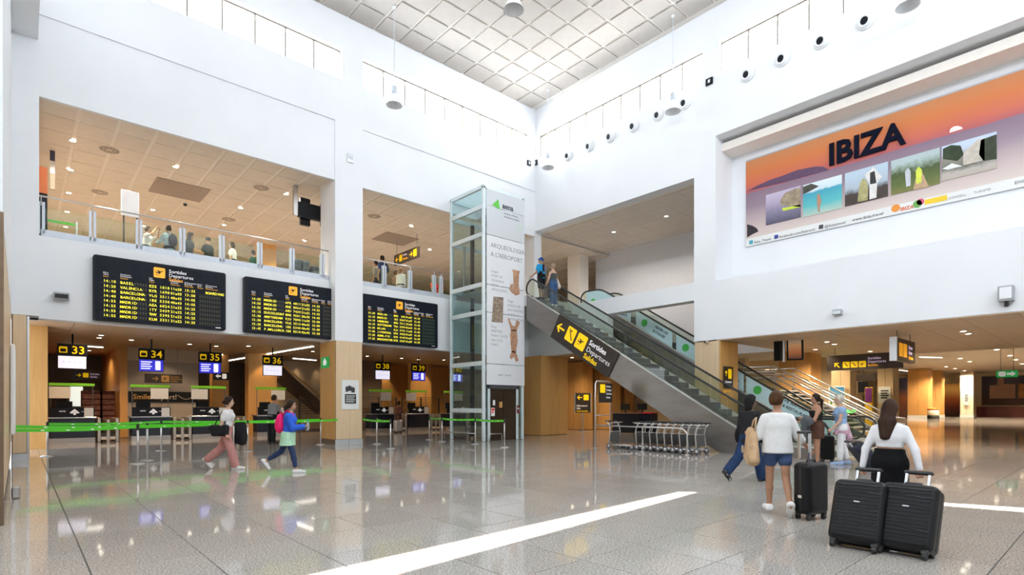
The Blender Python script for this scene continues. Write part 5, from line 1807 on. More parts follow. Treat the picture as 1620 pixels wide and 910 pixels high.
def desk(px, num, label, scr, conv=True, where=''):
    cx = onY(px, 650, DY).x
    t = thing('checkin_desk', label, 'check-in desk', (cx, DY, 0), 0, 'check-in desks')
    w_ = .72
    part('body', MB().bbox(-w_, w_, 0, .7, .2, .98, .02), NAVY, t)
    part('kick_plate', MB().box(-w_, w_, .03, .68, 0, .2), KICK, t)
    part('worktop', MB().bbox(-w_ - .04, w_ + .04, -.04, .78, .98, 1.03, .01), STEEL, t)
    f = part('front_panel', MB().bbox(-w_ + .02, w_ - .02, .0, .06, 1.03, 1.42, .01), BLACK, t)
    M = FA(0, -.006, 0)
    part('arrow_mark', flat(flat(MB(), M, [(.02, 1.12), (.10, 1.12), (.10, 1.22), (.02, 1.22)]), M, [(-.10, 1.20), (.06, 1.36), (.22, 1.20), (.14, 1.17), (.06, 1.25), (-.02, 1.17)]), SIGNW, f)
    part('lettering', put(put(MB(), 'aena', M, -.42, 1.24, .11), 'check-in', M, .27, 1.23, .06), SIGNW, f)
    part('paper_notice', MB().box(w_ - .36, w_ - .06, -.02, -.004, 1.02, 1.40), PAPER, t)
    for s_ in (-w_ + .06, w_ - .06):
        part('header_post', MB().cyl((s_, .3, 1.03), (s_, .3, 2.34), .018, 6), DSTEEL, t)
    part('header_bar', MB().box(-w_, w_, .26, .32, 2.28, 2.39), GREENH, t)
    part('paper_notice', MB().box(.0 if num % 2 == 0 else -w_, w_ - .06 if num % 2 == 0 else -.05, .25, .26, 1.78, 2.24), PAPER, t)
    mn = part('monitor', MB().bbox(-.5, .02, .42, .48, 1.3, 1.66, .01), BLACK, t)
    part('stand', MB().box(-.28, -.2, .42, .48, 1.03, 1.32), BLACKM, mn)
    part('keyboard', MB().bbox(.1, .55, .3, .48, 1.03, 1.06, .005), BLACKM, t)
    if conv:
        c = thing('bag_conveyor', 'steel baggage weighing belt right of the check-in desk %s' % where, 'conveyor', (cx + w_ + .42, DY, 0), 0, 'baggage belts')
        for x in (-.30, 0, .30):
            part('side_frame', MB().bbox(x - .06, x + .06, -.1, 1.4, 0, .98 if x else .92, .02), CONV, c)
        for x in (-.15, .15):
            part('belt', MB().box(x - .09, x + .09, -.05, 1.4, .22, .34), RUBBER, c)
            part('light_lip', MB().box(x - .09, x + .09, -.1, -.05, .10, .22), CREAM, c)
    # hanging number sign above
    sy = 27.0
    sx = onY(px, 570, sy).x
    h = thing('desk_sign', 'hanging black number sign over a %s screen, %s' % (scr, where), 'sign', (sx, sy, 2.9), 0, 'check-in number signs')
    part('rod', MB().cyl((0, .05, .95), (0, .05, ZG - 2.9), .03, 8), BLACK, h)
    part('number_box', MB().bbox(-.46, .46, 0, .12, .5, .95, .01), BLACK, h)
    Mh = FA(-.46, -.005, .5)
    part('pictogram', flat(MB(), Mh, rrect(.05, .30, .1, .34, .03)), YEL, h)
    part('pictogram_mark', flat(MB(), Mh @ Matrix.Translation((0, 0, .007)), rrect(.09, .26, .14, .26, .02)), BLACK, h)
    part('number', put(MB(), str(num), Mh, .42, .08, .42, .004), YEL, h)
    sm = SCRW if scr == 'white' else SCRB
    s_ = part('screen', MB().bbox(-.45, .43, .02, .10, 0, .5, .01), BLACK, h)
    part('screen_face', MB().box(-.43, .41, .012, .02, .02, .48), sm, s_)
    Mf = FA(-.43, .008, .02)
    m = MB()
    if scr == 'white':
        for k in range(4):
            flat(m, Mf, rrect(.12 + .17 * k, .20 + .17 * k, .2, .28, .02))
        flat(m, Mf, rrect(.32, .50, .38, .43, .02))
        part('screen_print', m, pm('print_lilac', (.4, .4, .55), .5, emit=(.55, .52, .75), es=.8, var=.03), s_)
    else:
        for k in range(4):
            frect(m, Mf, .06, .38 + .06 * (k % 2), .08 + .09 * k, .12 + .09 * k)
        flat(m, Mf, rrect(.56, .74, .05, .42, .03))
        part('screen_print', m, pm('print_white_lit', (.8, .8, 1), .5, emit=(.8, .8, 1), es=1.1, var=.03), s_)


desk(115, 33, 'check-in desk at the far left with a glowing display behind it', 'white', where='at the far left')
desk(240, 34, 'check-in desk in front of the grey slogan wall', 'blue', where='before the slogan wall')
desk(333, 35, 'check-in desk beside the slim honey column', 'blue', where='beside the slim honey column')
desk(432, 36, 'check-in desk attended by the uniformed agent', 'white', False, where='next to the pier')
desk(606, 38, 'check-in desk just right of the timber pier', 'white', where='first right of the pier')
desk(663, 39, 'check-in desk behind the slim belt posts', 'blue', where='nearest the lift')
desk(722, 40, 'check-in desk seen through the glass lift', 'blue', where='behind the lift glass')

# slogan wall
p0_ = onY(198, 628, 31.25)
t = thing('slogan_band', 'black wall band reading Smile Airport! with a smile curve', 'sign', (5.3, 31.22, 1.7))
part('band', MB().box(3.82, 6.72, 31.22, 31.27, 1.66, 2.16), BLACK, t, world=True)
M = FA(3.82, 31.215, 1.66)
SMO = pm('slogan_orange', (.50, .26, .06), .5, emit=(.5, .26, .06), es=.12, var=.05)
part('lettering', put(MB(), 'Smile', M, .18, .14, .33, .004), SMO, t, world=True)
part('lettering', put(MB(), 'Airport!', M, .88, .14, .33, .004), pm('slogan_beige', (.55, .46, .34), .5, var=.05), t, world=True)
part('smile_curve', MB().tube([(3.82 + 2.0 + .75 * k / 10, 31.2, 1.66 + .34 - .2 * math.sin(PI * k / 10)) for k in range(11)], .018, 6), pm('slogan_beige2', (.5, .42, .3), .5, var=.05), t, True, world=True)
a, b = onY(229, 605.5, 30.5), onY(288.5, 590.5, 30.5)
t = thing('direction_sign', 'dim brown departures arrow sign hung in front of the grey wall', 'sign', ((a.x + b.x) / 2, 30.5, a.z))
part('panel', MB().box(a.x, b.x, 30.5, 30.6, a.z, a.z + .42), SIGNB, t, world=True)
M = FA(a.x, 30.495, a.z)
part('arrow', arrow_icon(MB(), M, .42, .2, .28, 0), SMO, t, world=True)
part('pictogram', flat(MB(), M, rrect(.66, .98, .05, .36, .03)), SMO, t, world=True)
part('pictogram_mark', plane_icon(MB(), M @ Matrix.Translation((0, 0, .007)), .82, .22, .26), SIGNB, t, world=True)
part('lettering', put(put(put(MB(), 'Sortides', M, 1.04, .27, .11), 'Departures', M, 1.04, .17, .11), 'Salidas', M, 1.04, .06, .11), SMO, t, world=True)
hang_rods(t, [(a.x + .2, 30.55, a.z + .42), (b.x - .2, 30.55, a.z + .42)], ZG)
a, b = onY(112, 600, 34), onY(160, 588, 34)
t = thing('direction_sign', 'small lit exit arrow sign above the back of desk 33', 'sign', ((a.x + b.x) / 2, 34, a.z))
part('panel', MB().box(a.x, b.x, 34, 34.1, a.z, a.z + .42), SIGNB, t, world=True)
M = FA(a.x, 33.995, a.z)
part('arrow', arrow_icon(MB(), M, .3, .2, .2, 0), YEL, t, world=True)
part('pictogram', flat(MB(), M, rrect(.46, .68, .1, .32, .03)), YEL, t, world=True)
part('lettering', put(put(MB(), 'Sortides', M, .74, .24, .11), 'Salidas', M, .74, .1, .11), LIL, t, world=True)
hang_rods(t, [(a.x + .2, 34.05, a.z + .42)], ZG)
# bright office window behind desk 33 and brochure racks
a, b = onY(110, 643, 37), onY(131, 612, 37)
t = thing('lit_window_display', 'glowing pale display seen behind desk 33', 'display', ((a.x + b.x) / 2, 37, 0))
part('case', MB().box(a.x - .1, b.x + .1, 37, 37.3, 0, b.z + .1), WOODD, t, world=True)
part('glow', MB().box(a.x, b.x, 36.97, 37.0, a.z, b.z), pm('glow_pale', (.7, .8, .75), .5, emit=(.75, .85, .8), es=.9, var=.5, vscale=3), t, world=True)
for k, px in enumerate((146, 174)):
    p = onY(px, 650, 33)
    t = thing('brochure_rack', '%s red brochure rack standing behind the first belt' % ('left', 'right')[k], 'rack', (p.x, 33, 0))
    part('frame', MB().bbox(-.42, .42, 0, .3, 0, 2.2, .02), pm('rack_maroon', (.10, .02, .02), .5, var=.1), t)
    for j in range(5):
        part('shelf', MB().box(-.38, .38, -.06, .0, .75 + .27 * j, .95 + .27 * j), pm('brochure_pink', (.36, .17, .14), .6, var=.4, vscale=9), t)
p = onY(350, 595, 30.0)
t = thing('exit_sign', 'small black hanging exit sign with white figure beside desk 35', 'sign', (p.x, 30, p.z - .2))
part('panel', MB().box(-.34, .34, 0, .06, 0, .38), BLACK, t)
part('pictogram', flat(flat(MB(), FA(-.34, -.005, 0), [(.08, .19), (.2, .30), (.2, .23), (.32, .23), (.32, .15), (.2, .15), (.2, .08)]), FA(-.34, -.005, 0), rrect(.38, .58, .06, .32, .06)), SIGNW, t)
part('hanger', MB().cyl((0, .03, .38), (0, .03, ZG - p.z + .2), .012, 6), DSTEEL, t)
a, b = onY(506.5, 582.5, 20.9), onY(523.5, 568, 20.9)
p = onX(515, 575, PX0 - .01)
t = thing('assembly_sign', 'green assembly point sign on the side of the timber pier', 'sign', (PX0 - .02, p.y, p.z - .18))
part('panel', MB().box(-.02, 0, -.36, .36, 0, .42), GREENS, t)
part('pictogram', flat(flat(MB(), FB(-.022, .36, 0), rrect(.2, .52, .1, .3, .08)), FB(-.022, .36, 0), disc(.36, .32, .06, 10)), SIGNW, t)
# poster on the pier front
a, b = onY(540, 648, YP - .005), onY(567.5, 602, YP - .005)
t = thing('baggage_poster', 'white baggage rules poster on the front of the timber pier', 'poster', ((a.x + b.x) / 2, YP - .02, a.z))
part('board', MB().bbox(a.x, b.x, YP - .03, YP - .001, a.z, b.z, .008), PAPER, t, world=True)
M = FA(a.x, YP - .035, a.z)
w_, h_ = b.x - a.x, b.z - a.z
part('print_block', frect(MB(), M, w_ * .18, w_ * .82, h_ * .2, h_ * .52), BLACKM, t, world=True)
m = MB()
for k in range(4):
    frect(m, M @ Matrix.Translation((0, 0, .007)), w_ * .24, w_ * (.7 + .06 * (k % 2)), h_ * (.25 + .065 * k), h_ * (.275 + .065 * k))
part('print_lines', m, PAPER, t, world=True)
m = MB()
for u, v, s_ in ((.22, .6, .16), (.36, .63, .2), (.55, .58, .2)):
    flat(m, M, rrect(w_ * u, w_ * (u + s_), h_ * v, h_ * (v + .17), .02))
    frect(m, M, w_ * (u + .06), w_ * (u + .1), h_ * (v + .17), h_ * (v + .2))
part('print_cases', m, pm('print_charcoal', (.06, .05, .06), .6, var=.2), t, world=True)
# framed notice on the left wall carrying the belt end
t = thing('wall_frame', 'white framed notice on the left timber wall', 'notice', (-.1, 17.0, .95))
part('frame', MB().bbox(-.14, -.06, 16.4, 17.7, .85, 2.85, .02), WHITE2, t, world=True)
part('sheet', MB().box(-.06, -.055, 16.5, 17.6, .95, 2.75), PAPER, t, world=True)
t = thing('door_stop', 'small steel fitting low on the left timber wall', 'fitting', (-.05, 12.0, .1))
part('body', MB().bbox(-.09, .02, 11.9, 12.1, 0, .2, .02), STEEL, t, world=True)

# railings and stair behind the desks
RAILM = pm('rail_dark', (.04, .03, .025), .4, .4, var=.1)


def railing(x0, x1, y, z0, label, n=7, h=1.25):
    t = thing('railing', label, 'railing', ((x0 + x1) / 2, y, 0))
    for x in (x0, (x0 + x1) / 2, x1):
        part('post', MB().box(x - .04, x + .04, y - .03, y + .03, 0, z0 + h), RAILM, t, world=True)
    me = MB().box(x0, x1, y - .012, y + .012, -.012, .012).mesh('bar', RAILM)
    for k in range(n):
        link('bar', me, t, Vector((0, 0, z0 + .15 + (h - .15) * k / (n - 1))) - Vector((t.location.x, t.location.y, 0)) + Vector((0, y - y + t.location.y * 0, 0)))
    for o in t.children:
        if o.name.startswith('bar'):
            o.location = Vector((-t.location.x, -t.location.y, o.location.z))
    return t


railing(11.2, 13.6, 29.6, .9, 'dark barred railing in front of the beige stair wall', 8, 1.1)
railing(15.2, 17.6, 30.6, .9, 'dark barred railing before the brown panelled wall', 8, 1.1)
railing(18.2, 21.0, 30.9, .9, 'dark barred railing before the bright honey panel near the lift', 8, 1.1)
railing(8.0, 9.2, 33.0, .9, 'dark barred gate between the honey columns left of desk 36', 8, 1.2)
t = thing('staircase', 'dark stair rising against the beige wall behind desk 36', 'staircase', (12.8, 33.5, 0))
part('flight', MB().prism([(11.4, 3.9), (11.4, 3.1), (14.0, 1.0), (14.0, 1.6)], 'y', 33.2, 34.4), WOODD, t, world=True)
part('handrail', MB().tube([(11.4, 33.15, 4.0), (14.1, 33.15, 1.85)], .04, 8), WOODO, t, True, world=True)
part('newel', MB().box(14.0, 14.2, 33.1, 33.3, 0, 1.9), RAILM, t, world=True)
spot('stair_wall_washer', (12.9, 34.35, ZG - .05), 30, (1, .72, .4), 60, .5)
spot('stair_wall_washer', (14.2, 34.35, ZG - .05), 30, (1, .72, .4), 60, .5)
spot('panel_washer', (18.2, 33.2, ZG - .05), 130, (1, .72, .4), 80, .5)
spot('panel_washer', (19.8, 30.8, ZG - .05), 130, (1, .72, .4), 80, .5)
spot('slogan_washer', (5.2, 30.3, ZG - .05), 75, (1, .78, .55), 110, .5)
spot('column_washer', (9.6, 30.1, ZG - .05), 100, (1, .72, .4), 80, .5)
# freestanding information sign near the corner
p = onZ(922, 682.5)
t = thing('floor_sign', 'freestanding brown arrow sign on a pole under the escalator', 'sign', (p.x, p.y, 0))
dd = math.hypot(p.x, p.y)
k_ = (p.x * cT + p.y * sT) / FPX
zb, zt = 1.5 + (641.5 - 653) * k_, 1.5 + (641.5 - 622) * k_
part('pole', MB().cyl((0, .03, .03), (0, .03, zb), .04, 8), STEEL, t)
part('base', MB().lathe([(.3, 0), (.3, .03), (.06, .05)], seg=16), STEEL, t)
pn = part('panel', MB().bbox(-.48, .48, -.03, .06, zb, zt, .01), SIGNB, t)
part('edge_frame', MB().box(-.5, -.46, -.035, .065, zb, zt).box(.46, .5, -.035, .065, zb, zt), ALU, t)
M = FA(-.48, -.035, zb)
part('arrow', arrow_icon(MB(), M, .28, zt - zb - .26, .34, 180), YEL, pn)
part('pictogram', flat(MB(), M, rrect(.52, .82, zt - zb - .42, zt - zb - .1, .03)), YEL, pn)
part('lettering', put(put(MB(), 'Informaci\u00f3', M, .1, .35, .15), 'Info', M, .1, .2, .15), SIGNW, pn)
part('lettering', put(MB(), 'Informaci\u00f3n', M, .1, .05, .14), YEL, pn)
t.rotation_euler.z = -.55
# more honey columns under the escalator
for px0, px1, X, lab in ((895, 921, 25.5, 'honey timber column left of the freestanding sign'), (931, 966, 27.0, 'broad honey timber column right of the freestanding sign'), (967, 988, 29.0, 'slim honey timber column behind the cart sign')):
    col_px(px0, px1, X, 1.0, ZF + .19, WOODO, lab, False)
# desks seen past the escalator
for k, (px, lab) in enumerate(((985, 'dark counter seen between the escalator and the cart sign'), (1012, 'dark counter with a red edge seen behind the luggage carts'))):
    p = onX(px, 650, 24.8 + k)
    t = thing('service_counter', lab, 'counter', (p.x, p.y, 0))
    part('body', MB().bbox(0, .7, -.7, .7, 0, 1.05, .02), NAVY, t)
    part('worktop', MB().box(-.05, .75, -.75, .75, 1.05, 1.1), RED if k else STEEL, t)
    part('monitor', MB().bbox(.2, .26, -.3, .3, 1.25, 1.6, .01), BLACK, t)
    part('monitor_stand', MB().box(.2, .28, -.04, .04, 1.1, 1.26), BLACKM, t)
p = onX(887, 640, 30.2)
t = thing('shop_shelf', 'dark shop shelving with a lime strip seen beside the corner pier', 'shelf', (30.0, p.y, 0))
part('carcass', MB().box(0, .4, -1.2, 1.2, 0, 2.9), BLACKM, t)
for j in range(4):
    part('stock', MB().box(-.06, 0, -1.1, 1.1, .4 + .55 * j, .75 + .55 * j), pm('stock_mixed', (.30, .24, .18), .6, var=.6, vscale=6), t)
part('lime_strip', MB().box(-.1, 0, -1.2, 1.2, 2.6, 2.78), pm('lime_lit', (.5, .7, .02), .5, emit=(.5, .7, .02), es=.6, var=.03), t)

# ================================================================== BELT STANCHIONS
POSTS = [((0.63, 21.2), 'belt post standing by the left timber pier'), ((2.28, 16.97), 'front belt post of the close pair left of desk 34'), ((2.62, 17.9), 'rear belt post of the close pair left of desk 34'),
         ((3.53, 21.44), 'belt post in front of desk 34'), ((5.60, 19.3), 'right belt post of the pair behind the woman in pink trousers'), ((5.30, 19.75), 'left belt post of the pair behind the woman in pink trousers'),
         ((8.6, 20.6), 'belt post at the left side of the timber pier'), ((9.61, 17.09), 'belt post right of the pier nearest the hall'), ((10.31, 19.39), 'belt post just right of the timber pier'),
         ((13.3, 20.3), 'belt post left of the lift in front of desk 39'), ((13.0, 18.9), 'belt post beside the left face of the lift'), ((13.15, 16.86), 'belt post before the near corner of the lift'), ((12.93, 14.9), 'belt post in front of the lift door')]
pst = []
sp = None
for (x, y), lab in POSTS:
    if sp is None:
        sp = thing('belt_post', lab, 'belt post', (x, y, 0), 0, 'queue belt posts')
        part('base', MB().lathe([(.17, 0), (.17, .012), (.12, .03), (.03, .045)], seg=22), STEEL, sp, True)
        part('tube', MB().cyl((0, 0, .03), (0, 0, .94), .026, 12), STEEL, sp, True)
        part('head', MB().lathe([(.032, .86), (.034, .88), (.034, 1.0), (.026, 1.015)], seg=14), BLACKM, sp, True)
        pst.append(sp)
    else:
        pst.append(copy_tree(sp, None, (x, y, 0), 0, lab))


def belt(i, q, z=.95, z2=None):
    """retractable green belt drawn from post i to a point or another post"""
    a = Vector((POSTS[i][0][0], POSTS[i][0][1], z))
    b = Vector((POSTS[q][0][0], POSTS[q][0][1], z)) if isinstance(q, int) else Vector(q)
    m = MB()
    N_ = 8
    h = .036
    d = (b - a)
    s_ = Vector((-d.y, d.x, 0)).normalized() * .0015
    pts = [a + d * (k / N_) - Vector((0, 0, .03 * math.sin(PI * k / N_))) for k in range(N_ + 1)]
    for p, q_ in zip(pts[:-1], pts[1:]):
        for sg_ in (1, -1):
            m.quad(p + s_ * sg_ - Vector((0, 0, h)), q_ + s_ * sg_ - Vector((0, 0, h)), q_ + s_ * sg_ + Vector((0, 0, h)), p + s_ * sg_ + Vector((0, 0, h)))
    b_ = part('belt', m, GREENB, pst[i], world=True, label='bright green retractable belt')
    mk = MB()
    ft = Vector((-d.y, d.x, 0)).normalized()
    if ft.dot(Vector((cT, sT, 0))) > 0:
        ft = -ft
    dn_ = d.normalized()
    for k in range(1, 5):
        c = a + d * (k / 5) - Vector((0, 0, .03 * math.sin(PI * k / 5))) + ft * .003
        mk.quad(c - dn_ * .03 - Vector((0, 0, .01)), c + dn_ * .03 - Vector((0, 0, .01)), c + dn_ * .03 + Vector((0, 0, .01)), c - dn_ * .03 + Vector((0, 0, .01)))
    part('belt_marks', mk, SIGNW, b_, world=True, kind='stuff')


belt(1, (-.05, 16.9, .93))
belt(2, (-.05, 17.4, 1.0))
belt(0, 3)
belt(3, 6)
belt(2, 5)
belt(1, 4)
belt(5, 6)
belt(4, (PX0 + .1, YP - .01, .95))
belt(7, (PX1, YP - .01, .95))
belt(8, 7)
belt(9, 10)
belt(10, 11)
belt(11, 12)
# green gallery belt
t = thing('belt_post', 'short belt post with green belts at the left of the gallery', 'belt post', (onY(121, 372, 22.2).x, 22.2, ZU), 0)
x_ = t.location.x
part('tube', MB().cyl((0, 0, 0), (0, 0, 1.0), .03, 10), STEEL, t)
part('belt', MB().box(.6 - x_, 0, -.01, .01, .86, .93), GREENB, t)
part('belt', MB().box(.6 - x_, 0, -.01, .01, .25, .32), GREENB, t)

# ================================================================== PEOPLE
def smin(a, b, k):
    h = np.clip(.5 + .5 * (b - a) / k, 0, 1)
    return b * (1 - h) + a * h - k * h * (1 - h)


def s_cap(P, a, b, ra, rb):
    a, b = np.array(a), np.array(b)
    ab = b - a
    t = np.clip(((P - a) @ ab) / max(ab @ ab, 1e-9), 0, 1)
    return np.linalg.norm(P - (a + t[:, None] * ab), axis=1) - (ra + (rb - ra) * t)


def s_et(P, a, b, ra, rb, k, X=(1, 0, 0)):
    """tapered tube, k times wider along the axis X"""
    a, b, X = np.array(a), np.array(b), np.array(X, float)
    ab = b - a
    t = np.clip(((P - a) @ ab) / max(ab @ ab, 1e-9), 0, 1)
    q = P - (a + t[:, None] * ab)
    l = q @ X
    r = q - l[:, None] * X
    return np.sqrt((l / k) ** 2 + (r ** 2).sum(1)) - (ra + (rb - ra) * t)


def s_ell(P, c, r):
    r = np.array(r)
    q = (P - np.array(c)) / r
    return (np.linalg.norm(q, axis=1) - 1) * r.min()


def s_box(P, c, hf, r):
    q = np.abs(P - np.array(c)) - (np.array(hf) - r)
    return np.linalg.norm(np.maximum(q, 0), axis=1) + np.minimum(q.max(1), 0) - r


def surfnet(f, lo, hi, h):
    lo, hi = np.array(lo), np.array(hi)
    n = np.ceil((hi - lo) / h).astype(int) + 1
    ax = [lo[i] + h * np.arange(n[i]) for i in range(3)]
    G = np.stack(np.meshgrid(*ax, indexing='ij'), -1).reshape(-1, 3)
    V = f(G).reshape(n)
    S_ = V < 0
    off = [(i, j, k) for i in (0, 1) for j in (0, 1) for k in (0, 1)]
    cnt = sum(S_[i:n[0] - 1 + i, j:n[1] - 1 + j, k:n[2] - 1 + k].astype(int) for i, j, k in off)
    idx = np.argwhere((cnt > 0) & (cnt < 8))
    cv = np.stack([V[idx[:, 0] + i, idx[:, 1] + j, idx[:, 2] + k] for i, j, k in off], 1)
    acc, num = np.zeros((len(idx), 3)), np.zeros(len(idx))
    offa = np.array(off, float)
    for a in range(8):
        for b in range(a + 1, 8):
            if abs(offa[a] - offa[b]).sum() != 1:
                continue
            m = (cv[:, a] < 0) != (cv[:, b] < 0)
            t = cv[m, a] / (cv[m, a] - cv[m, b])
            acc[m] += offa[a] + t[:, None] * (offa[b] - offa[a])
            num[m] += 1
    vert = lo + h * (idx + acc / num[:, None])
    ids = -np.ones(n, int)
    ids[idx[:, 0], idx[:, 1], idx[:, 2]] = np.arange(len(idx))
    faces = []
    for d in range(3):
        e1, e2 = (d + 1) % 3, (d + 2) % 3
        sl0 = [slice(None)] * 3
        sl1 = [slice(None)] * 3
        sl0[d], sl1[d] = slice(0, n[d] - 1), slice(1, n[d])
        A, B = S_[tuple(sl0)], S_[tuple(sl1)]
        for flip, msk in ((False, A & ~B), (True, ~A & B)):
            c = np.argwhere(msk)
            c = c[(c[:, e1] > 0) & (c[:, e2] > 0)]
            if not len(c):
                continue
            u1, u2 = np.zeros(3, int), np.zeros(3, int)
            u1[e1], u2[e2] = 1, 1
            q = [ids[tuple((c + o).T)] for o in (-u1 - u2, -u2, 0 * u1, -u1)]
            q = np.stack(q if not flip else q[::-1], 1)
            faces.append(q[(q >= 0).all(1)])
    return vert, np.concatenate(faces) if faces else np.zeros((0, 4), int)


def net_mesh(name, f, lo, hi, h, mat, extra=None):
    v, fa = surfnet(f, lo, hi, h)
    vs, fs = [tuple(p) for p in v], [tuple(int(i) for i in q) for q in fa]
    if extra is not None:
        n = len(vs)
        vs += extra.v
        fs += [tuple(n + i for i in q) for q in extra.f]
    me = bpy.data.meshes.new(name)
    me.from_pydata(vs, [], fs)
    me.update()
    me.materials.append(mat)
    me.polygons.foreach_set('use_smooth', [True] * len(me.polygons))
    return me


def rotx(v, a):
    c, s = math.cos(a), math.sin(a)
    return np.array((v[0], v[1] * c - v[2] * s, v[1] * s + v[2] * c))


def rotz(v, a):
    c, s = math.cos(a), math.sin(a)
    return np.array((v[0] * c - v[1] * s, v[0] * s + v[1] * c, v[2]))


R_ = math.radians
SKINS = {}


def skin(c, n):
    return pm('skin_' + n, c, .55, var=.06, vscale=20)


def fab(n, c, var=.12, vscale=18, bump=.25):
    return pm('cloth_' + n, c, .8, spec=.2, var=var, vscale=vscale, bump=bump, bscale=30)


EYE = pm('eye_dark', (.02, .015, .012), .2, var=.1)
LIP = pm('lip', (.35, .12, .10), .5, var=.1)


def person(label, loc, face, h=1.70, pose=None, wear=(), hair=('short', (.05, .03, .02)), skc=((.62, .40, .29), 'light'), female=True,
           vox=.02, group=None, shoes=None, name='person', build=1.0, face_parts=True):
    """one continuous body grown from the posed joints; clothing, hair and shoes are parts over it"""
    p = dict(lean=3, hyaw=0, hpitch=0, L=(0, 6, 12), R=(0, 6, 12), LL=(0, 2), RL=(0, 2), Lf=None, Rf=None, curl=.6, LP=0, RP=0, La=None, Ra=None)
    p.update(pose or {})
    B = build
    pelvis = np.array((0, 0, .53 * h))
    ln = -R_(p['lean'])
    up = rotx((0, 0, 1), ln)
    fw = rotx((0, 1, 0), ln)
    waist = pelvis + up * .09 * h
    chest = pelvis + up * .215 * h
    nb = pelvis + up * .295 * h
    shw = (.098 if female else .115) * h * (1 + (B - 1) * .3)
    hw = .056 * h
    jt = dict(pelvis=pelvis, waist=waist, chest=chest, neck=nb)
    head = nb + up * .115 * h + fw * .012 * h
    jt['head'] = head
    soles = []
    for s, k, a_, pt in ((-1, 'L', p['LL'], p['LP']), (1, 'R', p['RL'], p['RP'])):
        hip = pelvis + np.array((s * hw, 0, -.02 * h))
        a = R_(a_[0])
        kn = hip + .245 * h * np.array((s * .01, math.sin(a), -math.cos(a)))
        b = a - R_(a_[1])
        an = kn + .242 * h * np.array((0, math.sin(b), -math.cos(b)))
        fp = R_(pt)
        fd = np.array((s * .12, math.cos(fp), -math.sin(fp)))
        heel = an + np.array((0, -.02 * h * math.cos(fp), .02 * h * math.sin(fp))) + rotx((0, 0, -.028 * h), -fp)
        toe = heel + fd * .135 * h
        jt.update({k + 'hip': hip, k + 'knee': kn, k + 'ankle': an, k + 'heel': heel, k + 'toe': toe})
        soles += [heel[2], toe[2]]
    dz = -(min(soles) - .018 * h)
    for k in jt:
        jt[k] = jt[k] + np.array((0, 0, dz))
    head, nb, chest, waist, pelvis = (jt[k] for k in ('head', 'neck', 'chest', 'waist', 'pelvis'))
    for s, k in ((-1, 'L'), (1, 'R')):
        sh = nb + np.array((s * shw, 0, 0)) - up * .040 * h
        sw, ab, el = (R_(q) for q in p[k])
        ud = np.array((s * math.sin(ab), math.sin(sw) * math.cos(ab), -math.cos(sw) * math.cos(ab)))
        if p[k + 'a'] is not None:
            ud = np.array(p[k + 'a'], float)
            ud /= np.linalg.norm(ud)
        elb = sh + ud * .172 * h
        if p[k + 'f'] is not None:
            fd = np.array(p[k + 'f'], float)
            fd /= np.linalg.norm(fd)
        else:
            fd = np.array((s * math.sin(ab * .3), math.sin(sw + el), -math.cos(sw + el)))
            fd /= np.linalg.norm(fd)
        wr = elb + fd * .148 * h
        jt.update({k + 'sh': sh, k + 'el': elb, k + 'wr': wr, k + 'hand': wr + fd * .055 * h, k + 'fd': fd})
    hr = np.array((.044, .056, .067)) * h
    hy = R_(p['hyaw'])
    hp = R_(p['hpitch'])

    def H(v):                                   # head-local offset -> body space
        v = rotx(np.array(v, float), -hp)
        return rotz(v, hy)

    def tohead(P):
        q = P - head
        c, s = math.cos(-hy), math.sin(-hy)
        q = np.stack((q[:, 0] * c - q[:, 1] * s, q[:, 0] * s + q[:, 1] * c, q[:, 2]), 1)
        c, s = math.cos(hp), math.sin(hp)
        return np.stack((q[:, 0], q[:, 1] * c - q[:, 2] * s, q[:, 1] * s + q[:, 2] * c), 1)

    tw = (1.42 if female else 1.55)
    rt = .066 * h * B

    def torso(P, e=0.0, low=None):
        d = s_et(P, chest + up * .05 * h, chest - up * .02 * h, rt * .92 + e, rt * 1.05 + e, tw)
        d = smin(d, s_et(P, chest - up * .02 * h, waist, rt * 1.05 + e, rt * (.88 if female else .98) + e, tw * .96), .03)
        d = smin(d, s_et(P, waist, pelvis - np.array((0, 0, .01 * h)) if low is None else low, rt * (.88 if female else .98) + e, rt * (1.12 if female else 1.0) + e, tw * .98), .04)
        if female:
            for s in (-1, 1):
                d = smin(d, s_ell(P, chest + np.array((s * .04 * h, 0, 0)) + fw * .05 * h, np.array((.036, .032, .036)) * h + e), .03)
        return d

    def arm(P, k, e=0.0, frac=2.0):
        sh, el, wr = jt[k + 'sh'], jt[k + 'el'], jt[k + 'wr']
        f1 = min(1.0, frac)
        d = s_cap(P, sh, sh + (el - sh) * f1, .030 * h * B + e, (.030 - .006 * f1) * h * B + e)
        if frac > 1:
            f2 = min(1.0, frac - 1)
            d = smin(d, s_cap(P, el, el + (wr - el) * f2, .0245 * h * B + e, (.0245 - .008 * f2) * h * B + e), .015)
        return d

    def leg(P, k, e=0.0, frac=2.0, flare=0.0):
        hp_, kn, an = jt[k + 'hip'], jt[k + 'knee'], jt[k + 'ankle']
        f1 = min(1.0, frac)
        d = s_cap(P, hp_, hp_ + (kn - hp_) * f1, .052 * h * B + e, (.052 - .019 * f1) * h * B + e + flare * f1 * .4)
        if frac > 1:
            f2 = min(1.0, frac - 1)
            mid = kn + (an - kn) * .35
            d = smin(d, s_cap(P, kn, kn + (mid - kn) * min(1, f2 / .35), .033 * h * B + e + flare * .4, .032 * h * B + e + flare * .6), .02)
            if f2 > .35:
                d = smin(d, s_cap(P, mid, kn + (an - kn) * f2, .032 * h * B + e + flare * .6, .022 * h * B + e + flare), .02)
        return d

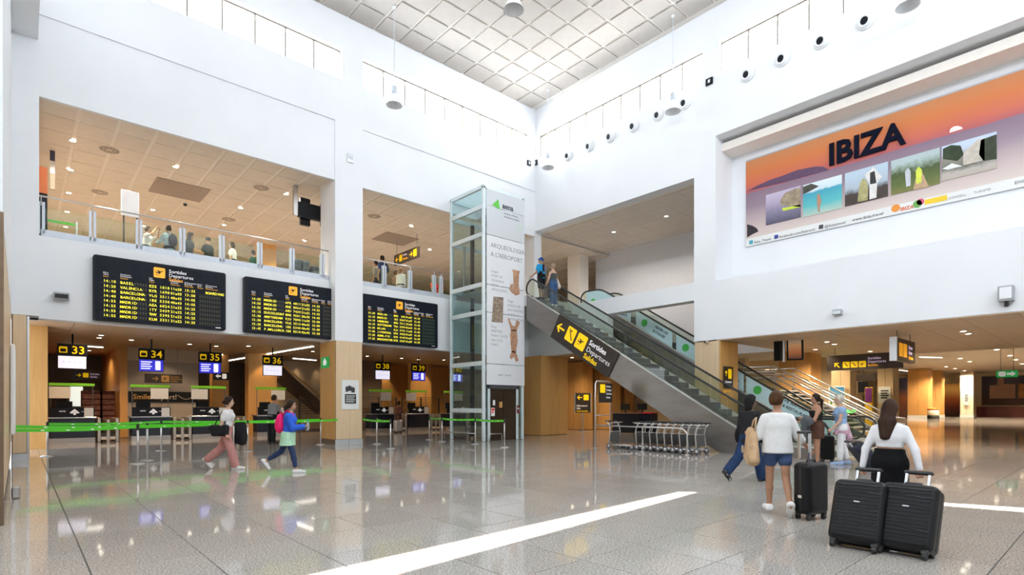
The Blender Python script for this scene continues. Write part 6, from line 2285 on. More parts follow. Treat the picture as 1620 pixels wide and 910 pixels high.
    def fbody(P):
        d = torso(P)
        d = smin(d, s_et(P, nb - up * .01 * h, chest + up * .03 * h, .02 * h, .05 * h, 2.2), .05)
        for k in 'LR':
            d = smin(d, arm(P, k), .025)
            d = smin(d, leg(P, k), .03)
            wr, fd = jt[k + 'wr'], jt[k + 'fd']
            d = smin(d, s_cap(P, wr, wr + fd * .045 * h, .016 * h, .019 * h), .01)
            d = smin(d, s_cap(P, jt[k + 'ankle'], jt[k + 'heel'], .02 * h, .022 * h), .02)
            d = smin(d, s_cap(P, jt[k + 'heel'], jt[k + 'toe'] * .9 + jt[k + 'heel'] * .1, .02 * h, .015 * h), .02)
        d = smin(d, s_cap(P, nb, head - up * .03 * h, .028 * h, .030 * h), .02)
        q = tohead(P)
        hd = s_ell(q, (0, -.004 * h, .008 * h), hr)
        hd = smin(hd, s_ell(q, (0, .016 * h, -.032 * h), np.array((.032, .034, .036)) * h), .025)
        hd = smin(hd, s_ell(q, (0, .058 * h, -.012 * h), np.array((.0075, .012, .014)) * h), .008)
        for s in (-1, 1):
            hd = smin(hd, s_ell(q, (s * .044 * h, -.004 * h, -.008 * h), np.array((.007, .012, .017)) * h), .006)
            hd = np.maximum(hd, -s_ell(q, (s * .018 * h, .058 * h, .004 * h), np.array((.011, .010, .008)) * h))
        return smin(d, hd, .02)

    allp = np.array([v for k, v in jt.items() if not k.endswith('fd')])
    lo, hi = allp.min(0) - .13 * h, allp.max(0) + .12 * h
    lo[2] = -.03
    # fingers
    fm = MB()
    for s, k in ((-1, 'L'), (1, 'R')):
        wr, fd = jt[k + 'wr'], jt[k + 'fd']
        side = np.cross(fd, np.array((s, 0, 0)) if abs(fd[0]) < .8 else np.array((0, 0, 1)))
        side = side / max(np.linalg.norm(side), 1e-6)
        palm = np.cross(side, fd) * -1.0
        if palm[0] * s > 0:
            palm = -palm
        base = wr + fd * .05 * h
        cu = p['curl']
        for i in range(4):
            o = base + side * (.0115 * h * (i - 1.5))
            L_ = (.026, .030, .028, .022)[i] * h
            m1 = o + (fd * math.cos(cu) + palm * math.sin(cu)) * L_
            m2 = m1 + (fd * math.cos(cu * 2.2) + palm * math.sin(cu * 2.2)) * L_ * .75
            fm.tube([o - fd * .012 * h, o, m1, m2], [.0058 * h, .0058 * h, .0052 * h, .004 * h], 6)
        tdir = side if side @ np.array((0, 1, 0)) > 0 else -side
        o = wr + fd * .02 * h + tdir * .012 * h
        m1 = o + (fd * .75 + tdir * .6 + palm * .2) * .025 * h
        fm.tube([o, m1, m1 + (fd * .9 + palm * .45) * .02 * h], [.007 * h, .0062 * h, .0048 * h], 6)
    rz = math.atan2(-face[0], face[1])
    t = thing(name, label, 'person', loc, rz, group)
    sk = skin(*skc)
    link('body', net_mesh('body', fbody, lo, hi, vox, sk, fm), t)
    for w_ in wear:
        kd, col_ = w_['k'], w_['c']
        if kd == 'top':
            hem, sl, e = w_.get('hem', .06), w_.get('sl', .5), w_.get('e', .016)
            cut = nb + up * w_.get('neck', .012) * h
            low = pelvis - np.array((0, 0, hem * h))

            def f(P, e=e, low=low, sl=sl, cut=cut, w_=w_):
                d = torso(P, e, low)
                if w_.get('loose'):
                    d = smin(d, s_et(P, chest, low, rt * 1.05 + e, rt * 1.12 + e + w_['loose'], tw * .95), .03)
                d = smin(d, s_et(P, nb - up * .03 * h, chest + up * .03 * h, .022 * h + e * .5, .045 * h + e * .6, 2.0 if sl > 0 else 1.4), .04)
                d = np.maximum(d, (low[2] - P[:, 2]) if 'crop' not in w_ else -((P - (pelvis + up * w_['crop'] * h)) @ up))
                if sl > 0:
                    for k in 'LR':
                        d = smin(d, arm(P, k, e + w_.get('se', 0.0), sl), .03)
                d = np.maximum(d, (P - cut) @ up)
                if w_.get('strap'):
                    d = np.maximum(d, (P - (chest + up * .035 * h)) @ up)
                return d
        elif kd == 'legs':
            fr, e, fl_ = w_.get('fr', 1.95), w_.get('e', .014), w_.get('flare', 0.0)
            wz = pelvis + up * w_.get('rise', .075) * h

            def f(P, e=e, fr=fr, fl_=fl_, wz=wz):
                d = torso(P, e)
                for k in 'LR':
                    d = smin(d, leg(P, k, e, fr, fl_), .025)
                return np.maximum(d, (P - wz) @ up)
        elif kd == 'skirt':
            hem, e, wd = w_['hem'], w_.get('e', .018), w_.get('wd', 1.25)
            mid = (jt['Lknee'] + jt['Rknee']) / 2
            low = pelvis + (mid - pelvis) * hem
            wz = pelvis + up * w_.get('rise', .10) * h

            def f(P, e=e, low=low, wz=wz, wd=wd, hem=hem):
                d = torso(P, e)
                d = smin(d, s_et(P, pelvis, low, rt * 1.15 + e, rt * wd + e, 1.45), .04)
                d = np.maximum(d, (P - wz) @ up)
                return np.maximum(d, low[2] - P[:, 2])
        link(w_['n'], net_mesh(w_['n'], f, lo, hi, vox, col_), t)
    # hair
    st_, hc = hair
    hm = hc if not isinstance(hc, tuple) else pm('hair_%03d' % int(1000 * (hc[0] + 7 * hc[1])), hc, .6, spec=.15, var=.35, vscale=30, stretch=(1, 1, .2), bump=.4, bscale=60)
    s = h

    def fhair(P):
        q = tohead(P)
        vol = {'tousled': .013, 'curly': .020, 'bob': .012, 'cap': .004}.get(st_, .008)
        d = s_ell(q, (0, -.008 * s, .014 * s), hr + vol * s)
        cutn = np.array((0, .9, -.45))
        cutn = cutn / np.linalg.norm(cutn)
        d = np.maximum(d, (q - np.array((0, .028 * s, .02 * s))) @ cutn)
        if st_ in ('short', 'tousled'):
            d = np.maximum(d, -.038 * s - q[:, 2])
        elif st_ == 'cap':
            d = np.maximum(d, -.02 * s - q[:, 2])
        elif st_ == 'bun':
            d = np.maximum(d, -.035 * s - q[:, 2])
            d = smin(d, s_ell(q, (0, -.045 * s, .06 * s), np.array((.028, .028, .026)) * s), .012)
        elif st_ == 'lowbun':
            d = np.maximum(d, -.04 * s - q[:, 2])
            d = smin(d, s_ell(q, (0, -.068 * s, -.005 * s), np.array((.026, .026, .026)) * s), .012)
        elif st_ == 'long':
            a = head + H((0, -.025 * s, .0))
            b = nb - up * .10 * s + H((0, -.075 * s, 0))
            d = smin(d, s_et(P, a, nb + H((0, -.045 * s, .02 * s)), .040 * s, .040 * s, 1.35), .02)
            d = smin(d, s_et(P, nb + H((0, -.045 * s, .02 * s)), b, .038 * s, .022 * s, 1.7), .02)
        elif st_ == 'pony':
            d = np.maximum(d, -.04 * s - q[:, 2])
            a = head + H((0, -.055 * s, .01 * s))
            d = smin(d, s_cap(P, a, a + H((0, -.035 * s, -.03 * s)), .018 * s, .022 * s), .012)
            d = smin(d, s_cap(P, a + H((0, -.035 * s, -.03 * s)), a + H((0, -.03 * s, -.16 * s)), .024 * s, .012 * s), .012)
        elif st_ == 'curly':
            d = smin(d, s_ell(q, (0, -.035 * s, -.06 * s), np.array((.062, .045, .07)) * s), .02)
        elif st_ == 'bob':
            d = smin(d, s_ell(q, (0, -.018 * s, -.02 * s), np.array((.052, .05, .055)) * s), .02)
        return d
    part('hair', net_mesh('hair', fhair, lo, hi, min(vox, .016), hm), None, t) if False else link('hair', net_mesh('hair', fhair, lo, hi, min(vox, .016), hm), t)
    if st_ == 'cap':
        capm = hair[2] if len(hair) > 2 else fab('navycap', (.02, .03, .06))
    # shoes
    if shoes:
        for k in 'LR':
            he, to = jt[k + 'heel'], jt[k + 'toe']
            an = jt[k + 'ankle']

            def fs(P, he=he, to=to, an=an):
                d = s_cap(P, he, he + (to - he) * .55, .030 * h, .029 * h)
                d = smin(d, s_cap(P, he + (to - he) * .5, to, .029 * h, .022 * h), .02)
                d = smin(d, s_cap(P, he, he + (an - he) * .7, .030 * h, .028 * h), .02)
                fd = (to - he) / np.linalg.norm(to - he)
                upn = np.array((0, 0, 1)) - fd * fd[2]
                upn /= np.linalg.norm(upn)
                d = np.maximum(d, -((P - (he - upn * .019 * h)) @ upn))
                return d
            l2, h2 = np.minimum(he, to) - .08 * h, np.maximum(he, to) + .10 * h
            sh_ = link('shoe', net_mesh('shoe', fs, l2, h2, .012, shoes[0]), t)
            if len(shoes) > 1:
                fd = (to - he) / np.linalg.norm(to - he)
                upn = np.array((0, 0, 1)) - fd * fd[2]
                upn /= np.linalg.norm(upn)

                def fso(P, he=he, to=to, upn=upn):
                    d = s_cap(P, he, to, .032 * h, .025 * h)
                    d = np.maximum(d, -((P - (he - upn * .018 * h)) @ upn))
                    return np.maximum(d, (P - (he - upn * .007 * h)) @ upn)
                link('sole', net_mesh('sole', fso, l2, h2, .009, shoes[1]), sh_)
    if face_parts:
        em = MB().lathe([(.001, -.0055 * h), (.004 * h, -.004 * h), (.0055 * h, 0), (.004 * h, .004 * h), (.001, .0055 * h)], seg=8).mesh('eye', EYE, True)
        for s_ in (-1, 1):
            link('eye', em, t, tuple(head + H((s_ * .018 * h, .048 * h, .004 * h))))
        mm_ = MB().bbox(-.013 * h, .013 * h, -.004 * h, .004 * h, -.003 * h, .003 * h, .002).mesh('mouth', LIP)
        o = link('mouth', mm_, t, tuple(head + H((0, .049 * h, -.036 * h))))
        o.rotation_euler = (0, 0, hy)

    def wpos(k, off=(0, 0, 0)):
        v = rotz(jt[k] + np.array(off), rz)
        return Vector(loc) + Vector(v)
    return t, wpos, jt, H


RT, FWD = (sT, -cT), (cT, sT)                 # image right, image depth


def vec(r, f):
    v = Vector((RT[0] * r + FWD[0] * f, RT[1] * r + FWD[1] * f))
    return v.normalized()


def foot(px, py):
    p = onZ(px, py)
    return (p.x, p.y, 0)


WS = (pm('shoe_white', (.80, .79, .77), .6, var=.05), pm('sole_white', (.70, .68, .64), .6, var=.05))
BS = (pm('shoe_black', (.02, .02, .022), .6, var=.1), pm('sole_pale', (.65, .65, .63), .6, var=.05))
BS1 = (BS[0],)
TAN = ((.40, .20, .115), 'tan')
LIGHT = ((.56, .34, .24), 'fair')
DARKS = ((.16, .085, .05), 'deep')
OLIVE = ((.42, .24, .15), 'olive')

# --- woman in pink trousers
t1, w1, j1, H1 = person('woman in pink trousers and white top walking with black shoulder bag', foot(358, 742), vec(1, .12), 1.68,
                        dict(lean=4, hyaw=18, L=(8, 10, 78), R=(-12, 14, 40), RL=(20, 6), LL=(-22, 28), LP=52, RP=0, curl=.8),
                        [dict(k='legs', n='trousers', c=fab('pink', (.50, .24, .22)), fr=1.93, flare=.035, e=.022), dict(k='top', n='top', c=fab('pale', (.72, .70, .68)), sl=.55, hem=.0, e=.014)],
                        ('lowbun', (.035, .02, .015)), LIGHT, shoes=WS, vox=.017)
# --- girl with pink backpack
t2, w2, j2, H2 = person('girl in blue sweater with mint jacket tied around her waist', foot(456, 748), vec(1, .25), 1.58,
                        dict(lean=5, hyaw=-5, L=(-24, 10, 18), R=(18, 10, 80), RL=(16, 6), LL=(-24, 34), LP=55, curl=.9),
                        [dict(k='legs', n='jeans', c=fab('denim', (.03, .05, .12)), fr=1.82, e=.008), dict(k='top', n='sweater', c=fab('blue', (.03, .12, .62)), sl=1.92, hem=.02, e=.022, se=.012),
                         dict(k='skirt', n='tied_jacket', c=fab('mint', (.45, .72, .50)), hem=.62, rise=.04, wd=1.35, e=.028)],
                        ('pony', (.03, .018, .012)), OLIVE, shoes=WS, vox=.017)
# --- uniformed agent
t3, w3, j3, H3 = person('uniformed agent in grey shirt leaning at check-in desk 36', foot(430, 702), vec(.55, 1), 1.84,
                        dict(lean=8, hyaw=-15, L=(35, 6, 20), R=(30, 6, 25)),
                        [dict(k='legs', n='trousers', c=fab('black', (.012, .012, .014)), e=.02, flare=.015), dict(k='top', n='shirt', c=fab('grey', (.20, .20, .20)), sl=.6, hem=-.02, e=.016)],
                        ('short', (.05, .03, .02)), TAN, False, shoes=BS1, vox=.022)
# --- person in dark hoodie
t4, w4, j4, H4 = person('person in black hoodie and blue jeans walking beside the escalator', foot(1185, 762), vec(1, .45), 1.66,
                        dict(lean=3, hyaw=-25, L=(-5, 7, 10), R=(12, 7, 12), LL=(-26, 22), RL=(20, 6), LP=45),
                        [dict(k='legs', n='jeans', c=fab('jeansblue', (.014, .034, .09)), fr=1.95, flare=.03, e=.024), dict(k='top', n='hoodie', c=fab('hoodie', (.018, .018, .020)), sl=1.95, hem=.07, e=.032, se=.014)],
                        ('curly', (.012, .010, .010)), DARKS, shoes=BS, vox=.017)
# --- woman in white blouse and denim shorts
t5, w5, j5, H5 = person('woman in white lace blouse and denim shorts pulling a black suitcase', foot(1230, 814), vec(.25, 1), 1.58,
                        dict(lean=2, hyaw=-45, L=(-4, 14, 80), La=(-.35, .1, -.9), Lf=(-.25, .75, .1), Ra=(.42, .12, -.85), Rf=(.60, .25, -.72), LL=(6, 2), RL=(-10, 26), RP=48, curl=1.1),
                        [dict(k='legs', n='shorts', c=fab('shorts', (.05, .08, .17)), fr=.40, e=.016, flare=.03, rise=.03), dict(k='top', n='blouse', c=fab('blouse', (.74, .73, .71), .04), sl=1.3, hem=.045, e=.014, se=.012, loose=.03)],
                        ('tousled', (.075, .032, .012)), TAN, shoes=WS, vox=.015, build=.93)
# --- woman in brown dress with phone
t6, w6, j6, H6 = person('woman in short brown dress standing with a grey jacket over her arm', foot(1292, 735), vec(-1, .15), 1.72,
                        dict(lean=1, hyaw=0, R=(20, 10, 60), L=(25, 8, 75), LL=(3, 3), RL=(-3, 3), curl=.9),
                        [dict(k='skirt', n='skirt', c=fab('brown', (.10, .045, .03)), hem=.62, rise=.1, wd=1.2, e=.03), dict(k='top', n='bodice', c=fab('blacktop', (.015, .014, .014)), sl=0, hem=-.05, e=.012, strap=True)],
                        ('pony', (.03, .018, .014)), TAN, shoes=BS1, vox=.017)
# --- older woman in pale blue
t7, w7, j7, H7 = person('older woman in pale blue sleeveless top and white trousers', foot(1331, 735), vec(-1, .3), 1.70,
                        dict(lean=3, hyaw=0, L=(14, 10, 30), R=(-4, 10, 20), LL=(6, 4), RL=(-7, 8), curl=.8),
                        [dict(k='legs', n='trousers', c=fab('whitetrs', (.78, .77, .76), .05), fr=1.8, e=.02, flare=.012), dict(k='top', n='top', c=fab('paleblue', (.30, .44, .66)), sl=.12, hem=.05, e=.022)],
                        ('short', (.55, .50, .42)), LIGHT, shoes=(pm('shoe_blue', (.28, .40, .60), .6, var=.1), WS[1]), vox=.017)
# --- brunette with two suitcases
P8 = (7.5, 1.86, 0)
t8, w8, j8, H8 = person('long-haired woman in white cropped top and black skirt pulling two suitcases', P8, (1, .02), 1.47,
                        dict(lean=2, hyaw=-12, La=(-.34, -.16, -.9), Lf=(-.12, -.14, -.95), Ra=(.42, -.16, -.9), Rf=(.22, -.12, -.95), LL=(-8, 10), RL=(14, 4), LP=20, curl=1.3),
                        [dict(k='skirt', n='skirt', c=fab('skirtblack', (.005, .005, .006)), hem=1.35, rise=.105, wd=1.25, e=.02), dict(k='top', n='cropped_top', c=fab('whitetop', (.80, .79, .80), .05), sl=1.95, hem=-.02, e=.010, crop=.115)],
                        ('long', (.045, .022, .014)), TAN, shoes=BS1, vox=.014, build=.94)
# --- couple riding the escalator
t9, w9, j9, H9 = person('man in blue and black shirt and cap at the head of the escalator', (17.15, 17.28, T1(17.45) - .115), (-.12, 1), 1.78,
                        dict(lean=1, hyaw=30, L=(12, 14, 50), R=(5, 10, 15)),
                        [dict(k='legs', n='shorts', c=fab('blackshorts', (.014, .014, .015)), fr=.95, e=.03, flare=.02), dict(k='top', n='shirt', c=fab('cyan', (.02, .30, .60)), sl=.55, hem=.05, e=.028)],
                        ('cap', fab('capblue', (.01, .06, .22))), TAN, False, shoes=BS1, vox=.022)
t10, w10, j10, H10 = person('woman in jeans with bare shoulders riding the escalator', (17.15, 16.55, T1(16.75) - .115), (.05, 1), 1.76,
                            dict(lean=2, hyaw=0, L=(6, 12, 30), R=(4, 8, 10)),
                            [dict(k='legs', n='jeans', c=fab('midjeans', (.045, .10, .22)), fr=1.9, e=.022, flare=.02, rise=.09), dict(k='top', n='camisole', c=fab('camisole', (.07, .075, .07)), sl=0, hem=-.04, e=.012, strap=True)],
                            ('bun', (.34, .24, .17)), LIGHT, shoes=(WS[0],), vox=.022)
# --- traveller at desk 38
t11, w11, j11, H11 = person('traveller in brown clothes waiting at desk 38', (onY(630, 660, 27.3).x, 27.3, 0), vec(.2, 1), 1.68, dict(lean=6, L=(30, 6, 40), R=(30, 6, 40)),
                            [dict(k='legs', n='trousers', c=fab('umber', (.06, .03, .02)), e=.02), dict(k='top', n='top', c=fab('rust', (.16, .07, .05)), sl=1.9, hem=.06, e=.02)], ('bob', (.05, .025, .015)), OLIVE, shoes=BS1, vox=.028, face_parts=False)


def gal(px, yh, label, face, pose, wear, hair, skc, hgt=1.7, female=True):
    d = (ZU + hgt - CAMH) * FPX / (HOR - yh)
    u = (px - 810) / FPX
    return person(label, (d * (cT + u * sT), d * (sT - u * cT), ZU), face, hgt, pose, wear, hair, skc, female, vox=.028, group='people in the gallery', shoes=BS1, face_parts=False)


DKT = dict(k='legs', n='trousers', c=fab('galtrousers', (.03, .03, .04)), e=.02)
gal(232, 361, 'person in pale shirt raising both arms behind the gallery glass', vec(1, .2), dict(La=(-.3, .8, .3), Lf=(.5, .3, .8), Ra=(.3, .8, .2), Rf=(-.4, .3, .8)), [DKT, dict(k='top', n='shirt', c=fab('palegrey', (.62, .62, .64)), sl=.7, hem=.05)], ('short', (.06, .04, .03)), OLIVE)
g2 = gal(268, 360, 'person in light denim shirt with hair bun behind the gallery glass', vec(-1, .4), dict(L=(40, 8, 40), R=(40, 8, 40)), [DKT, dict(k='top', n='shirt', c=fab('lightdenim', (.32, .42, .50)), sl=1.5, hem=.05, e=.026)], ('bun', (.03, .025, .02)), OLIVE)
gal(297, 371, 'dark hooded figure beside a balustrade post in the gallery', vec(1, .3), dict(lean=8), [DKT, dict(k='top', n='hoodie', c=fab('darkhood', (.05, .055, .07)), sl=1.9, hem=.06, e=.035)], ('curly', (.03, .03, .035)), OLIVE)
gal(331, 378, 'man in black t-shirt and cap looking at his phone in the gallery', vec(-1, .1), dict(hpitch=15, L=(30, 8, 80), R=(30, 8, 80)), [DKT, dict(k='top', n='t_shirt', c=fab('blacktee', (.025, .028, .03)), sl=.6, hem=.06, e=.024)], ('cap', fab('capblack', (.03, .03, .035))), OLIVE, 1.75, False)
gal(369, 386, 'woman in white t-shirt with dark hair behind the gallery glass', vec(-1, -.2), dict(), [DKT, dict(k='top', n='t_shirt', c=fab('whitetee', (.75, .73, .70), .05), sl=.6, hem=.05, e=.02)], ('bob', (.05, .03, .025)), LIGHT, 1.62)
gal(402, 399, 'person in dark green jacket beside the gallery post', vec(-1, 0), dict(), [DKT, dict(k='top', n='jacket', c=fab('darkgreen', (.02, .06, .045)), sl=1.9, hem=.05, e=.03)], ('short', (.03, .02, .02)), OLIVE, 1.6)
gal(596, 415, 'man in beige shirt standing left of the gallery post by the lift', vec(-1, .2), dict(), [DKT, dict(k='top', n='shirt', c=fab('beige', (.42, .38, .32)), sl=.8, hem=.06, e=.024)], ('short', (.03, .02, .015)), TAN, 1.70, False)
g8 = gal(606, 407, 'taller man in dark blue shirt wearing a backpack in the gallery', vec(-1, .4), dict(), [DKT, dict(k='top', n='shirt', c=fab('darkblue', (.02, .04, .11)), sl=.6, hem=.06, e=.024)], ('short', (.02, .015, .012)), TAN, 1.80, False)
gal(625, 430, 'woman in brown top beyond the gallery rail', vec(1, .2), dict(), [DKT, dict(k='top', n='top', c=fab('taupe', (.28, .18, .13)), sl=1.5, hem=.05, e=.02)], ('bob', (.10, .05, .03)), LIGHT, 1.64)
gal(634, 426, 'person in white shirt seen from behind beyond the gallery rail', vec(.3, 1), dict(), [DKT, dict(k='top', n='shirt', c=fab('whiteshirt', (.74, .73, .71), .05), sl=1.5, hem=.07, e=.03)], ('short', (.18, .10, .06)), LIGHT, 1.68)

# ================================================================== BAGS AND LUGGAGE
def backpack(tr, w_, jt, label, mat, sc_=1.0, badge=False):
    c = w_('chest', (0, -.17 * sc_, -.03))
    t = thing('backpack', label, 'backpack', c, tr.rotation_euler.z)
    f = lambda P: smin(s_ell(P, (0, -.02, -.06), (.15 * sc_, .10 * sc_, .22 * sc_)), s_ell(P, (0, -.07, -.12), (.12 * sc_, .07 * sc_, .13 * sc_)), .04)
    link('bag', net_mesh('bag', f, (-.25, -.25, -.4), (.25, .18, .3), .016, mat), t)
    for s_ in (-1, 1):
        part('strap', MB().tube([(s_ * .08, .02, .12), (s_ * .10, .12, .22), (s_ * .11, .26, .15), (s_ * .12, .27, -.02), (s_ * .12, .12, -.2), (s_ * .1, .02, -.22)], .014, 6), mat, t, True)
    part('top_loop', MB().tube([(-.04, 0, .14), (-.03, 0, .19), (.03, 0, .19), (.04, 0, .14)], .008, 6), mat, t, True)
    if badge:
        b_ = part('badge', MB().lathe([(.001, -.145), (.032, -.145), (.032, -.13)], seg=14, ax='y', caps=False), PAPER, t)
        b_.location = (.0, .005, .0)
    return t


backpack(t2, w2, j2, 'bright pink backpack with a round badge worn by the girl', fab('hotpink', (.80, .02, .15)), 1.0, True)
backpack(g2[0], g2[1], g2[2], 'black backpack worn by the person in light denim', fab('packblack', (.02, .02, .025)), 1.05)
backpack(g8[0], g8[1], g8[2], 'dark navy backpack worn by the taller man in the gallery', fab('packnavy', (.03, .04, .06)), 1.0)
# black shoulder bag
c = w1('Rsh')
rzz = t1.rotation_euler.z
hd = w1('pelvis', (.22, -.06, .12))
t = thing('shoulder_bag', 'black shoulder bag carried by the woman in pink trousers', 'bag', hd, rzz)
f = lambda P: smin(s_box(P, (0, 0, -.10), (.07, .19, .13), .05), s_box(P, (0, -.02, -.04), (.05, .22, .07), .04), .03)
link('bag', net_mesh('bag', f, (-.2, -.35, -.3), (.2, .35, .15), .015, fab('bagblack', (.015, .015, .017))), t)
part('strap', MB().tube([(0, -.12, .0), (-.05, -.03, .26), (-.09, .03, .36), (-.05, .08, .26), (0, .12, .0)], .012, 6), fab('bagblack', (.015, .015, .017)), t, True)
# dark jacket over her left arm
c = w1('Lwr', (.06, -.06, 0.02))
t = thing('folded_coat', 'black coat hanging over the arm of the woman in pink trousers', 'coat', c, rzz)
f = lambda P: smin(s_box(P, (0, 0, -.2), (.06, .13, .26), .05), s_ell(P, (.02, .05, -.3), (.07, .12, .2)), .05)
link('coat', net_mesh('coat', f, (-.2, -.25, -.6), (.2, .25, .2), .018, fab('coatblack', (.012, .012, .014))), t)
# bottle in the girl's hand
c = w2('Rhand')
t = thing('water_bottle', 'clear plastic bottle held by the girl', 'bottle', (c.x, c.y, c.z - .1))
part('body', MB().lathe([(.03, 0), (.033, .02), (.033, .15), (.014, .19), (.013, .2)], seg=14), glassm('bottle_plastic', (.8, .88, .92), .06, opac=.25), t, True)
part('cap', MB().lathe([(.015, .2), (.015, .225), (.001, .225)], seg=12), pm('cap_blue', (.05, .15, .6), .5, var=.05), t)
# pink bundle in the girl's other hand
c = w2('Lhand')
t = thing('pink_pouch', 'small pale pink pouch carried by the girl', 'pouch', (c.x, c.y, c.z - .1))
link('pouch', net_mesh('pouch', lambda P: s_box(P, (0, 0, 0), (.045, .08, .07), .03), (-.15, -.15, -.15), (.15, .15, .15), .015, fab('palepink', (.70, .42, .42))), t)
part('strap', MB().tube([(-.04, 0, .08), (0, 0, .14), (.04, 0, .08)], .008, 6), fab('palepink', (.70, .42, .42)), t, True)
# cap brims
for (tt, ww, jj, HH), colr in (((t9, w9, j9, H9), fab('capblue', (.01, .06, .22))),):
    v = jj['head'] + HH((0, .085, .06))
    o = link('cap_brim', MB().bbox(-.06, .06, -.05, .05, -.006, .006, .005).mesh('cap_brim', colr), tt, tuple(v))
    o.rotation_euler.z = R_(30)
# chest panel and sling on the escalator man
o = link('shirt_panel', MB().bbox(-.10, .02, -.165, -.14, -.16, .14, .01).mesh('shirt_panel', fab('panelblack', (.02, .02, .022))), t9, tuple(j9['chest']))
o = link('shirt_stripe', MB().bbox(.02, .05, -.165, -.14, -.18, .10, .008).mesh('shirt_stripe', fab('panelred', (.62, .08, .04))), t9, tuple(j9['chest']))
c = w9('pelvis', (-.16, -.1, .12))
t = thing('hip_bag', 'black hip bag on the man at the head of the escalator', 'bag', c, t9.rotation_euler.z)
link('bag', net_mesh('bag', lambda P: s_ell(P, (0, 0, 0), (.10, .07, .11)), (-.2, -.2, -.2), (.2, .2, .2), .02, fab('bagblack', (.015, .015, .017))), t)
part('sling', MB().tube([(.05, .0, .1), (.16, -.02, .3), (.24, .02, .47)], .012, 6), fab('bagblack', (.015, .015, .017)), t, True)
# cream tote on the escalator woman
c = w10('Rel', (.05, -.02, -.08))
t = thing('tote_bag', 'large cream tote bag on the shoulder of the escalator woman', 'bag', c, t10.rotation_euler.z)
link('bag', net_mesh('bag', lambda P: s_et(P, (0, 0, .12), (.04, .0, -.16), .05, .13, .8, (1, 0, 0)), (-.25, -.25, -.35), (.3, .25, .3), .02, fab('cream', (.62, .55, .45))), t)
part('strap', MB().tube([(.0, -.03, .14), (-.06, 0, .36), (.0, .04, .14)], .014, 6), fab('cream', (.62, .55, .45)), t, True)
# tan bag of the woman in white
c = w5('Lel', (-.03, .02, -.12))
t = thing('paper_bag', 'tan paper shopping bag slung at the side of the woman in white', 'bag', c, t5.rotation_euler.z + .1)
TANB = pm('kraft_tan', (.50, .33, .18), .7, var=.2, vscale=8, bump=.5, bscale=14)
m = MB()
m.v += [(-.10, -.20, -.24), (.02, -.20, -.24), (.02, .20, -.24), (-.10, .20, -.24), (-.12, -.18, .14), (.03, -.17, .16), (.03, .17, .2), (-.12, .19, .17)]
m.f += [(3, 2, 1, 0), (4, 5, 6, 7), (0, 1, 5, 4), (1, 2, 6, 5), (2, 3, 7, 6), (3, 0, 4, 7)]
f = lambda P: smin(s_et(P, (-.05, -.08, -.2), (-.03, 0, .16), .09, .06, 1.7, (0, 1, 0)), s_et(P, (-.05, .08, -.16), (-.03, .1, .2), .08, .05, 1.4, (0, 1, 0)), .04)
link('bag', net_mesh('bag', f, (-.3, -.4, -.4), (.2, .4, .4), .015, TANB), t)
part('handle', MB().tube([(-.02, -.08, .2), (.0, -.05, .34), (.02, .0, .38), (.0, .06, .34), (-.02, .09, .22)], .012, 6), TANB, t, True)
part('print', MB().tube([(-.155, .03 + .035 * math.cos(a * PI / 5), -.06 + .05 * math.sin(a * PI / 5)) for a in range(11)], .006, 5), pm('print_gold', (.66, .48, .28), .6, var=.05), t)
c = w5('pelvis', (-.24, 0, .0))
t = thing('sunglasses', 'dark sunglasses dangling below the tan paper bag', 'sunglasses', (c.x, c.y, c.z - .08), t5.rotation_euler.z)
part('lens', MB().lathe([(.001, 0), (.03, 0), (.03, .006)], (0, 0, 0), 12, 'x', False), BLACK, t)
part('frame', MB().tube([(0, -.04, 0), (0, -.03, .09), (0, .03, .10), (0, .04, .0), (0, .0, -.04), (0, -.04, 0)], .006, 6), BLACK, t, True)
# grey jacket over the arm of the woman in brown
c = w6('Lwr', (-.02, -.04, -.02))
t = thing('grey_jacket', 'grey jacket draped over the arm of the woman in brown', 'jacket', c, t6.rotation_euler.z)
GJ = fab('greyjacket', (.10, .11, .12), .25, 8, .6)
link('jacket', net_mesh('jacket', lambda P: smin(s_et(P, (0, 0, .04), (.02, .06, -.5), .07, .06, 1.3), s_ell(P, (0, -.03, -.05), (.11, .16, .12)), .06), (-.25, -.3, -.7), (.25, .3, .25), .018, GJ), t)
part('sleeve', MB().tube([(.05, -.05, 0), (.08, -.09, -.2), (.07, -.06, -.42)], [.05, .045, .035], 8), GJ, t, True)
c = w6('Rhand')
t = thing('phone', 'white phone held by the woman in brown', 'phone', c)
part('case', MB().bbox(-.04, .04, -.006, .006, -.07, .07, .005), PAPER, t)
part('glass', MB().box(-.036, .036, .006, .0075, -.066, .066), BLACK, t)
# pink shawl at the waist of the older woman
c = w7('pelvis', (0, 0, .06))
t = thing('pink_shawl', 'pale pink shawl tied at the waist of the older woman', 'shawl', c, t7.rotation_euler.z)
PSH = fab('shawl', (.66, .42, .52), .3, 10, .6)
link('shawl', net_mesh('shawl', lambda P: np.maximum(smin(s_et(P, (0, 0, .06), (0, 0, -.16), .125, .155, 1.35), s_et(P, (.1, -.14, 0), (.1, -.2, -.32), .05, .08, 1.2), .05), -s_et(P, (0, 0, .3), (0, 0, -.5), .095, .11, 1.3)), (-.35, -.4, -.5), (.35, .35, .25), .018, PSH), t)
part('fringe', MB().tube([(.12, -.18, -.28), (.13, -.21, -.42)], [.05, .02], 8), PSH, t, True)
part('fringe', MB().tube([(-.1, .14, -.12), (-.12, .16, -.24)], [.05, .02], 8), PSH, t, True)
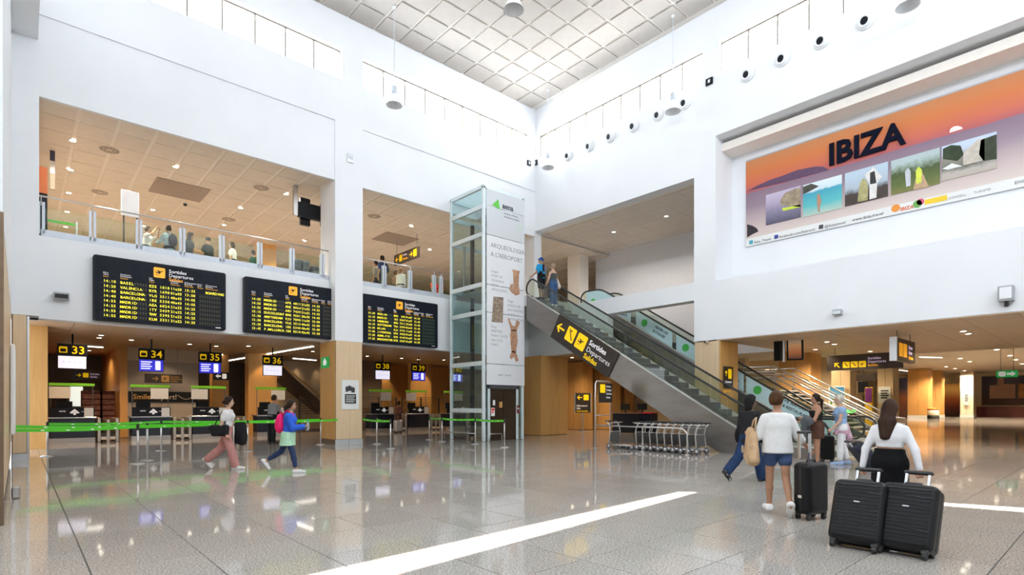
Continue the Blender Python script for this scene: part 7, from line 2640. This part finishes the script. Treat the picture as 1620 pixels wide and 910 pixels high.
# black bag of the person in the hoodie
c = w4('pelvis', (-.24, -.02, .02))
t = thing('hand_bag', 'small black bag hanging beside the person in the hoodie', 'bag', c, t4.rotation_euler.z)
link('bag', net_mesh('bag', lambda P: s_ell(P, (0, 0, 0), (.05, .10, .17)), (-.15, -.2, -.25), (.15, .2, .25), .018, fab('bagblack', (.015, .015, .017))), t)
part('strap', MB().tube([(0, -.05, .15), (.02, 0, .34), (0, .05, .15)], .01, 6), fab('bagblack', (.015, .015, .017)), t, True)

# ---- suitcases
SHELL = pm('case_black', (.006, .006, .007), .34, spec=.3, var=.15, vscale=6, bump=.1, bscale=200)
RIB = pm('case_rib', (.009, .009, .010), .3, spec=.4, var=.1)
CHR = pm('case_chrome', (.75, .75, .76), .2, 1.0, var=.03)


def suitcase(label, loc, rz, W=.50, Hh=.70, D=.29, tilt=0.0, handle=.36, shell=None, ribs=True, name='suitcase'):
    """local: x across, y through the case (front = -y), z up; tilt rotates it forward about the front wheels"""
    sm = shell or SHELL
    t = thing(name, label, 'suitcase', loc, rz)
    piv = link('case', net_mesh('case', lambda P: s_box(P, (0, D / 2, .07 + Hh / 2), (W / 2, D / 2, Hh / 2), .07), (-W / 2 - .05, -.05, 0), (W / 2 + .05, D + .05, Hh + .15), .016, sm), t)
    piv.rotation_euler = (-tilt, 0, 0)
    if ribs:
        n_ = 15
        rm = MB().bbox(-W / 2 + .05, W / 2 - .05, -.008, .004, -.008, .008, .004).mesh('rib', RIB)
        for k in range(n_):
            link('rib', rm, piv, (0, 0, .14 + (Hh - .14) * k / (n_ - 1)))
        for z_ in (.07 + Hh * .32, .07 + Hh * .80):
            part('crease', MB().tube([(-W / 2 + .03, -.004, z_), (-W * .05, -.008, z_ + .01), (W * .15, -.010, z_ - .012), (W / 2 - .03, -.004, z_ - .02)], .005, 6), pm('case_edge', (.035, .035, .042), .25, var=.1), piv, True)
        part('badge', MB().bbox(-.03, .03, -.014, -.006, .07 + Hh * .62, .07 + Hh * .64, .002), CHR, piv)
    part('zip_band', MB().box(-W / 2 - .003, W / 2 + .003, D * .5 - .01, D * .5 + .01, .12, .07 + Hh - .05), RUBBER, piv)
    part('side_lock', MB().bbox(-W / 2 - .012, -W / 2, D * .5 - .03, D * .5 + .03, .07 + Hh * .32, .07 + Hh * .38, .004), CHR, piv)
    part('grip', MB().tube([(-.08, D * .5, .07 + Hh), (-.07, D * .5, .10 + Hh), (.07, D * .5, .10 + Hh), (.08, D * .5, .07 + Hh)], .012, 6), RUBBER, piv, True)
    if handle:
        for s_ in (-1, 1):
            part('telescopic_tube', MB().box(s_ * .10 - .012, s_ * .10 + .012, D - .05, D - .02, .07 + Hh - .05, .07 + Hh + handle), CHR, piv)
        part('pull_handle', MB().bbox(-.13, .13, D - .06, D - .01, .06 + Hh + handle, .10 + Hh + handle, .012), RUBBER, piv)
    wme = MB().lathe([(.01, -.022), (.03, -.022), (.033, -.012), (.033, .012), (.03, .022), (.01, .022)], seg=14, ax='x').mesh('wheel', RUBBER, True)
    fk = MB().bbox(-.03, .03, -.025, .025, .02, .075, .006).mesh('fork', RUBBER)
    for x in (-W / 2 + .06, W / 2 - .06):
        for y in (.05, D - .05):
            wl_ = link('wheel', wme, piv, (x, y, .033))
            link('fork', fk, wl_, (0, 0, -.0))
    return t, piv


# two big cases leaning towards the long-haired woman
tl = .40
a_, b_ = onZ(1308, 866), onZ(1386, 880)
m_ = (a_ + b_) / 2
suitcase('left of two big black ribbed suitcases pulled by the long-haired woman', (m_.x, m_.y, .03), -PI / 2, .50, .68, .28, tl, .17)
a_, b_ = onZ(1392, 880), onZ(1474, 890)
m_ = (a_ + b_) / 2
suitcase('right of two big black ribbed suitcases pulled by the long-haired woman', (m_.x + .0, m_.y + .05, .03), -PI / 2 - .06, .50, .68, .28, tl, .17)
p = onZ(1297, 824)
suitcase('upright black suitcase wheeled by the woman in white', (p.x, p.y, 0), math.atan2(-.95, .3) + .95, .40, .68, .26, 0, .38, None, False)
p = onZ(1311, 733)
suitcase('tall black suitcase standing behind the woman in brown', (p.x + .12, p.y + .05, 0), -1.0, .34, .64, .22, 0, 0, None, False)
p = onZ(1398, 744)
suitcase('navy fabric suitcase tilted behind the older woman', (p.x, p.y, .02), math.atan2(-vec(-1, .2).x, vec(-1, .2).y), .48, .74, .30, .62, .14, pm('case_navy', (.012, .014, .028), .7, var=.15), False)
p = onZ(632, 692)
suitcase('silver grey suitcase standing at check-in desk 38', (onY(632, 680, 26.6).x, 26.6, 0), .2, .45, .62, .28, 0, .3, pm('case_silver', (.50, .48, .46), .4, .2, var=.06), False)
